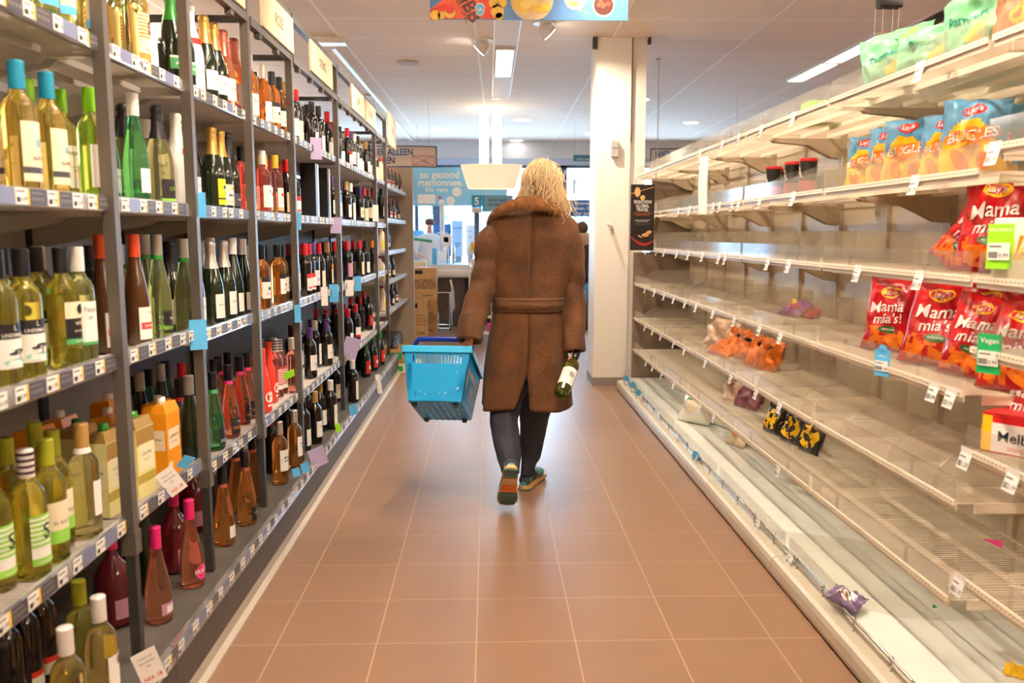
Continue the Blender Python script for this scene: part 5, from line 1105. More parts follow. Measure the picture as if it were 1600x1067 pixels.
# red box at the right edge, fifth shelf of the nearest bay
z = RZN['s5']; y = 2.07; X = 1.38
t = thing('snack_box', 'red and yellow box at the right photo edge reading Melba', 'box', (X, y, z+.001))
Mx = Matrix.Rotation(-.9, 4, 'Z'); t.rotation_euler = (0, 0, -.95)
MB().box(-.07, .07, -.045, .045, 0, .105).build('box', pred, t)
m = MB(); m.box(-.0715, -.070, -.044, .044, .0, .07, 0); m.box(-.045, .07, -.0463, -.045, .004, .080, 1); m.box(-.069, -.045, -.0463, -.045, .004, .098, 0); m.text('Melba', .038, lambda u, v: Vector((.015+u, -.0472, .045+v)), 2, .015); m.text('toast', .020, lambda u, v: Vector((.015+u, -.0472, .018+v)), 3)
m.build('print', [pyel, pwhite, ink, pred], t)
# white biologisch pack on the third shelf, right edge
y = px_on(1592, 1.32, 1.35); t = thing('corn_cake_pack', 'white packet with corn picture on the third shelf, right edge', 'packet', (1.33, y, RZ['s3']+.001)); t.rotation_euler = (0, 0, -.75)
MB().rbox(-.06, .06, -.03, .03, 0, .155, .008).build('packet', mat('pack_cream', S(240, 232, 205), .35, bump=.1, bscale=20, coat=.2), t)
m = MB()
for k in range(7): a_ = .3+k*.35; m.add([(-.01, -.0312, .05), (-.01+.06*math.cos(a_-.08), -.0312, .05+.06*math.sin(a_-.08)), (-.01+.066*math.cos(a_), -.0312, .05+.066*math.sin(a_)), (-.01+.06*math.cos(a_+.08), -.0312, .05+.06*math.sin(a_+.08))], [(0, 1, 2, 3)], k % 2)
m.poly([(.03+.012*math.cos(t_), -.0314, .115+.012*math.sin(t_)) for t_ in [2*PI*j/14 for j in range(14)]], 2); m.build('print', [pyel, porg, mat('print_plum', S(130, 40, 80), .4)], t)

# shelf talkers
def talker(px, py, X, w_, h_, mt, label, words, tm=pwhite, tail=None, tilt=0):
    p = atX(px, py, X); t = thing('shelf_talker', label, 'shelf card', tuple(p), 'coloured tags on the right shelves')
    m = MB(); m.rbox(-w_/2, w_/2, -.001, .0005, -h_/2, h_/2, .0004); 
    m = MB(); pts = [(-w_/2, 0, -h_/2), (w_/2, 0, -h_/2), (w_/2, 0, h_/2), (-w_/2, 0, h_/2)]; m.prism(pts, (0, .002, 0)); m.build('card', mt, t)
    m = MB(); m.box(-w_*.42, w_*.42, -.004, -.002, -h_*.30, h_*.08, 0)
    for k in range(8): m.box(-w_*.38+k*.0028, -w_*.38+k*.0028+.0015, -.0046, -.004, -h_*.26, -h_*.12, 1)
    m.text('0.99', w_*.22, lambda u, v: Vector((w_*.2+u, -.0048, -h_*.2+v)), 1); m.box(-w_*.36, w_*.1, -.0046, -.004, -h_*.02, h_*.02, 2)
    m.build('price_tag', [paper, ink, greyink], t)
    m = MB()
    for s_, sz, dv in words: m.text(s_, sz, lambda u, v: Vector((u, -.0008, dv+v)), 0, .01)
    m.build('lettering', tm, t); t.rotation_euler = (tilt, 0, -1.05); return t
talker(1545, 553, RX-.012, .060, .10, green, 'green tag reading Vegan on the fourth shelf edge', [('Vegan', .019, .033)])
talker(1562, 385, RX-.012, .062, .11, lime, 'lime green tag reading BIOLOGISCH on the third shelf edge', [('BIOLOGISCH', .0095, .040)])
t = talker(1378, 567, RX-.012, .052, .085, lblue, 'light blue tag with round top on the fourth shelf edge', [('ahBonus', .008, .022)])
MB().lathe([(.014, -.001), (.014, .001)], 20, M=Matrix.Translation((0, .001, .045)) @ Matrix.Rotation(PI/2, 4, 'X')).build('round_top', lblue, t)
for k, (px, py, lab) in enumerate(((1088, 718, 'light blue tag on the base rail opposite the bread bag'), (979, 595, 'light blue tag on the base rail by the pillar, farthest'), (990, 606, 'light blue tag on the base rail by the pillar, middle'), (999, 618, 'light blue tag on the base rail by the pillar, nearest'))):
    p = atX(px, py, 1.165); t = thing('rail_tag', lab, 'shelf card', tuple(p), 'light blue tags on the base rail')
    m = MB(); m.prism([(0, -.03, -.04), (0, .03, -.04), (0, .03, .02), (0, .012, .05), (0, -.012, .05), (0, -.03, .02)], (.002, 0, 0)); m.build('card', lblue, t)
    MB().box(-.003, -.001, -.022, .022, -.032, -.002).build('price_tag', paper, t); t.rotation_euler = (0, -.15, .7)
# hanging white paper strip and snack poster at the far end
p0, p1 = atX(1098, 245, RX-.03), atX(1096, 335, RX-.03)
t = thing('paper_strip', 'long blank white paper strip hanging from the top right shelf', 'paper', (RX-.03, p0.y, p1.z), world=True)
MB().add([(RX-.045, p0.y-.0, p0.z), (RX-.012, p0.y-.06, p0.z+.0), (RX-.016, p0.y-.06, (p0.z+p1.z)/2), (RX-.012, p0.y-.06, p1.z), (RX-.045, p0.y, p1.z), (RX-.052, p0.y, (p0.z+p1.z)/2)], [(0, 1, 2, 5), (5, 2, 3, 4)]).build('sheet', paper, t)
DP = 6.28
a, c = atY(986, 288, DP), atY(1021, 391, DP); z0, z1 = c.z, a.z; x0, x1 = a.x, c.x; xm = (x0+x1)/2
t = thing('snack_poster', 'black hanging poster reading SENSATIONS GLOBAL TRAVEL beside the pillar', 'poster', (xm, DP, z0), world=True)
MB().box(x0, x1, DP, DP+.004, z0, z1).build('sheet', mat('poster_black', S(38, 30, 28), .35), t)
m = MB(); h = z1-z0; fn = lambda cx_, cz_: (lambda u, v: Vector((cx_+u, DP-.001, cz_+v)))
for s_, sz, fz in (('SENSATIONS', .032, .735), ('GLOBAL', .036, .675), ('TRAVEL', .036, .615)): m.text(s_, sz, fn(xm, z0+h*fz), 0, .006, sx=.74)
m.text('SMAAKVOL EN BIJZONDER', .012, fn(xm, z0+h*.565), 1); m.text('WERELDSE SMAKEN', .012, fn(xm, z0+h*.54), 1); m.text('ONTDEK DE NIEUWE SMAKEN', .009, fn(xm, z0+h*.46), 0); m.text('MET DE WERELDREIS', .009, fn(xm, z0+h*.44), 0)
m.text('BOARDING  PASS', .014, fn(xm, z0+h*.40), 3)
y = DP-.0012
m.poly([(xm-.04+.022*math.cos(t_), y, z0+h*.885+.036*math.sin(t_)) for t_ in [2*PI*j/16 for j in range(16)]], 2)
m.add([(xm-.10, y-.0002, z0+h*.845), (xm+.08, y-.0002, z0+h*.955), (xm+.082, y-.0002, z0+h*.965), (xm-.098, y-.0002, z0+h*.857)], [(0, 1, 2, 3)], 2)
m.poly([(xm-.0+.02*math.cos(t_), y, z0+h*.80+.02*math.sin(t_)) for t_ in [2*PI*j/6 for j in range(6)]], 2)
top = [(x0+(x1-x0)*k/12, z0+h*(.22-.11*math.sin(k/12*PI*.8)+.0*k)) for k in range(13)]
m.add([(x, y, z) for x, z in top]+[(x, y, z-h*(.015+.03*math.sin(k/12*PI))) for k, (x, z) in enumerate(top)], [(k, k+1, 14+k, 13+k) for k in range(12)], 4)
random.seed(2)
for k in range(7): cx_, cz_ = xm+.02+random.uniform(-.04, .04), z0+h*(.235+random.uniform(-.03, .05)); m.poly([(cx_+.018*math.cos(t_+k), y-.0004-k*.0002, cz_+.011*math.sin(t_)) for t_ in [2*PI*j/10 for j in range(10)]], 2)
m.build('print', [pwhite, mat('poster_orange', S(215, 110, 50), .5), mat('poster_gold', S(220, 165, 100), .5), greyink, mat('poster_red', S(165, 35, 30), .5)], t)
m = MB()
for xx in (x0+.04, x1-.04): m.cyl((xx, DP+.002, z1-.005), (xx, DP+.002, z1+.04), .002, 5)
m.cyl((x0+.03, DP+.002, z1+.04), (1.262, DP+.002, z1+.04), .003, 6); m.cyl((1.262, DP+.002, z1+.037), (1.262, DP+.002, 1.838), .003, 6)
m.build('hanger', chrome, t)
p = atY(1028, 350, 6.7); tag(MB().add([(p.x-.02, 6.7, p.z+.06), (p.x+.02, 6.72, p.z+.05), (p.x+.0, 6.74, p.z-.06), (p.x-.03, 6.71, p.z-.04)], [(0, 1, 2, 3)]).add([(p.x-.02, 6.705, p.z+.06), (p.x+.02, 6.725, p.z+.05), (p.x+.0, 6.745, p.z-.06), (p.x-.03, 6.715, p.z-.04)], [(3, 2, 1, 0)]).build('wobbler', brownm := mat('wobbler_brown', S(110, 80, 55), .5)), 'small brown wobbler card right of the black poster', 'shelf card')
# crumpled packet caught on the base rail, yellow wrapper, scraps
p = atZ(1292, 938, .15)
o = bag('empty_tray_wrapper', 'crumpled purple and white wrapper caught on the base rail', 'wrapper', (1.165, p.y, .135), .12, .085, .012, mat('wrapper_purple', S(105, 85, 115), .3, coat=.3, var=.3, vscale=25), -.4, -1.25, seed=70, roll=.5, crump=.02, blobs=[(0, .045, .038, .024, pwhite), (0, .03, .02, .01, mat('nut_brown', S(150, 105, 75), .6))], texts=[('NOTEN', .011, 0, .055, ink, 0, .003)])
o = bag('yellow_wrapper', 'small crumpled yellow wrapper on the base deck, right edge', 'wrapper', (1.50, px_on(1590, 1.50, .11), .108), .07, .05, .01, pyel, -.6, -1.3, seed=71, crump=.02)
p = atZ(1458, 947, .108); tag(MB().prism([(p.x-.008, p.y-.01, .1065), (p.x+.012, p.y-.006, .107), (p.x+.006, p.y+.012, .109)], (0, 0, .001)).build('green_scrap', green), 'tiny green plastic scrap on the base deck', 'scrap')
p = atX(1555, 868, 1.5); tag(MB().prism([(1.50, p.y-.03, RZN['s6']+.002), (1.53, p.y+.02, RZN['s6']+.004), (1.48, p.y+.03, RZN['s6']+.006)], (0, 0, .003)).build('pink_scrap', lb_pink), 'small pink wrapper scrap on the lowest wire shelf, right edge', 'scrap')
# goods dimly seen beyond the mesh are left to the other aisle
# ================================================================== THE SHOPPER
suede = mat('brown_suede', S(88, 53, 23), .8, bump=.45, bscale=60, var=.42, vscale=7, sheen=.05); suede_d = mat('suede_seam', S(92, 54, 26), .8, bump=.4, bscale=60)
furm = mat('brown_fur', S(150, 98, 50), .9, bump=.8, bscale=120, var=.3, vscale=40, sheen=.1)
skin = mat('skin', S(226, 160, 132), .45, sss=.15, bump=.05, bscale=80); navyt = mat('dark_navy_trousers', S(40, 40, 52), .8, bump=.2, bscale=60, var=.15)
blond = mat('hair_blond', S(238, 212, 164), .38, spec=.6); blond_d = mat('hair_dark_blond', S(158, 112, 62), .45); hairbase = mat('hair_roots', S(126, 88, 52), .6, bump=.6, bscale=80)
DP0 = 4.2
W = lambda px, py, d=DP0: atY(px, py, d)
P = thing('person', 'person walking away in a long brown suede coat, dark trousers and sneakers', 'person', (W(823, 500).x, 4.2, 0), world=True)
PB = Vector(P['_base'])
def skin_obj(name, nodes, edges, m, parent, lv=2, base=None, world=True):
    """nodes: name -> (Vector, radius or (rx, ry)); edges: pairs; first node is the root"""
    base = PB if base is None else base
    names = list(nodes); me = bpy.data.meshes.new(name); me.from_pydata([tuple(Vector(nodes[n][0])-base) for n in names], [(names.index(a), names.index(b_)) for a, b_ in edges], [])
    o = bpy.data.objects.new(name, me); C.objects.link(o)
    md = o.modifiers.new('skin', 'SKIN'); md.use_smooth_shade = True; md.branch_smoothing = .4
    sv = me.skin_vertices[0].data if me.skin_vertices else None
    if sv is None:
        dg = bpy.context.evaluated_depsgraph_get(); sv = me.skin_vertices[0].data
    for i, n in enumerate(names):
        r = nodes[n][1]; sv[i].radius = (r, r) if not isinstance(r, tuple) else r; sv[i].use_root = (i == 0)
    s2 = o.modifiers.new('sub', 'SUBSURF'); s2.levels = s2.render_levels = lv
    dg = bpy.context.evaluated_depsgraph_get(); dg.update(); bm_ = bpy.data.meshes.new_from_object(o.evaluated_get(dg)); bm_.name = name
    o.modifiers.clear(); o.data = bm_; bpy.data.meshes.remove(me); bm_.materials.clear(); bm_.materials.append(m)
    for p_ in bm_.polygons: p_.use_smooth = True
    o.parent = parent; return o
def hand_nodes(nd, ed, pre, wrist, along, across, curl, grip=.016, sc_=1.0, thumb=1):
    """along: from wrist to knuckles; across: towards the index side; curl: direction fingers bend to"""
    a, c, n = along.normalized(), across.normalized(), curl.normalized()
    def q(f, x, k): return wrist+a*f*sc_+c*x*sc_+n*k*sc_
    nd[pre+'palm'] = (q(.045, 0, .002), (.026*sc_, .016*sc_)); ed.append((pre+'wrist', pre+'palm'))
    for k, (x, ln) in enumerate(((.031, .92), (.011, 1.0), (-.010, .94), (-.030, .78))):
        f = pre+'f%d' % k; nd[f+'k'] = (q(.082-.003*abs(k-1), x, .0), .0095*sc_); nd[f+'1'] = (q(.082+.030*ln, x*.95, .014), .0086*sc_)
        nd[f+'2'] = (q(.082+.030*ln, x*.92, .014+.026*ln), .0080*sc_); nd[f+'3'] = (q(.082+.008, x*.9, .014+.034*ln), .0070*sc_)
        ed += [(pre+'palm', f+'k'), (f+'k', f+'1'), (f+'1', f+'2'), (f+'2', f+'3')]
    nd[pre+'t1'] = (q(.035, .034, .012), .0105*sc_); nd[pre+'t2'] = (q(.062, .044, .028), .0095*sc_); nd[pre+'t3'] = (q(.085, .034, .042), .008*sc_)
    ed += [(pre+'palm', pre+'t1'), (pre+'t1', pre+'t2'), (pre+'t2', pre+'t3')]
nd = {}; ed = []
def N(n, px, py, d, r, to=None):
    nd[n] = (W(px, py, d), r)
    if to: ed.append((to, n))
N('pelvis', 822, 540, 4.22, (.11, .09)); N('waist', 824, 470, 4.21, (.12, .09), 'pelvis'); N('chest', 829, 400, 4.2, (.15, .10), 'waist'); N('upper', 833, 355, 4.18, (.11, .08), 'chest')
N('neck', 842, 328, 4.19, .052, 'upper'); N('neck2', 845, 312, 4.21, .052, 'neck'); N('head1', 846, 298, 4.235, (.068, .082), 'neck2'); N('head2', 846, 280, 4.24, (.076, .092), 'head1'); N('head3', 846, 264, 4.24, (.060, .072), 'head2')
N('nose', 846, 293, 4.34, .012, 'head1'); 
N('shL', 783, 362, 4.2, .055, 'upper'); N('elL', 752, 450, 4.16, .042, 'shL'); N('L_wrist', 734, 524, 4.06, .027, 'elL')
N('shR', 884, 368, 4.2, .055, 'upper'); N('elR', 897, 455, 4.2, .042, 'shR'); N('R_wrist', 899, 541, 4.13, .026, 'elR')
N('thL', 802, 600, 4.22, .058, 'pelvis'); N('knL', 789, 686, 4.10, .036, 'thL'); N('anL', 797, 732, 3.90, .028, 'knL')
N('thR', 838, 600, 4.24, .06, 'pelvis'); N('knR', 832, 680, 4.34, .038, 'thR'); N('anR', 823, 744, 4.30, .028, 'knR')
wl = nd['L_wrist'][0]; hand_nodes(nd, ed, 'L_', wl, Vector((-.10, -.10, -1)), Vector((-.35, -1, 0)), Vector((-1, .3, .1)).normalized(), sc_=.92)
wr = nd['R_wrist'][0]; hand_nodes(nd, ed, 'R_', wr, Vector((.05, -.15, -1)), Vector((-.2, -1, .1)), Vector((-1, .25, -.1)).normalized(), sc_=.92)
body = skin_obj('body', nd, ed, skin, P)
# ears
m = MB()
for s_ in (-1, 1): c = W(846, 287, 4.235); m.ball((c.x+s_*.078, c.y, c.z), .028, 0, 10, 8, (.35, .6, 1))
m.build('ear', skin, P)
hc = W(846, 280, 4.24); eyew, iris, lipm = mat('eye_white', S(235, 230, 225), .2), mat('iris_blue', S(80, 110, 130), .2), mat('lips', S(190, 110, 100), .45)
for s_ in (-1, 1):
    MB().ball((hc.x+s_*.030, hc.y+.084, hc.z-.012), .013, 0, 12, 8, (1.1, .6, .8)).ball((hc.x+s_*.030, hc.y+.0905, hc.z-.012), .0055, 1, 10, 6, (1, .5, 1)).build('eye', [eyew, iris], P)
hm_ = W(846, 298, 4.235); MB().ball((hm_.x, hm_.y+.082, hm_.z-.012), .022, 0, 12, 6, (1, .35, .3)).build('mouth', lipm, P)
# trousers
def leg(pts, name):
    m = MB(); rings = []
    P_ = [W(a, b_, d) for a, b_, d, r in pts]; R_ = [r for *_, r in pts]
    # resample
    PP, RR = [], []
    for i in range(len(P_)-1):
        for k in range(6): t = k/6; PP.append(P_[i].lerp(P_[i+1], t)); RR.append(R_[i]*(1-t)+R_[i+1]*t)
    PP.append(P_[-1]); RR.append(R_[-1]); n = 24
    for _ in range(4): PP = [PP[0]]+[(PP[i-1]+PP[i]*2+PP[i+1])/4 for i in range(1, len(PP)-1)]+[PP[-1]]; RR = [RR[0]]+[(RR[i-1]+RR[i]*2+RR[i+1])/4 for i in range(1, len(RR)-1)]+[RR[-1]]
    for i, (p, r) in enumerate(zip(PP, RR)):
        t = (PP[min(i+1, len(PP)-1)]-PP[max(i-1, 0)]).normalized(); u = t.cross(Vector((0, 1, 0))).normalized(); v = u.cross(t).normalized(); ring = []
        for k in range(n):
            a = 2*PI*k/n; q = noise.noise(Vector((p.z*9+len(pts), math.cos(a)*1.3, math.sin(a)*1.3)))*.010+noise.noise(Vector((p.z*26, math.cos(a)*2, math.sin(a)*2+5)))*.004
            ring.append(p+(u*math.cos(a)+v*math.sin(a))*(r+q))
        rings.append(ring)
    return m.loft(rings, 0, True)
tl = leg([(806, 590, 4.22, .085), (786, 640, 4.16, .078), (790, 685, 4.09, .070), (795, 708, 4.00, .060), (797, 726, 3.93, .046), (798, 738, 3.885, .040)], 'l')
tr = leg([(836, 590, 4.24, .09), (836, 640, 4.28, .086), (832, 680, 4.33, .066), (829, 712, 4.32, .054), (825, 728, 4.31, .040), (824, 743, 4.30, .037)], 'r')
m = MB(); m.v = tl.v+tr.v; m.f = tl.f+[tuple(i+len(tl.v) for i in f) for f in tr.f]; m.m = tl.m+tr.m; m.sm = tl.sm+tr.sm
m.build('trousers', navyt, P)
# coat
ROWS = [(324, 812, 866, .055, 4.19), (331, 795, 874, .075, 4.19), (338, 778, 886, .092, 4.19), (347, 767, 897, .105, 4.195), (362, 763, 901, .118, 4.2), (385, 766, 901, .128, 4.2), (420, 769, 896, .128, 4.2), (450, 771, 885, .122, 4.2), (475, 772, 880, .118, 4.2),
        (500, 769, 880, .124, 4.2), (540, 763, 883, .136, 4.21), (578, 757, 886, .148, 4.21), (610, 753, 889, .156, 4.21), (634, 751, 891, .158, 4.21)]
def coat_row(y):
    for A, B in zip(ROWS, ROWS[1:]):
        if A[0] <= y <= B[0]: t = (y-A[0])/(B[0]-A[0]); t = t if True else t; return [a*(1-t)+b_*t for a, b_ in zip(A, B)]
def seam_x(y): return 829-(y-330)*.032
def coat_pt(y, th, off=0.0, fold=1.0):
    _, xl, xr, t, d = coat_row(y)
    c = W((xl+xr)/2, y, d); a = (xr-xl)/2*d*1.01/F; ct, st = math.cos(th), math.sin(th); p = .82
    x = a*math.copysign(abs(ct)**p, ct); yy = t*math.copysign(abs(st)**p, st)
    low = max(0, (y-470)/160)
    q = noise.noise(Vector((ct*1.6, st*1.6, c.z*3.2)))*.011*fold+noise.noise(Vector((ct*4+7, st*4, c.z*7)))*.0045*fold
    q += low*.014*math.sin(th*5+1.3)*fold
    if y < 455: q += -.018*math.exp(-((y-400)/40)**2)*max(0, -st)**6   # hollow along the spine
    q += off; r = Vector((ct, st*.9, 0)); r.normalize()
    hem = .008*math.sin(th*3+.5) if y > 625 else 0
    return Vector((c.x+x+r.x*q, c.y+yy+r.y*q, c.z+hem))
NT = 72
def coat_rings(y0, y1, n, off=0):
    out = []
    for i in range(n+1):
        y = y0+(y1-y0)*i/n; _, xl, xr, t, d = coat_row(y); cxp, ap = (xl+xr)/2, (xr-xl)/2; sx_ = seam_x(y)
        g = max(0, (y-574)/60); xL, xR = sx_-19*g**1.3, sx_+7*g
        # invert the superellipse
        f = lambda x: -math.acos(math.copysign(min(1, abs((x-cxp)/ap))**(1/.82), (x-cxp)))
        a0, a1 = f(xR), 2*PI+f(xL)
        out.append([coat_pt(y, a0+(a1-a0)*k/NT, off) for k in range(NT+1)])
    return out
m = MB(); rg = coat_rings(324, 634, 62); m.loft(rg, 0, True, False, False, closed=False)
def sleeve(pts, ph):
    P_ = [W(a, b_, d) for a, b_, d, r in pts]; R_ = [r for *_, r in pts]; PP, RR = [], []
    for i in range(len(P_)-1):
        for k in range(7): t = k/7; PP.append(P_[i].lerp(P_[i+1], t)); RR.append(R_[i]*(1-t)+R_[i+1]*t)
    PP.append(P_[-1]); RR.append(R_[-1])
    for _ in range(2): PP = [PP[0]]+[(PP[i-1]+PP[i]*2+PP[i+1])/4 for i in range(1, len(PP)-1)]+[PP[-1]]; RR = [RR[0]]+[(RR[i-1]+RR[i]*2+RR[i+1])/4 for i in range(1, len(RR)-1)]+[RR[-1]]
    n = 30; rings = []
    for i, (p, r) in enumerate(zip(PP, RR)):
        t = (PP[min(i+1, len(PP)-1)]-PP[max(i-1, 0)]).normalized(); u = t.cross(Vector((0, 1, 0))).normalized(); v = u.cross(t).normalized(); s_ = i/len(PP)
        f = math.exp(-((s_-.5)/.22)**2)
        rings.append([p+(u*math.cos(a)+v*math.sin(a)*1.08)*(r+noise.noise(Vector((s_*5+ph, math.cos(a)*1.4, math.sin(a)*1.4)))*.007+f*.004*math.sin(s_*38+2*math.cos(a+ph))) for a in [2*PI*k/n for k in range(n)]])
    # cuff turned under
    e = rings[-1]; c_ = PP[-1]; t = (PP[-1]-PP[-2]).normalized()
    rings.append([c_+(q-c_)*.97+t*.006 for q in e]); rings.append([c_+(q-c_)*.86+t*.004 for q in e]); rings.append([c_+(q-c_)*.84-t*.05 for q in e])
    s0 = rings[0]; c0 = PP[0]; t0 = (PP[1]-PP[0]).normalized(); rings = [[c0+(q-c0)*.3-t0*.035 for q in s0], [c0+(q-c0)*.7-t0*.024 for q in s0]]+rings
    return rings, PP, RR
SL, ppL, rrL = sleeve([(779, 362, 4.20, .058), (768, 378, 4.19, .074), (764, 410, 4.18, .070), (754, 450, 4.15, .062), (741, 490, 4.10, .062), (735, 514, 4.06, .060), (733.5, 530, 4.04, .059)], 0)
SR, ppR, rrR = sleeve([(884, 366, 4.20, .056), (890, 382, 4.2, .066), (893, 410, 4.2, .064), (894, 450, 4.2, .062), (896, 495, 4.17, .058), (897, 525, 4.14, .052), (898, 546, 4.12, .049)], 3)
m.loft(SL, 0, True, True, False); m.loft(SR, 0, True, True, False)
coat = m.build('coat', suede, P); sm_ = coat.modifiers.new('thickness', 'SOLIDIFY'); sm_.thickness = .006; sm_.offset = -1
# belt across the back with its stitched edges, seams, vent edges
m = MB()
for y0, y1, o_ in ((463, 487, .009),):
    f = lambda y, dy: [coat_pt(y+dy*(0), th, o_, 1) for th in [(-PI+.02)+(PI-.04)*k/40 for k in range(41)]]
    lo, hi = [], []
    a = [coat_pt(463+0*k, -PI-.12+(PI+.24)*k/48, .010) for k in range(49)]; b_ = [coat_pt(486, -PI-.12+(PI+.24)*k/48, .010) for k in range(49)]
    a2 = [coat_pt(464, -PI-.12+(PI+.24)*k/48, -.002) for k in range(49)]; b2 = [coat_pt(485, -PI-.12+(PI+.24)*k/48, -.002) for k in range(49)]
    m.loft([[p, q, r, s_] for p, q, r, s_ in zip(a, b_, b2, a2)], 0, True)
m.build('belt', suede, coat)
m = MB()
for yy, o_ in ((466, .0115), (483, .0115)): m.tube([coat_pt(yy, -PI+.02+(PI-.04)*k/40, o_) for k in range(41)], .0016, 5)
def back_line(fx, y0, y1, r=.0022, n=40, off=.0015):
    pts = []
    for i in range(n+1):
        y = y0+(y1-y0)*i/n; _, xl, xr, t, d = coat_row(y); cxp, ap = (xl+xr)/2, (xr-xl)/2; x = fx(y); q = (x-cxp)/ap; pts.append(coat_pt(y, -math.acos(math.copysign(min(1, abs(q))**(1/.82), q)), off))
    m.tube(pts, r, 6)
back_line(lambda y: seam_x(y)+1.2, 332, 572, .0025); back_line(lambda y: seam_x(y)-1.2, 332, 572, .0020)
back_line(lambda y: seam_x(y)+5+7*max(0, (y-574)/60), 545, 632, .002); back_line(lambda y: 778-(y-490)*.08, 490, 628, .0016); back_line(lambda y: 872+(y-490)*.05, 490, 628, .0016)
def around(PP, RR, i, r=.003, n=24, sc_=1.01):
    p, t = PP[i], (PP[i+1]-PP[i]).normalized(); u = t.cross(Vector((0, 1, 0))).normalized(); v = u.cross(t).normalized()
    m.tube([p+(u*math.cos(a)+v*math.sin(a)*1.08)*(RR[i]*sc_) for a in [2*PI*k/n for k in range(n+1)]], r, 5)
around(ppL, rrL, len(ppL)-3, .003); around(ppR, rrR, len(ppR)-3, .003)
m.build('seam', suede_d, coat)
# fur collar
pts = [(779, 372, 4.33, .020), (764, 350, 4.24, .020), (770, 337, 4.16, .026), (788, 325, 4.10, .033), (812, 317, 4.065, .037), (837, 316.5, 4.06, .039), (858, 321, 4.075, .036), (876, 333, 4.13, .028), (886, 347, 4.22, .021), (872, 372, 4.33, .02)]
cp = [W(a, b_, d) for a, b_, d, r in pts]; cr = [r for *_, r in pts]; PP, RR = [], []
for i in range(len(cp)-1):
    for k in range(6): t = k/6; PP.append(cp[i].lerp(cp[i+1], t)); RR.append(cr[i]*(1-t)+cr[i+1]*t)
PP.append(cp[-1]); RR.append(cr[-1])
for _ in range(3): PP = [PP[0]]+[(PP[i-1]+PP[i]*2+PP[i+1])/4 for i in range(1, len(PP)-1)]+[PP[-1]]
m = MB(); n = 20; cc = W(842, 322, 4.2); rings = []
for i, (p, r) in enumerate(zip(PP, RR)):
    t = (PP[min(i+1, len(PP)-1)]-PP[max(i-1, 0)]).normalized(); out = (p-cc); out.z = 0; out.normalize(); up = (Vector((0, 0, 1))-out*.55).normalized(); sd = t.cross(up).normalized()
    rings.append([p+up*math.cos(a)*(r*.82+noise.noise(Vector((i*.5, a, 0)))*.004)+sd*math.sin(a)*r*.55 for a in [2*PI*k/n for k in range(n)]])
m.loft(rings, 0, True); rf = random.Random(4)
for k in range(9000):
    i = rf.randrange(len(rings)-1); j = rf.randrange(n); p = Vector(rings[i][j]).lerp(Vector(rings[i+1][j]), rf.random()).lerp(Vector(rings[i][(j+1) % n]), rf.random()*.5); nn = (p-PP[i]).normalized()
    nn = (nn+Vector((rf.uniform(-.6, .6), rf.uniform(-.6, .6), rf.uniform(-.9, .3)))).normalized(); s_ = nn.orthogonal().normalized()*.0011; m.add([p-s_, p+s_, p+nn*rf.uniform(.008, .017)], [(0, 1, 2)])
m.build('fur_collar', furm, coat)
# hair
HC = W(846, 289, 4.225); RX_, RY_, RZ_ = .088, .104, .112
m = MB(); rings = []
for i in range(15):
    ph = PI*.5-PI*(i/14)*.80; q = max(math.cos(ph), .02); z = math.sin(ph)
    rings.append([(HC.x+RX_*q*math.cos(2*PI*k/26), HC.y+RY_*q*math.sin(2*PI*k/26)-(0 if z > 0 else -z*.02), HC.z+RZ_*z) for k in range(26)])
m.loft(rings, 0, True); rh = random.Random(9)
def strand(th, r0, ln, rad, mi, out=.012, side=0, ph0=.0, wob=.006):
    pts = []; a = th+rh.uniform(-.1, .1); z0 = 1-ph0
    ph = PI/2-ph0; k_ = r0; seed = rh.random()*50; steps = 11; p = None; trav = 0
    for s_ in range(40):
        if ph > -.25:
            q = max(math.cos(ph), .03); nx = Vector((HC.x+.003+RX_*k_*q*math.cos(a), HC.y+RY_*k_*q*math.sin(a), HC.z+RZ_*k_*math.sin(ph))); ph -= .22
        else: nx = p+Vector((math.cos(a)*out+side, math.sin(a)*out, -.021))
        nx = nx+Vector((noise.noise(Vector((seed, s_*.35, 0))), noise.noise(Vector((seed, s_*.35, 9))), 0))*wob*(1+s_*.12)
        if p is not None: trav += (nx-p).length
        pts.append(nx); p = nx
        if trav > ln: break
    if len(pts) > 2: m.tube(pts, [rad*(.9 if i < len(pts)*.7 else 1-.8*(i-len(pts)*.7)/(len(pts)*.3)) for i in range(len(pts))], 4, mi, False)
for k in range(1150):
    th = rh.uniform(0, 2*PI); back = -math.sin(th); right = math.cos(th); p0_ = rh.uniform(.05, .55); r0_ = rh.uniform(1.0, 1.15); mi = 1 if (rh.random() < .86) else 2
    if back > -.2 and right > .30: ln = .26+rh.random()*.09       # long locks over the right shoulder
    elif right > .30: ln = .24+rh.random()*.05
    elif right < -.80: ln = .20+rh.random()*.06
    elif back > 0: ln = .085+rh.random()*.06; p0_ = rh.uniform(.05, .3); mi = mi if rh.random() < .75 else 2; r0_ = rh.uniform(1.0, 1.08)    # short over the dark nape
    else: ln = .16+rh.random()*.06
    strand(th, r0_, ln, rh.uniform(.0010, .0021), mi, out=rh.uniform(-.002, .007), side=(-.002 if right < -.2 else .0), ph0=p0_, wob=rh.uniform(.004, .022))
for k in range(60): strand(rh.uniform(-2.7, -1.2), rh.uniform(1.04, 1.12), rh.uniform(.14, .26), .0012, 1, out=.001, ph0=rh.uniform(.2, .6), wob=.03)
for k in range(90): strand(rh.uniform(-2.6, -.4), rh.uniform(1.1, 1.24), rh.uniform(.16, .30), .0012, 1, out=.004, ph0=rh.uniform(.2, .8), wob=.028)
m.build('hair', [hairbase, blond, blond_d], P)
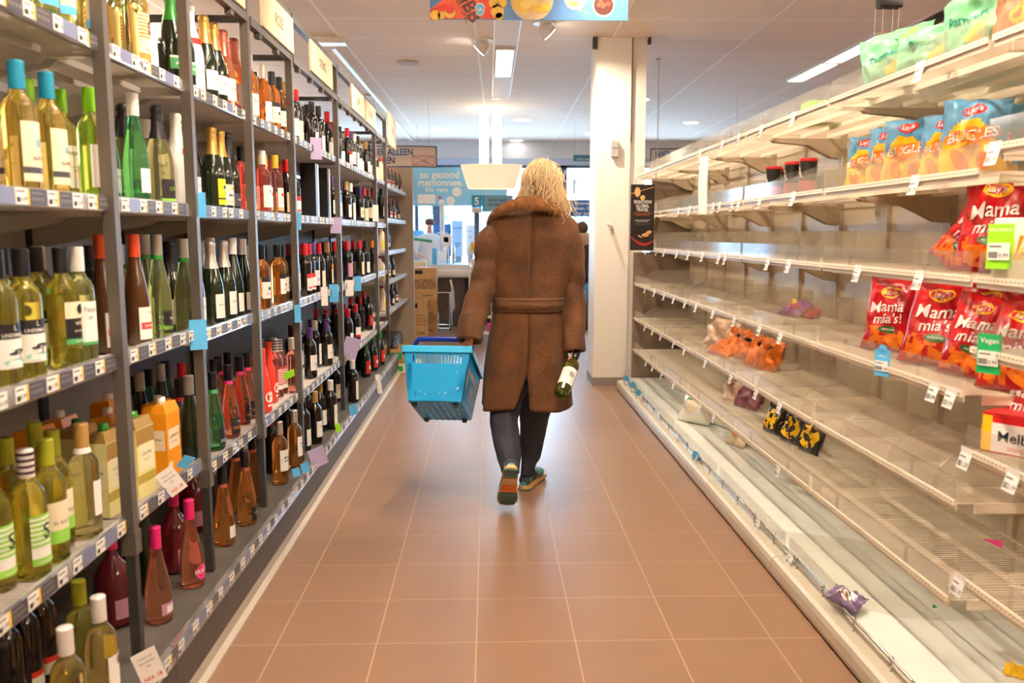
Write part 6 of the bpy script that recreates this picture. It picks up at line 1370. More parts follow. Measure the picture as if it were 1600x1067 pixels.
# shoes: built toe forward along +y, sole at z = 0
soleor = mat('sole_orange', S(222, 120, 60), .5); solegr = mat('sole_green', S(75, 105, 95), .5); solecr = mat('sole_cream', S(214, 176, 116), .5); sht = mat('shoe_teal', S(80, 150, 150), .6, bump=.3, bscale=200); shd = mat('shoe_dark', S(52, 54, 60), .6, bump=.3, bscale=200)
def shoe(Mw, nm='shoe'):
    prof = [(-.0, .018, .024), (.012, .030, .060), (.05, .034, .085), (.09, .034, .080), (.13, .038, .066), (.18, .045, .055), (.225, .046, .046), (.26, .036, .036), (.278, .018, .022)]
    m = MB(); rings = []; n = 20
    for y, wd, h in prof:
        ring = []
        for k in range(n):
            a = 2*PI*k/n; x = wd*math.copysign(abs(math.cos(a))**.8, math.cos(a)); z = .022+(h*(.5+.5*math.sin(a)) if True else 0)
            x *= 1-.35*max(0, math.sin(a))**2
            ring.append(Mw @ Vector((x, y-.04, z)))
        rings.append(ring)
    m.loft(rings, 0, True)
    for f in range(len(m.f)):      # dark heel and toe cap, teal middle
        y_ = f//n
        if y_ in (0, 6, 7) or (y_ in (2, 3) and not 3 <= f % n <= 6): m.m[f] = 1
    sh = m.build(nm, [sht, shd], P)
    m = MB()
    def sole(z0, z1, g, mi):
        pts0, pts1 = [], []
        out = [(.030*g, -.03), (.036*g, .02), (.034*g, .07), (.042*g, .13), (.050*g, .18), (.047*g, .22), (.030*g, .245), (0, .252)]
        full = [(0, -.052)]+[(.018*g, -.048)]+out+[(-x, y) for x, y in out[-2::-1]]+[(-.018*g, -.048)]
        lo = [Mw @ Vector((x, y, z0)) for x, y in full]; hi = [Mw @ Vector((x, y, z1)) for x, y in full]
        n_ = len(full); m.add(lo+hi, [tuple(range(n_))[::-1], tuple(range(n_, 2*n_))]+[(i, (i+1) % n_, n_+(i+1) % n_, n_+i) for i in range(n_)], mi)
    sole(.007, .026, 1.05, 0)
    # tread pads
    for x0, x1, y0, y1, mi in ((-.034, .034, -.046, .02, 1), (-.030, .030, .028, .075, 0), (-.036, .036, .083, .135, 2), (-.046, .046, .142, .235, 1)):
        for r_ in range(3):
            ya_, yb_ = y0+(y1-y0)*r_/3+.002, y0+(y1-y0)*(r_+1)/3-.002
            sc2 = .8 if y1 > .23 and r_ == 2 else 1
            m.box(x0*sc2, x1*sc2, ya_, yb_, 0, .0075, mi, Mw)
    m.build('sole', [solecr, solegr, soleor], sh)
    m = MB()
    for k in range(4): y_ = .06+.022*k; m.tube([Mw @ Vector((-.022, y_-.0, .082-.006*k+.0)), Mw @ Vector((0, y_+.004, .101-.009*k)), Mw @ Vector((.022, y_+.008, .082-.006*k))], .003, 6)
    m.build('lace', solecr, sh)
tR = Vector((W(822, 760, 4.3).x, 4.31, .001)); shoe(Matrix.Translation(tR) @ Matrix.Rotation(-.36, 4, 'Z'))
toe = Vector((W(792, 800, 3.95).x, 3.985, .012)); ML = Matrix.Translation(toe) @ Matrix.Rotation(.10, 4, 'Z') @ Matrix.Rotation(-math.radians(54), 4, 'X') @ Matrix.Rotation(.12, 4, 'Y') @ Matrix.Translation((0, -.246, 0)); shoe(ML)

# ------------------------------------------------------------------ bottle in the right hand
hb_ = bottle_proto('green glass wine bottle with white label held by its neck in the right hand', 'wine_bottle', 'bottle', 'bordeaux', glass('glass_held_green', (.30, .33, .06, 1)), capc['black'], lab=[(.055, .155, 75, paper), (.02, .055, 10, paper)], texts=[('CAZES', .012, .125, greyink), ('Domaine', .008, .10, greyink)], extra=blot(mat('label_grey_art', S(160, 158, 160), .6), .022, .115, .014))
T_ = W(903, 547, 4.10); B_ = W(881, 606, 3.93); ax = (T_-B_).normalized(); B_ = T_-ax*.296
q1 = Vector((0, 0, 1)).rotation_difference(ax).to_matrix().to_4x4() @ Matrix.Rotation(-1.75, 4, 'Z'); hb_.location = B_; hb_.rotation_euler = q1.to_euler()
del hb_['_proto']
# ------------------------------------------------------------------ basket in the left hand
bkm = mat('basket_blue', S(20, 158, 222), .32, trans=.0, coat=.2, var=.04); bkd = mat('basket_handle_blue', S(28, 60, 170), .35); bkr = mat('basket_rim_blue', S(50, 180, 232), .3, coat=.2); footb = mat('basket_foot', S(30, 40, 60), .6)
o_ = (W(632, 543, 4.0)+W(734, 543, 4.0))/2; yw, pt = math.radians(7), math.radians(26)
yd = Vector((math.sin(yw)*math.cos(pt), math.cos(yw)*math.cos(pt), -math.sin(pt))); xd = Vector((math.cos(yw), -math.sin(yw), 0)); zd = xd.cross(yd).normalized()
Bt = thing('shopping_basket', 'bright blue plastic shopping basket with dark blue handles in the left hand', 'basket', tuple(o_), world=True)
BW_, BL, BH = .325, .44, .262; tw, tl_ = .036, .045
def bp(x, y, z): return o_+xd*x+yd*y+zd*z         # x across, y away, z up (0 at the rim)
def slab(m, f, u0, u1, v0, v1, th=.003, mi=0):
    a = [f(u0, v0), f(u1, v0), f(u1, v1), f(u0, v1)]; n = (a[1]-a[0]).cross(a[3]-a[0]).normalized()*th; m.prism(a, n, mi)
hw = BW_/2
def near(u, v): t = 1-v; return bp(-(hw-tw*t)+2*(hw-tw*t)*u, tl_*t*.6, -BH*t)
def far(u, v): t = 1-v; return bp((hw-tw*t)-2*(hw-tw*t)*u, BL-tl_*t*.6, -BH*t)
def rgt(u, v): t = 1-v; return bp(hw-tw*t, tl_*t*.6+(BL-2*tl_*t*.6)*u, -BH*t)
def lft(u, v): t = 1-v; return bp(-(hw-tw*t), BL-tl_*t*.6-(BL-2*tl_*t*.6)*u, -BH*t)
m = MB()
for f, n in ((near, 16), (far, 16), (rgt, 20), (lft, 20)):
    slab(m, f, 0, 1, .86, 1); slab(m, f, 0, 1, .18, .70); slab(m, f, 0, 1, 0, .08); slab(m, f, 0, .10, .08, .86); slab(m, f, .90, 1, .08, .86)
    for k in range(n): u = .10+.80*k/n; slab(m, f, u, u+.80/n*.45, .70, .86); slab(m, f, u, u+.80/n*.7, .08, .18)
f = lambda u, v: bp(-(hw-tw)+2*(hw-tw)*u, tl_*.6+(BL-1.2*tl_)*v, -BH)
for k in range(8): slab(m, f, k/8, (k+.72)/8, 0, 1, -.003)
for k in range(10): slab(m, f, 0, 1, k/10, (k+.5)/10, -.003)
for (u, v) in ((.12, .12), (.88, .12), (.12, .88), (.88, .88)): pass
m.build('basket_body', bkm, Bt)
m = MB(); e = .011     # thick rolled rim
c4 = [bp(-hw, 0, 0), bp(hw, 0, 0), bp(hw, BL, 0), bp(-hw, BL, 0)]
for a, b_, outw in ((0, 1, -yd), (1, 2, xd), (2, 3, yd), (3, 0, -xd)):
    p, q = c4[a], c4[b_]; tt = (q-p).normalized(); p = p-tt*e; q = q+tt*e
    m.prism([p+zd*.007-outw*.004, p+zd*.007+outw*e*.8, p+zd*.002+outw*e, p-zd*.026+outw*e, p-zd*.028+outw*e*.7, p-zd*.004+outw*.004, p-zd*.004-outw*.004], (q-p))
m.build('rim', bkr, Bt)
for x, y in ((-.10, .06), (.10, .06), (-.10, .38), (.10, .38)): MB().prism([bp(x-.013, y-.013, -BH), bp(x+.013, y-.013, -BH), bp(x+.009, y+.013, -BH), bp(x-.009, y+.013, -BH)], -zd*.02).build('foot', footb, Bt)
# white printing: stripes on the right side with the emblem, scuffed marks on the near side
m = MB(); ff = lambda u, v, L=.0045: rgt(u, v)+xd*L
def strip(u0, v0, u1, v1, wd): a, b_ = Vector((u0, v0)), Vector((u1, v1)); n = Vector((-(b_-a).y, (b_-a).x)).normalized()*wd; m.add([ff(*(a-n)), ff(*(b_-n)), ff(*(b_+n)), ff(*(a+n))], [(0, 1, 2, 3)])
for k in range(3): strip(.10+.028*k, .28, .10+.028*k, .66, .008); 
for k in range(3): strip(.20, .66-.04*k, .88, .66-.04*k, .012)
hexq = [(-.085, .06), (-.04, .15), (.04, .15), (.085, .06), (.06, -.10), (0, -.17), (-.06, -.10)]
m.add([ff(.52+a*.95, .37+b_*.8) for a, b_ in hexq]+[ff(.52+a*.75, .37+b_*.63) for a, b_ in hexq], [(k, (k+1) % 7, 7+(k+1) % 7, 7+k) for k in range(7)])
m.text('ah', .05, lambda a, b_: ff(.52+a/BL, .37+b_/BH), 0, .02); m.text('boodschappen', .028, lambda a, b_: ff(.5+a/BL, .22+b_/BH*1.0), 0)
rs = random.Random(8); nf = lambda u, v, L=.0035: near(u, v)-yd*.0+(-yd*L)
for k in range(16):
    u, v = rs.choice(((rs.uniform(.1, .45), rs.uniform(.10, .38)), (rs.uniform(.86, .93), rs.uniform(.12, .8)), (rs.uniform(.3, .75), rs.uniform(.08, .16)))); s_ = rs.uniform(.006, .02)
    m.poly([nf(u+s_*math.cos(t)*rs.uniform(.4, 1), v+1.4*s_*math.sin(t)*rs.uniform(.4, 1)) for t in [2*PI*j/7 for j in range(7)]])
m.build('print', pwhite, Bt)
for k, (yy, hh, zz) in enumerate(((BL*.40, .16, 0), (BL*.46, .145, .0))):
    # handle loops hinged mid-length; they swing upright while the basket hangs
    up = (Vector((0, 0, 1))-xd*.0).normalized(); a0, b0 = bp(-hw+.0, yy, -.01), bp(hw+.0, yy, -.01)
    m = MB(); tpz = W(735, 531, 4.05).z+(.0 if k == 0 else -.012)
    A1 = Vector((a0.x+.03, a0.y-.05, tpz)); B1 = Vector((b0.x-.02, b0.y-.05, tpz+.002))
    r_ = .0075; m.tube([a0, a0.lerp(A1, .8), A1+Vector((.012, 0, .0)), A1.lerp(B1, .5), B1-Vector((.012, 0, 0)), b0.lerp(B1, .8), b0], r_, 8); m.build('handle', bkd, Bt)
# ================================================================== BEYOND THE AISLE: CHECKOUT, SIGNS, FRONT
cyan = mat('sign_cyan', S(30, 150, 195), .4); cyanl = mat('poster_light_blue', S(125, 200, 235), .4, var=.12, vscale=3); navyb = mat('poster_blue', S(45, 105, 165), .4); signbg = mat('sign_beige', S(226, 205, 188), .5); darkblue = mat('print_dark_blue', S(28, 48, 90), .5); midblue = mat('print_mid_blue', S(25, 100, 160), .5)
tealm = mat('sign_teal', S(45, 120, 140), .45)
def plane_sign(t, x0, x1, z0, z1, y, m0, thick=.012, bend=0, name='board'):
    m = MB(); n = 10; rings = []
    for k in range(n+1):
        u = k/n; x = x0+(x1-x0)*u; yy = y-bend*math.sin(u*PI); rings.append([(x, yy, z0), (x, yy, z1), (x, yy+thick, z1), (x, yy+thick, z0)])
    m.loft(rings, 0, False); m.build(name, m0, t)
    return lambda u, v: Vector((u, y-bend*math.sin((u-x0)/(x1-x0)*PI)-.002, v))
def pinsign(px0, px1, py0, py1, d, lab, full):
    a, c = W(px0, py0, d), W(px1, py1, d); x0, x1, z1, z0 = a.x, c.x, a.z, c.z
    if full: x0 = x1-full
    else: x1 = x0+1.15
    t = thing('hanging_sign', lab, 'sign', ((x0+x1)/2, d, z0), 'card payment signs', world=True)
    fn = plane_sign(t, x0, x1, z0, z1, d, signbg, bend=.06)
    m = MB(); e = .014
    for u0, u1, v0, v1 in ((x0, x1, z1-e, z1), (x0, x1, z0, z0+e), (x0, x0+e, z0, z1), (x1-e, x1, z0, z1)):
        k = 8
        for i in range(k): a_, b_ = u0+(u1-u0)*i/k, u0+(u1-u0)*(i+1)/k; m.add([fn(a_, v0), fn(b_, v0), fn(b_, v1), fn(a_, v1)], [(0, 1, 2, 3)])
    m.build('border', darkblue, t)
    h = z1-z0; m = MB(); off = Vector((0, -.002, 0))
    m.text('HIER ALLEEN', h*.44, lambda u, v: fn(x0+.03+.29+u, z0+h*.69+v)+off, 0, .022, sx=.80); m.text('PINNEN', h*.44, lambda u, v: fn(x0+.03+.165+u, z0+h*.30+v)+off, 1, .022, sx=.80)
    cx_, cz_ = x1-.17, z0+h*.32; w_, h_ = .13, .055
    for (a_, b_) in (((-w_, -h_), (w_, h_)), ((-w_, h_), (w_, -h_)), ((-w_, -h_), (w_, -h_)), ((-w_, h_), (w_, h_)), ((-w_, -h_), (-w_, h_)), ((w_, -h_), (w_, h_))):
        A, B = Vector(a_), Vector(b_); n = Vector((-(B-A).y, (B-A).x)).normalized()*.003
        m.add([fn(cx_+q.x, cz_+q.y)+off for q in (A-n, B-n, B+n, A+n)], [(0, 1, 2, 3)], 2)
    for q in ((.01, -.02), (.035, -.015), (.05, -.028)): m.text('O', .04, lambda u, v: fn(cx_+q[0]+u, cz_+q[1]+v)+off, 3)
    m.build('lettering', [midblue, darkblue, redink, greyink], t)
    m = MB()
    for xx in (x0+.1, x1-.1): m.cyl((xx, d+.005, z1), (xx, d+.005, CEIL), .002, 5)
    m.build('wire', chrome, t)
pinsign(560, 683, 228, 262, 10.6, 'beige hanging sign reading HIER ALLEEN PINNEN above the beige end panel', .88)
pinsign(1016, 1140, 232, 266, 10.2, 'beige hanging sign reading HIER ALLEEN PINNEN right of the pillar', 0)
# bead chain hanging beside the right sign
p = W(1029, 126, 8.2); tag(MB().cyl((p.x, 8.2, 1.95), (p.x, 8.2, CEIL-.012), .004, 6).lathe([(.03, 0), (.012, -.02)], 12, c=(p.x, 8.2, CEIL-.001)).build('bead_chain', mat('chain_pale', S(225, 210, 195), .4)), 'pale bead chain hanging from the ceiling right of the pillar', 'chain')
# big cyan window banner
a, c = W(642, 262, 13.2), W(748, 322, 13.2)
t = thing('window_banner', 'large light blue curved banner with white lettering over the checkout', 'banner', ((a.x+c.x)/2, 13.2, c.z), world=True)
x0, x1, z0, z1 = a.x-.1, c.x+.45, c.z, a.z; fn = plane_sign(t, x0, x1, z0, z1, 13.2, mat('banner_backlit_blue', S(140, 208, 242), .4, var=.15, vscale=2.2), bend=.10); h = z1-z0  # lightened blue stands in for daylight coming through the banner
m = MB(); off = Vector((0, -.003, 0))
for s_, sz, u0, v0 in (('zo gezond', .15, .55, .80), ('aan tafel', .10, 1.15, .78), ('rtemonnee.', .15, .56, .60), ('fris  vers', .10, .50, .42)): m.text(s_, sz, lambda u, v: fn(x0+u0+u, z0+h*v0+v)+off, 0, .03)
for cx_, cz_, r in ((.82, .36, .075), (.72, .13, .07), (.58, .08, .05), (.55, .22, .03), (.06, .12, .04)): m.poly([fn(x0+cx_+r*math.cos(q), z0+h*cz_+r*math.sin(q))+off for q in [2*PI*j/16 for j in range(16)]], 0 if r > .045 else 1)
m.add([fn(x0+q[0], z0+h*q[1])+off for q in ((.2, .06), (.48, .06), (.48, .30), (.2, .30))], [(0, 1, 2, 3)], 0)
m.build('print', [pwhite, mat('print_plum_dots', S(180, 90, 130), .5)], t)
m = MB(); m.cyl((x0+.2, 13.25, z1), (x0+.2, 13.25, CEIL), .004, 5); m.cyl((x1-.2, 13.25, z1), (x1-.2, 13.25, CEIL), .004, 5); m.build('wire', chrome, t)
# lampshade over the checkout with its two columns
lx, ld = W(768, 262, 11.4).x, 11.4; zt, zb2 = W(768, 258, ld).z, W(768, 295, ld).z
shade = mat('lamp_shade_cream', S(250, 225, 185), .7, emit=(1, .78, .52, 1), es=.5)
t = thing('checkout_lamp', 'large cream drum lampshade hanging over the checkout', 'lamp', (lx, ld, zb2), world=True)
wt, wb = .42, .32; m = MB(); rings = []
for k in range(13):
    f_ = k/12; r = wb+(wt-wb)*f_; z = zb2+(zt-zb2)*f_; rings.append([(lx+r*math.cos(q), ld+r*.6*math.sin(q), z) for q in [2*PI*j/36 for j in range(36)]])
m.loft(rings, 0, True, False, False); sh = m.build('lamp_shade', shade, t); sh.modifiers.new('t', 'SOLIDIFY').thickness = .004
m = MB(); tube = mat('lamp_column', S(255, 245, 225), .5, emit=(1, .9, .72, 1), es=5)
for s_ in (-.10, .075): m.lathe([(.06, zt-.1), (.06, CEIL-.06), (.02, CEIL-.002)], 18, c=(lx+s_, ld, 0), cap0=True)
m.build('lamp_column', tube, t)
tag(MB().lathe([(.05, -.004), (.06, -.002), (.06, -.0005)], 16, c=(W(775, 220, 10.6).x, 10.6, CEIL)).build('ceiling_rose', lum_w), 'small ceiling rose in front of the drum lampshade', 'ceiling fitting')
# lane sign 5
a, c = W(737, 305, 10.9), W(753, 328, 10.9); t = thing('lane_sign', 'cyan checkout lane sign with a white figure 5', 'sign', (a.x, 10.9, c.z), world=True)
e_ = W(792, 331, 10.9)
MB().box(a.x, c.x, 10.9, 10.92, c.z+.03, a.z).build('number_board', cyan, t); MB().text('5', .13, lambda u, v: Vector(((a.x+c.x)/2+u, 10.897, (a.z+c.z)/2+.015+v)), 0, .03).build('number', pwhite, t)
MB().box(a.x, c.x, 10.9, 10.915, c.z-.035, c.z+.028).build('price_card', signbg, t)
MB().box(c.x+.004, e_.x+.08, 10.9, 10.92, e_.z, a.z).build('message_board', mat('sign_blue_grey', S(120, 170, 195), .45), t); MB().box(c.x+.004, c.x+.03, 10.895, 10.9, e_.z, a.z).build('blue_edge', cyan, t)
m = MB()
for s_, dz in (('Dank voor', .035), ('uw bezoek', -.02)): m.text(s_, .055, lambda u, v: Vector((c.x+.20+u, 10.897, (a.z+e_.z)/2+.01+dz+v)), 0, .01)
m.build('lettering', darkblue, t)
q = W(745, 350, 10.95); MB().cyl((q.x, 10.95, 0), (q.x, 10.95, c.z), .035, 10).build('pole', mat('pole_slate', S(92, 108, 130), .5), t)
# checkout desk
wood_dk = wood_mat('desk_dark_wood', S(52, 40, 36), S(78, 62, 56), (12, 1, 1), .45, .05); deskw = mat('desk_pale', S(222, 216, 208), .35, coat=.2); belt = mat('belt_cover_blue', S(120, 190, 230), .35)
dk = 12.0; zt = W(715, 420, dk).z; xa, xb = W(668, 420, dk).x, W(790, 420, dk).x
t = thing('checkout_desk', 'checkout desk with pale rounded top over dark wood panels', 'desk', ((xa+xb)/2, dk, 0), world=True)
MB().box(W(684, 430, dk).x, W(726, 430, dk).x, dk+.10, dk+.8, 0, zt-.14).build('left_cabinet', wood_dk, t)
MB().box(W(727, 430, dk).x, xb, dk+.18, dk+.8, 0, zt-.14).build('right_cabinet', mat('desk_black', S(40, 34, 34), .5), t)
MB().rbox(xa, W(742, 420, dk).x, dk-.02, dk+1.1, zt-.13, zt-.01, .07).build('desk_top', deskw, t)
MB().rbox(W(738, 430, dk).x, xb, dk-.02, dk+.8, zt-.15, zt-.10, .02).build('side_shelf', deskw, t)
q0, q1 = W(681, 415, dk).x, W(734, 415, dk).x
MB().box(q0, q1, dk+.08, dk+1.0, zt-.009, zt+.05).build('conveyor_tray', deskw, t); MB().box(q0+.01, q1-.01, dk+.09, dk+.98, zt+.051, zt+.056).text('bedankt en tot ziens', .05, lambda u, v: Vector(((q0+q1)/2+u, dk+.3+v, zt+.058)), 1).build('belt_cover', [belt, pwhite], t)
def eq(name, lab, cat, boxes, d, extra=None):
    boxes = list(boxes); l_ = boxes[-1]; zz_ = zt+.057 if d < 12.95 else zt-.008; py_ = l_[3]
    while W(0, py_, d).z > zz_+.002: py_ += .05
    while W(0, py_, d).z < zz_: py_ -= .05
    boxes[-1] = l_[:3]+(py_,)+l_[4:]
    zs = min(W(0, b_[3], d).z for b_ in boxes); t = thing(name, lab, cat, (W(boxes[0][0], 400, d).x, d, zs), world=True)
    for (p0, p1, p2, p3, mt, nm) in boxes:
        a, c = W(p0, p2, d), W(p1, p3, d); MB().rbox(a.x, c.x, d, d+.06, c.z, a.z, .012).build(nm, mt, t)
    if extra: extra(t)
    return t
eq('till_screen', 'white till screen on a thin stand behind the desk', 'till', [(689, 706, 366, 385, pwhite, 'housing'), (692, 702, 370, 379, mat('screen_lit', S(225, 200, 90), .4), 'screen'), (697, 701, 385, 406, chrome, 'stand')], 12.5)
def armf(t): MB().tube([W(707, 380, 12.7), W(700, 395, 12.7), W(698, 398, 12.7)], .01, 6).build('arm', chrome, t)
t = eq('scanner_screen', 'pale tilted scanner screen right of the till screen', 'scanner', [(706, 711, 385, 406, chrome, 'stand')], 12.6); a = W(688, 366, 12.55); MB().prism([W(688, 362, 12.55), W(693, 360, 12.55), W(701, 383, 12.55), W(695, 386, 12.55)], (0, .05, 0)).build('screen_housing', pwhite, t); t['label'] = 'pale tilted scanner screen by the till'
eq('card_box', 'small light blue box on the checkout desk', 'box', [(675, 683, 388, 406, lblue, 'box')], 12.3)
eq('paper_box', 'white box with printed side standing at the rear of the desk', 'box', [(684, 699, 393, 406, pwhite, 'box')], 12.9)
# pole behind the till rising to the ceiling
tag(MB().cyl((W(691, 350, 13).x, 13.0, .85), (W(691, 350, 13).x, 13.0, W(691, 318, 13).z), .035, 10).build('service_pole', mat('pole_pale', S(205, 215, 225), .4)), 'pale round service pole standing behind the checkout', 'pole')
# promotional blue displays against the window
def stand(px0, px1, py0, py1, d, mt, lab, words=(), col=None, base=True):
    a, c = W(px0, py0, d), W(px1, py1, d); t = thing('promotion_stand', lab, 'display', ((a.x+c.x)/2, d, 0), 'promotion stands by the window', world=True)
    MB().box(a.x, c.x, d, d+.04, c.z, a.z).build('board', mt, t)
    if base: MB().box(a.x+.02, c.x-.02, d+.0, d+.25, 0, c.z-.001).build('foot', mat('stand_foot', S(150, 180, 200), .5), t)
    if words:
        m = MB()
        for s_, sz, dz in words: m.text(s_, sz, lambda u, v: Vector(((a.x+c.x)/2+u, d-.003, a.z-dz+v)), 0, .01)
        m.build('lettering', col or pwhite, t)
    return t
stand(677, 705, 350, 400, 14.3, navyb, 'tall blue promotion board behind the till', (('welkom', .06, .15), ('bij ons', .05, .27), ('24/7', .07, .4)))
stand(706, 723, 345, 400, 14.5, mat('stand_white_blue', S(205, 228, 245), .4), 'white promotion board right of the blue one', (('voordeel', .05, .12), ('37', .10, .42)), navyb)
stand(643, 663, 360, 398, 14.0, lblue, 'light blue promotion board at the left window', (('bonus', .05, .1),))
stand(728, 741, 352, 398, 14.6, pwhite, 'narrow white promotion board beside the lane pole', (('prijzen', .03, .1), ('acties', .03, .2)), navyb)
# cashier
cs = thing('person', 'cashier with short brown hair and pale shirt behind the checkout', 'person', (W(672, 400, 13.4).x, 13.4, 0), world=True); CB = Vector(cs['_base'])
cx_ = CB.x; nd = {}; ed = []
def NN(n, dx, dy, z, r, to=None, xx=None, yy=None):
    nd[n] = (Vector(((cx_ if xx is None else xx)+dx, (13.4 if yy is None else yy)+dy, z)), r)
    if to: ed.append((to, n))
NN('pelvis', 0, 0, .85, (.12, .09)); NN('waist', 0, 0, 1.02, (.11, .08), 'pelvis'); NN('chest', 0, 0, 1.22, (.14, .09), 'waist'); NN('neck', 0, 0, 1.38, .045, 'chest'); NN('head', 0, 0, 1.46, (.065, .075), 'neck'); NN('crown', 0, 0, 1.55, (.05, .06), 'head'); NN('nose', .0, -.085, 1.48, .012, 'head')
NN('sl', -.17, 0, 1.30, .045, 'chest'); NN('el', -.24, -.08, 1.08, .036, 'sl'); NN('wl', -.12, -.28, 1.0, .024, 'el'); NN('hl', -.08, -.36, .99, .028, 'wl'); NN('sr', .17, 0, 1.30, .045, 'chest'); NN('er', .24, -.08, 1.08, .036, 'sr'); NN('wr', .14, -.28, 1.0, .024, 'er'); NN('hr', .10, -.36, .99, .028, 'wr')
NN('k1', -.1, 0, .48, .055, 'pelvis'); NN('a1', -.1, 0, .09, .036, 'k1'); NN('k2', .1, 0, .48, .055, 'pelvis'); NN('a2', .1, 0, .09, .036, 'k2'); NN('t1', -.1, -.12, .035, .032, 'a1'); NN('t2', .1, -.12, .035, .032, 'a2')
skin_obj('body', nd, ed, skin, cs, 1, CB)
MB().ball((cx_, 13.41, 1.54), .082, 0, 14, 8, (1, 1.1, .8)).build('hair', mat('hair_brown', S(95, 65, 45), .6), cs)
m = MB(); m.loft([[(cx_+a*math.cos(q), 13.4+b_*math.sin(q), z) for q in [2*PI*j/20 for j in range(20)]] for z, a, b_ in ((.75, .16, .13), (.95, .15, .12), (1.2, .185, .125), (1.32, .18, .10), (1.37, .07, .06))], 0, True); shirt = mat('shirt_pale', S(225, 225, 232), .7, bump=.2)
m.tube([(cx_-.17, 13.4, 1.30), (cx_-.24, 13.32, 1.08), (cx_-.16, 13.2, 1.03)], [.06, .05, .045], 12); m.tube([(cx_+.17, 13.4, 1.30), (cx_+.24, 13.32, 1.08), (cx_+.17, 13.2, 1.03)], [.06, .05, .045], 12); m.build('shirt', shirt, cs)
m = MB()
for s_ in (-.1, .1): m.tube([(cx_+s_*.8, 13.4, .82), (cx_+s_, 13.4, .48), (cx_+s_, 13.4, .07)], [.10, .075, .055], 14)
m.build('trousers', navyt, cs)
# green bar in front of the till
p0, p1 = W(630, 371, 12.9), W(675, 377, 12.9); t = thing('barrier', 'dark green barrier bar left of the till screen', 'barrier', (p0.x, 12.9, 0), world=True); MB().cyl(p0, p1, .022, 8).build('bar', mat('bar_green', S(30, 130, 85), .4), t); MB().cyl((p0.x+.03, 12.9, 0), (p0.x+.03, 12.9, p0.z), .025, 8).build('post', chrome, t)
# carton boxes
def carton(px0, px1, py0, py1, d, dep, lab, side=.0):
    a, c = W(px0, py0, d), W(px1, py1, d)
    if py1 > 500: c.z = .001
    t = thing('cardboard_box', lab, 'box', ((a.x+c.x)/2, d, c.z), 'cardboard boxes by the checkout', world=True)
    x0, x1, z0, z1 = a.x, c.x, c.z, a.z; MB().box(x0, x1, d, d+dep, z0, z1).build('box', kraft, t)
    m = MB(); wd = x1-x0; h = z1-z0; fn = lambda u, v: Vector((u, d-.0012, v))
    for k, s_ in enumerate(('HALLO GELUK', 'IK BEN DE DOOS', 'VAN ALLES IN DE', 'DOOS HIER NU')): m.text(s_, wd*.115, lambda u, v: fn(x0+wd*.52+u, z0+h*(.60-.085*k)+v), 0, .012, shear=.2)
    m.text('www.doos.nl', wd*.05, lambda u, v: fn(x0+wd*.4+u, z0+h*.2+v), 0)
    m.box(x0+wd*.3, x0+wd*.55, d-.0012, d, z0+h*.80, z0+h*.92); 
    for k in range(4): m.box(x0+wd*(.55+.09*k), x0+wd*(.60+.09*k), d-.0012, d, z0+h*.08, z0+h*.13)
    for k in range(3): m.box(x1, x1+.0012, d+dep*.3, d+dep*.7, z0+h*(.5-.1*k), z0+h*(.55-.1*k))
    m.box(x1, x1+.0012, d+dep*.3, d+dep*.7, z0+h*.82, z0+h*.92); m.build('print', ink, t)
    MB().box((x0+x1)/2-.025, (x0+x1)/2+.025, d-.0008, d+dep+.0008, z1-.05, z1+.0008).build('tape', mat('tape_brown', S(178, 130, 80), .3), t)
zf = lambda d: 365+1.36*1280/d
carton(634, 668, 470, 524.5, 10.92, .28, 'printed cardboard box standing on the floor in front of the box pair')
carton(636, 682, 467, 512, 11.25, .34, 'printed cardboard box on the floor under the upper box')
carton(634, 682, 418.5, 466.6, 11.25, .33, 'printed cardboard box on top of the other boxes by the checkout')
for o in [o for o in C.objects if o.name.startswith('cardboard_box')]: pass
# wire basket of papers left of the belt
p = W(649, 398, 12.0); t = thing('paper_tray', 'cream wire tray left of the conveyor', 'tray', (p.x, 12.05, .85), world=True)
m = MB()
for k in range(9): m.cyl((p.x-.14+.035*k, 12.05, .72), (p.x-.14+.035*k, 12.05, 1.0), .004, 5)
for k in range(5): m.cyl((p.x-.15, 12.05, .73+.065*k), (p.x+.15, 12.05, .73+.065*k), .004, 5)
m.build('wire_front', cream, t); MB().box(p.x-.14, p.x+.14, 12.06, 12.3, .72, .96).build('papers', cream, t); MB().box(p.x-.12, p.x+.12, 12.1, 12.28, 0, .719).build('pedestal', deskw, t)
# folded metal trolley
dT = 11.62; X = lambda px: W(px, 470, dT).x; Zz = lambda py: W(700, py, dT).z
t = thing('folding_trolley', 'folded chrome trolley frame standing before the dark desk', 'trolley', (X(695), dT, 0), world=True)
m = MB(); r = .011; z0 = .03
m.tube([(X(684), dT, Zz(457)), (X(703), dT, Zz(457)), (X(703), dT, z0), (X(683), dT, z0)], r, 8).tube([(X(684), dT+.05, z0+.05), (X(706), dT+.05, z0+.05), (X(706), dT+.05, Zz(452))], r, 8)
m.build('frame', chrome, t); m = MB(); m.tube([(X(704), dT, Zz(437)), (X(708), dT, Zz(455)), (X(709), dT, Zz(480)), (X(706), dT, Zz(486))], .014, 8).build('strap', cream, t); m = MB(); m.ball((X(684), dT, .0145), .0145).ball((X(703), dT, .0145), .0145).build('foot', black, t)
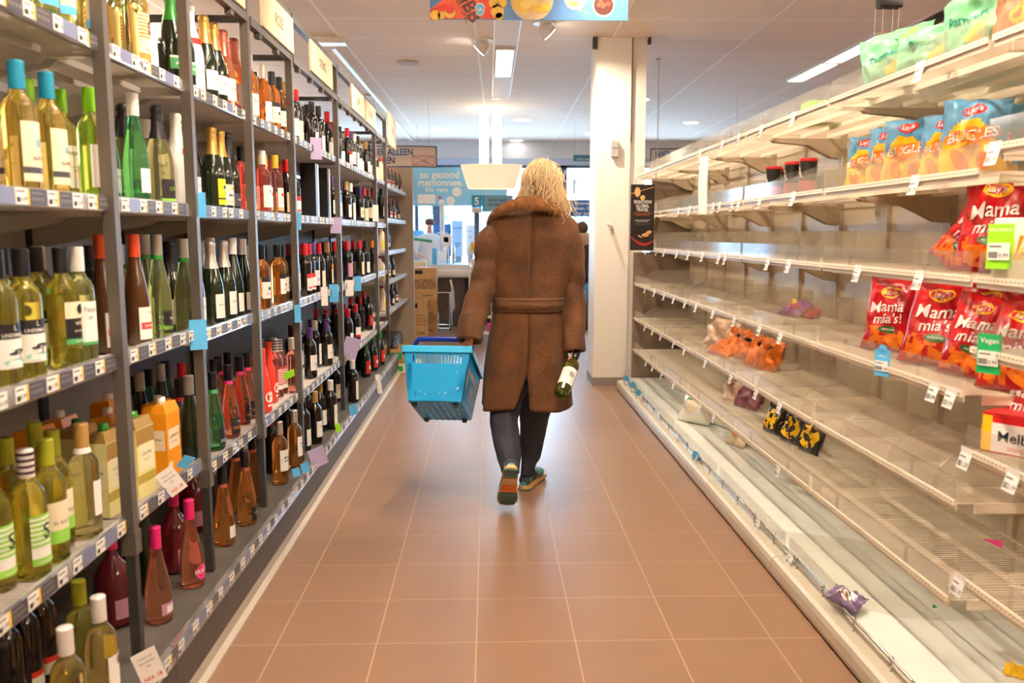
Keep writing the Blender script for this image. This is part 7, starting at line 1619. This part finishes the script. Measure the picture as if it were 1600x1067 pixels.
# sweets rack beside the shopper
dR = 10.2; X = lambda px: W(px, 400, dR).x
t = thing('sweets_rack', 'narrow wire sweets rack with coloured packs left of the shopper', 'rack', (X(744), dR, 0), world=True)
m = MB(); x0, x1 = X(733), X(768)
for x_ in (x0, x1): 
    for y_ in (dR, dR+.3): m.cyl((x_, y_, 0), (x_, y_, 1.22), .009, 6)
m.build('frame', white, t); cols = [pred, pyel, pgrn, porg, lblue, pwhite, lb_pink]
for k in range(6):
    z = .12+.2*k; MB().box(x0, x1, dR, dR+.3, z, z+.01).build('shelf', white, t)
    MB().box(x0, x1, dR-.004, dR, z, z+.035).build('price_strip', pwhite, t)
rp = random.Random(3); q = 0
for k in range(6):
    for j in range(4):
        z = .131+.2*k; xx = x0+.02+j*(x1-x0-.02)/4; o = MB().rbox(xx, xx+.052, dR+.02, dR+.10, z, z+.10+rp.uniform(0, .04), .006).build('sweets_pack', cols[(k*3+j*2) % 7])
        tag(o, '%s sweets pack on the narrow rack, %s shelf up, %s from left' % (['red', 'yellow', 'green', 'orange', 'light blue', 'white', 'pink'][(k*3+j*2) % 7], ORD[k], ORD[j]), 'sweets', 'packs on the sweets rack')
# signs at the door
d = 12.8; a, c = W(896, 242, d), W(930, 252, d); t = thing('hanging_sign', 'small teal hanging sign left of the pillar under the ceiling', 'sign', (a.x, d, c.z), world=True)
MB().box(a.x, c.x+.15, d, d+.01, c.z, a.z).build('board', tealm, t); MB().text('Gratis bezorging', .045, lambda u, v: Vector((a.x+.2+u, d-.002, c.z+.03+v)), 0, .0).build('lettering', pwhite, t); m = MB(); m.cyl((a.x+.02, d, a.z), (a.x+.02, d, CEIL), .002, 5).cyl((c.x+.13, d, a.z), (c.x+.13, d, CEIL), .002, 5).build('wire', chrome, t)
d = DF-.08; a, c = W(885, 312, d), W(926, 338, d); t = thing('door_sign', 'blue sign on the glass door about giving flowers', 'sign', (a.x, d, c.z), world=True)
MB().box(a.x, a.x+.85, d, d+.015, c.z, a.z).build('board', navyb, t); m = MB()
for k, s_ in enumerate(('Bloemen om te', 'geven. Of lekker', 'voor jezelf.')): 
    m.text(s_, .085, lambda u, v: Vector((a.x+.42-(.10 if k == 2 else 0)+u, d-.003, a.z-.065-k*.092+v)), 0, .02)
m.build('lettering', pwhite, t)
d = DF-.06; a = W(905, 276, d); tag(MB().text('De B', .30, lambda u, v: Vector((a.x+u, d, a.z+v)), 0, .004, space=1.1, shear=.2).build('window_lettering', pwhite), 'white handwritten De B lettering on the glass over the door', 'lettering')
a = W(897, 293, d); tag(MB().box(a.x-.03, a.x+.03, d-.01, d, a.z-.12, a.z+.15).build('window_sticker', pwhite), 'white upright sticker on the glass under the lettering', 'sticker')
# second customer near the exit
d = 11.6; cx_ = W(909, 420, d).x
cs = thing('person', 'customer in black coat with beige hood near the exit, carrying a blue basket', 'person', (cx_, d, 0), world=True); CB = Vector(cs['_base']); nd = {}; ed = []
K = dict(yy=d)
NN('pelvis', 0, 0, .88, (.12, .09), **K); NN('waist', 0, 0, 1.02, (.11, .08), 'pelvis', **K); NN('chest', 0, 0, 1.20, (.13, .09), 'waist', **K); NN('neck', 0, .02, 1.33, .045, 'chest', **K); NN('head', 0, .03, 1.41, (.065, .075), 'neck', **K); NN('crown', 0, .03, 1.48, (.05, .06), 'head', **K); NN('nose', 0, .12, 1.40, .012, 'head', **K)
for s_, nm in ((-1, 'l'), (1, 'r')):
    NN('s'+nm, s_*.17, 0, 1.25, .045, 'chest', **K); NN('e'+nm, s_*.22, .03, 1.02, .036, 's'+nm, **K); NN('w'+nm, s_*.2, .10, .84, .024, 'e'+nm, **K); NN('h'+nm, s_*.2, .11, .76, .03, 'w'+nm, **K)
    NN('k'+nm, s_*.09, .02, .48, .055, 'pelvis', **K); NN('a'+nm, s_*.09, s_*.12, .1, .036, 'k'+nm, **K); NN('t'+nm, s_*.09, s_*.12+.12, .035, .032, 'a'+nm, **K)
skin_obj('body', nd, ed, skin, cs, 1, CB)
m = MB(); m.loft([[(cx_+a*math.cos(q), d+b_*math.sin(q), z) for q in [2*PI*j/20 for j in range(20)]] for z, a, b_ in ((.70, .20, .16), (.9, .19, .15), (1.1, .19, .14), (1.24, .19, .12), (1.32, .09, .08))], 0, True)
for s_ in (-1, 1): m.tube([(cx_+s_*.16, d, 1.26), (cx_+s_*.22, d+.03, 1.02), (cx_+s_*.2, d+.10, .86)], [.065, .058, .05], 12)
m.build('coat', mat('black_coat', S(36, 36, 40), .6, bump=.3, bscale=30), cs)
m = MB(); m.loft([[(cx_+a*math.cos(q), d-.02+b_*math.sin(q), z) for q in [2*PI*j/18 for j in range(18)]] for z, a, b_ in ((1.20, .12, .11), (1.26, .155, .14), (1.32, .14, .13), (1.37, .10, .09))], 0, True).build('hood', mat('hood_beige', S(205, 175, 140), .8, bump=.4), cs)
MB().ball((cx_, d+.01, 1.44), .088, 0, 14, 8, (1, 1.1, 1.05)).build('hair', mat('hair_brown', S(95, 65, 45), .6), cs)
m = MB()
for s_ in (-1, 1): m.tube([(cx_+s_*.07, d, .86), (cx_+s_*.09, d+.02, .48), (cx_+s_*.09, d+s_*.12, .12)], [.10, .07, .055], 14)
m.build('trousers', mat('grey_jeans', S(120, 120, 130), .8), cs)
m = MB()
for s_ in (-1, 1): m.rbox(cx_+s_*.09-.045, cx_+s_*.09+.045, d+s_*.12-.08, d+s_*.12+.19, .001, .14, .03)
m.build('shoe', black, cs)
t = thing('shopping_basket', 'light blue shopping basket carried by the customer in black near the exit', 'basket', (cx_-.16, d-.22, .38), world=True)
bx, by = cx_-.12, d-.30; m = MB(); 
for z0, z1, g in ((.42, .44, .8), (.46, .52, .85), (.55, .60, .92), (.62, .68, 1.0)):
    for a in ((-1, 0), (1, 0), (0, -1), (0, 1)):
        if a[0]: m.box(bx+a[0]*.15*g-.003, bx+a[0]*.15*g+.003, by-.2*g, by+.2*g, z0, z1)
        else: m.box(bx-.15*g, bx+.15*g, by+a[1]*.2*g-.003, by+a[1]*.2*g+.003, z0, z1)
for k in range(10):
    u = -1+2*k/9; m.box(bx+u*.135-.004, bx+u*.135+.004, by-.18, by-.17, .42, .66).box(bx+u*.135-.004, bx+u*.135+.004, by+.17, by+.18, .42, .66)
m.box(bx-.12, bx+.12, by-.16, by+.16, .415, .42); m.build('basket_body', lblue, t); MB().tube([(bx-.14, by, .67), (bx-.12, by+.05, .80), (bx-.0, by+.1, .84), (bx+.12, by+.05, .80), (bx+.14, by, .67)], .008, 8).build('handle', bkd, t)
# flowers by the door
for k, (px, col, nm) in enumerate(((918, (235, 130, 60), 'orange'), (924, (225, 190, 80), 'yellow'))):
    d = 13.6+.3*k; p = W(px, 430, d); t = thing('flower_bucket', 'bucket of %s flowers by the exit' % nm, 'flowers', (p.x+.1, d, 0), 'flower buckets', world=True)
    MB().lathe([(.10, 0), (.13, .30), (.12, .30)], 18, c=(p.x+.1, d, .3)).build('bucket', lblue, t); MB().lathe([(.12, 0), (.12, .299)], 14, c=(p.x+.1, d, 0)).build('stand', white, t)
    m = MB(); rq = random.Random(k)
    for j in range(40): m.ball((p.x+.1+rq.uniform(-.13, .13), d+rq.uniform(-.13, .13), .66+rq.uniform(0, .16)), .028, 0, 7, 5)
    for j in range(30): q = Vector((p.x+.1+rq.uniform(-.13, .13), d+rq.uniform(-.13, .13), .62)); m.tube([(p.x+.1, d, .5), q], .006, 5, 1)
    m.build('flowers', [mat('petal_'+nm, S(*col), .6), mat('stem_green', S(70, 120, 60), .6)], t)

for o in C.objects:
    for k in ('_world', '_base', '_proto'):
        if k in o: del o[k]
    if o.parent is not None:
        for k in ('category', 'group'):
            if k in o: del o[k]
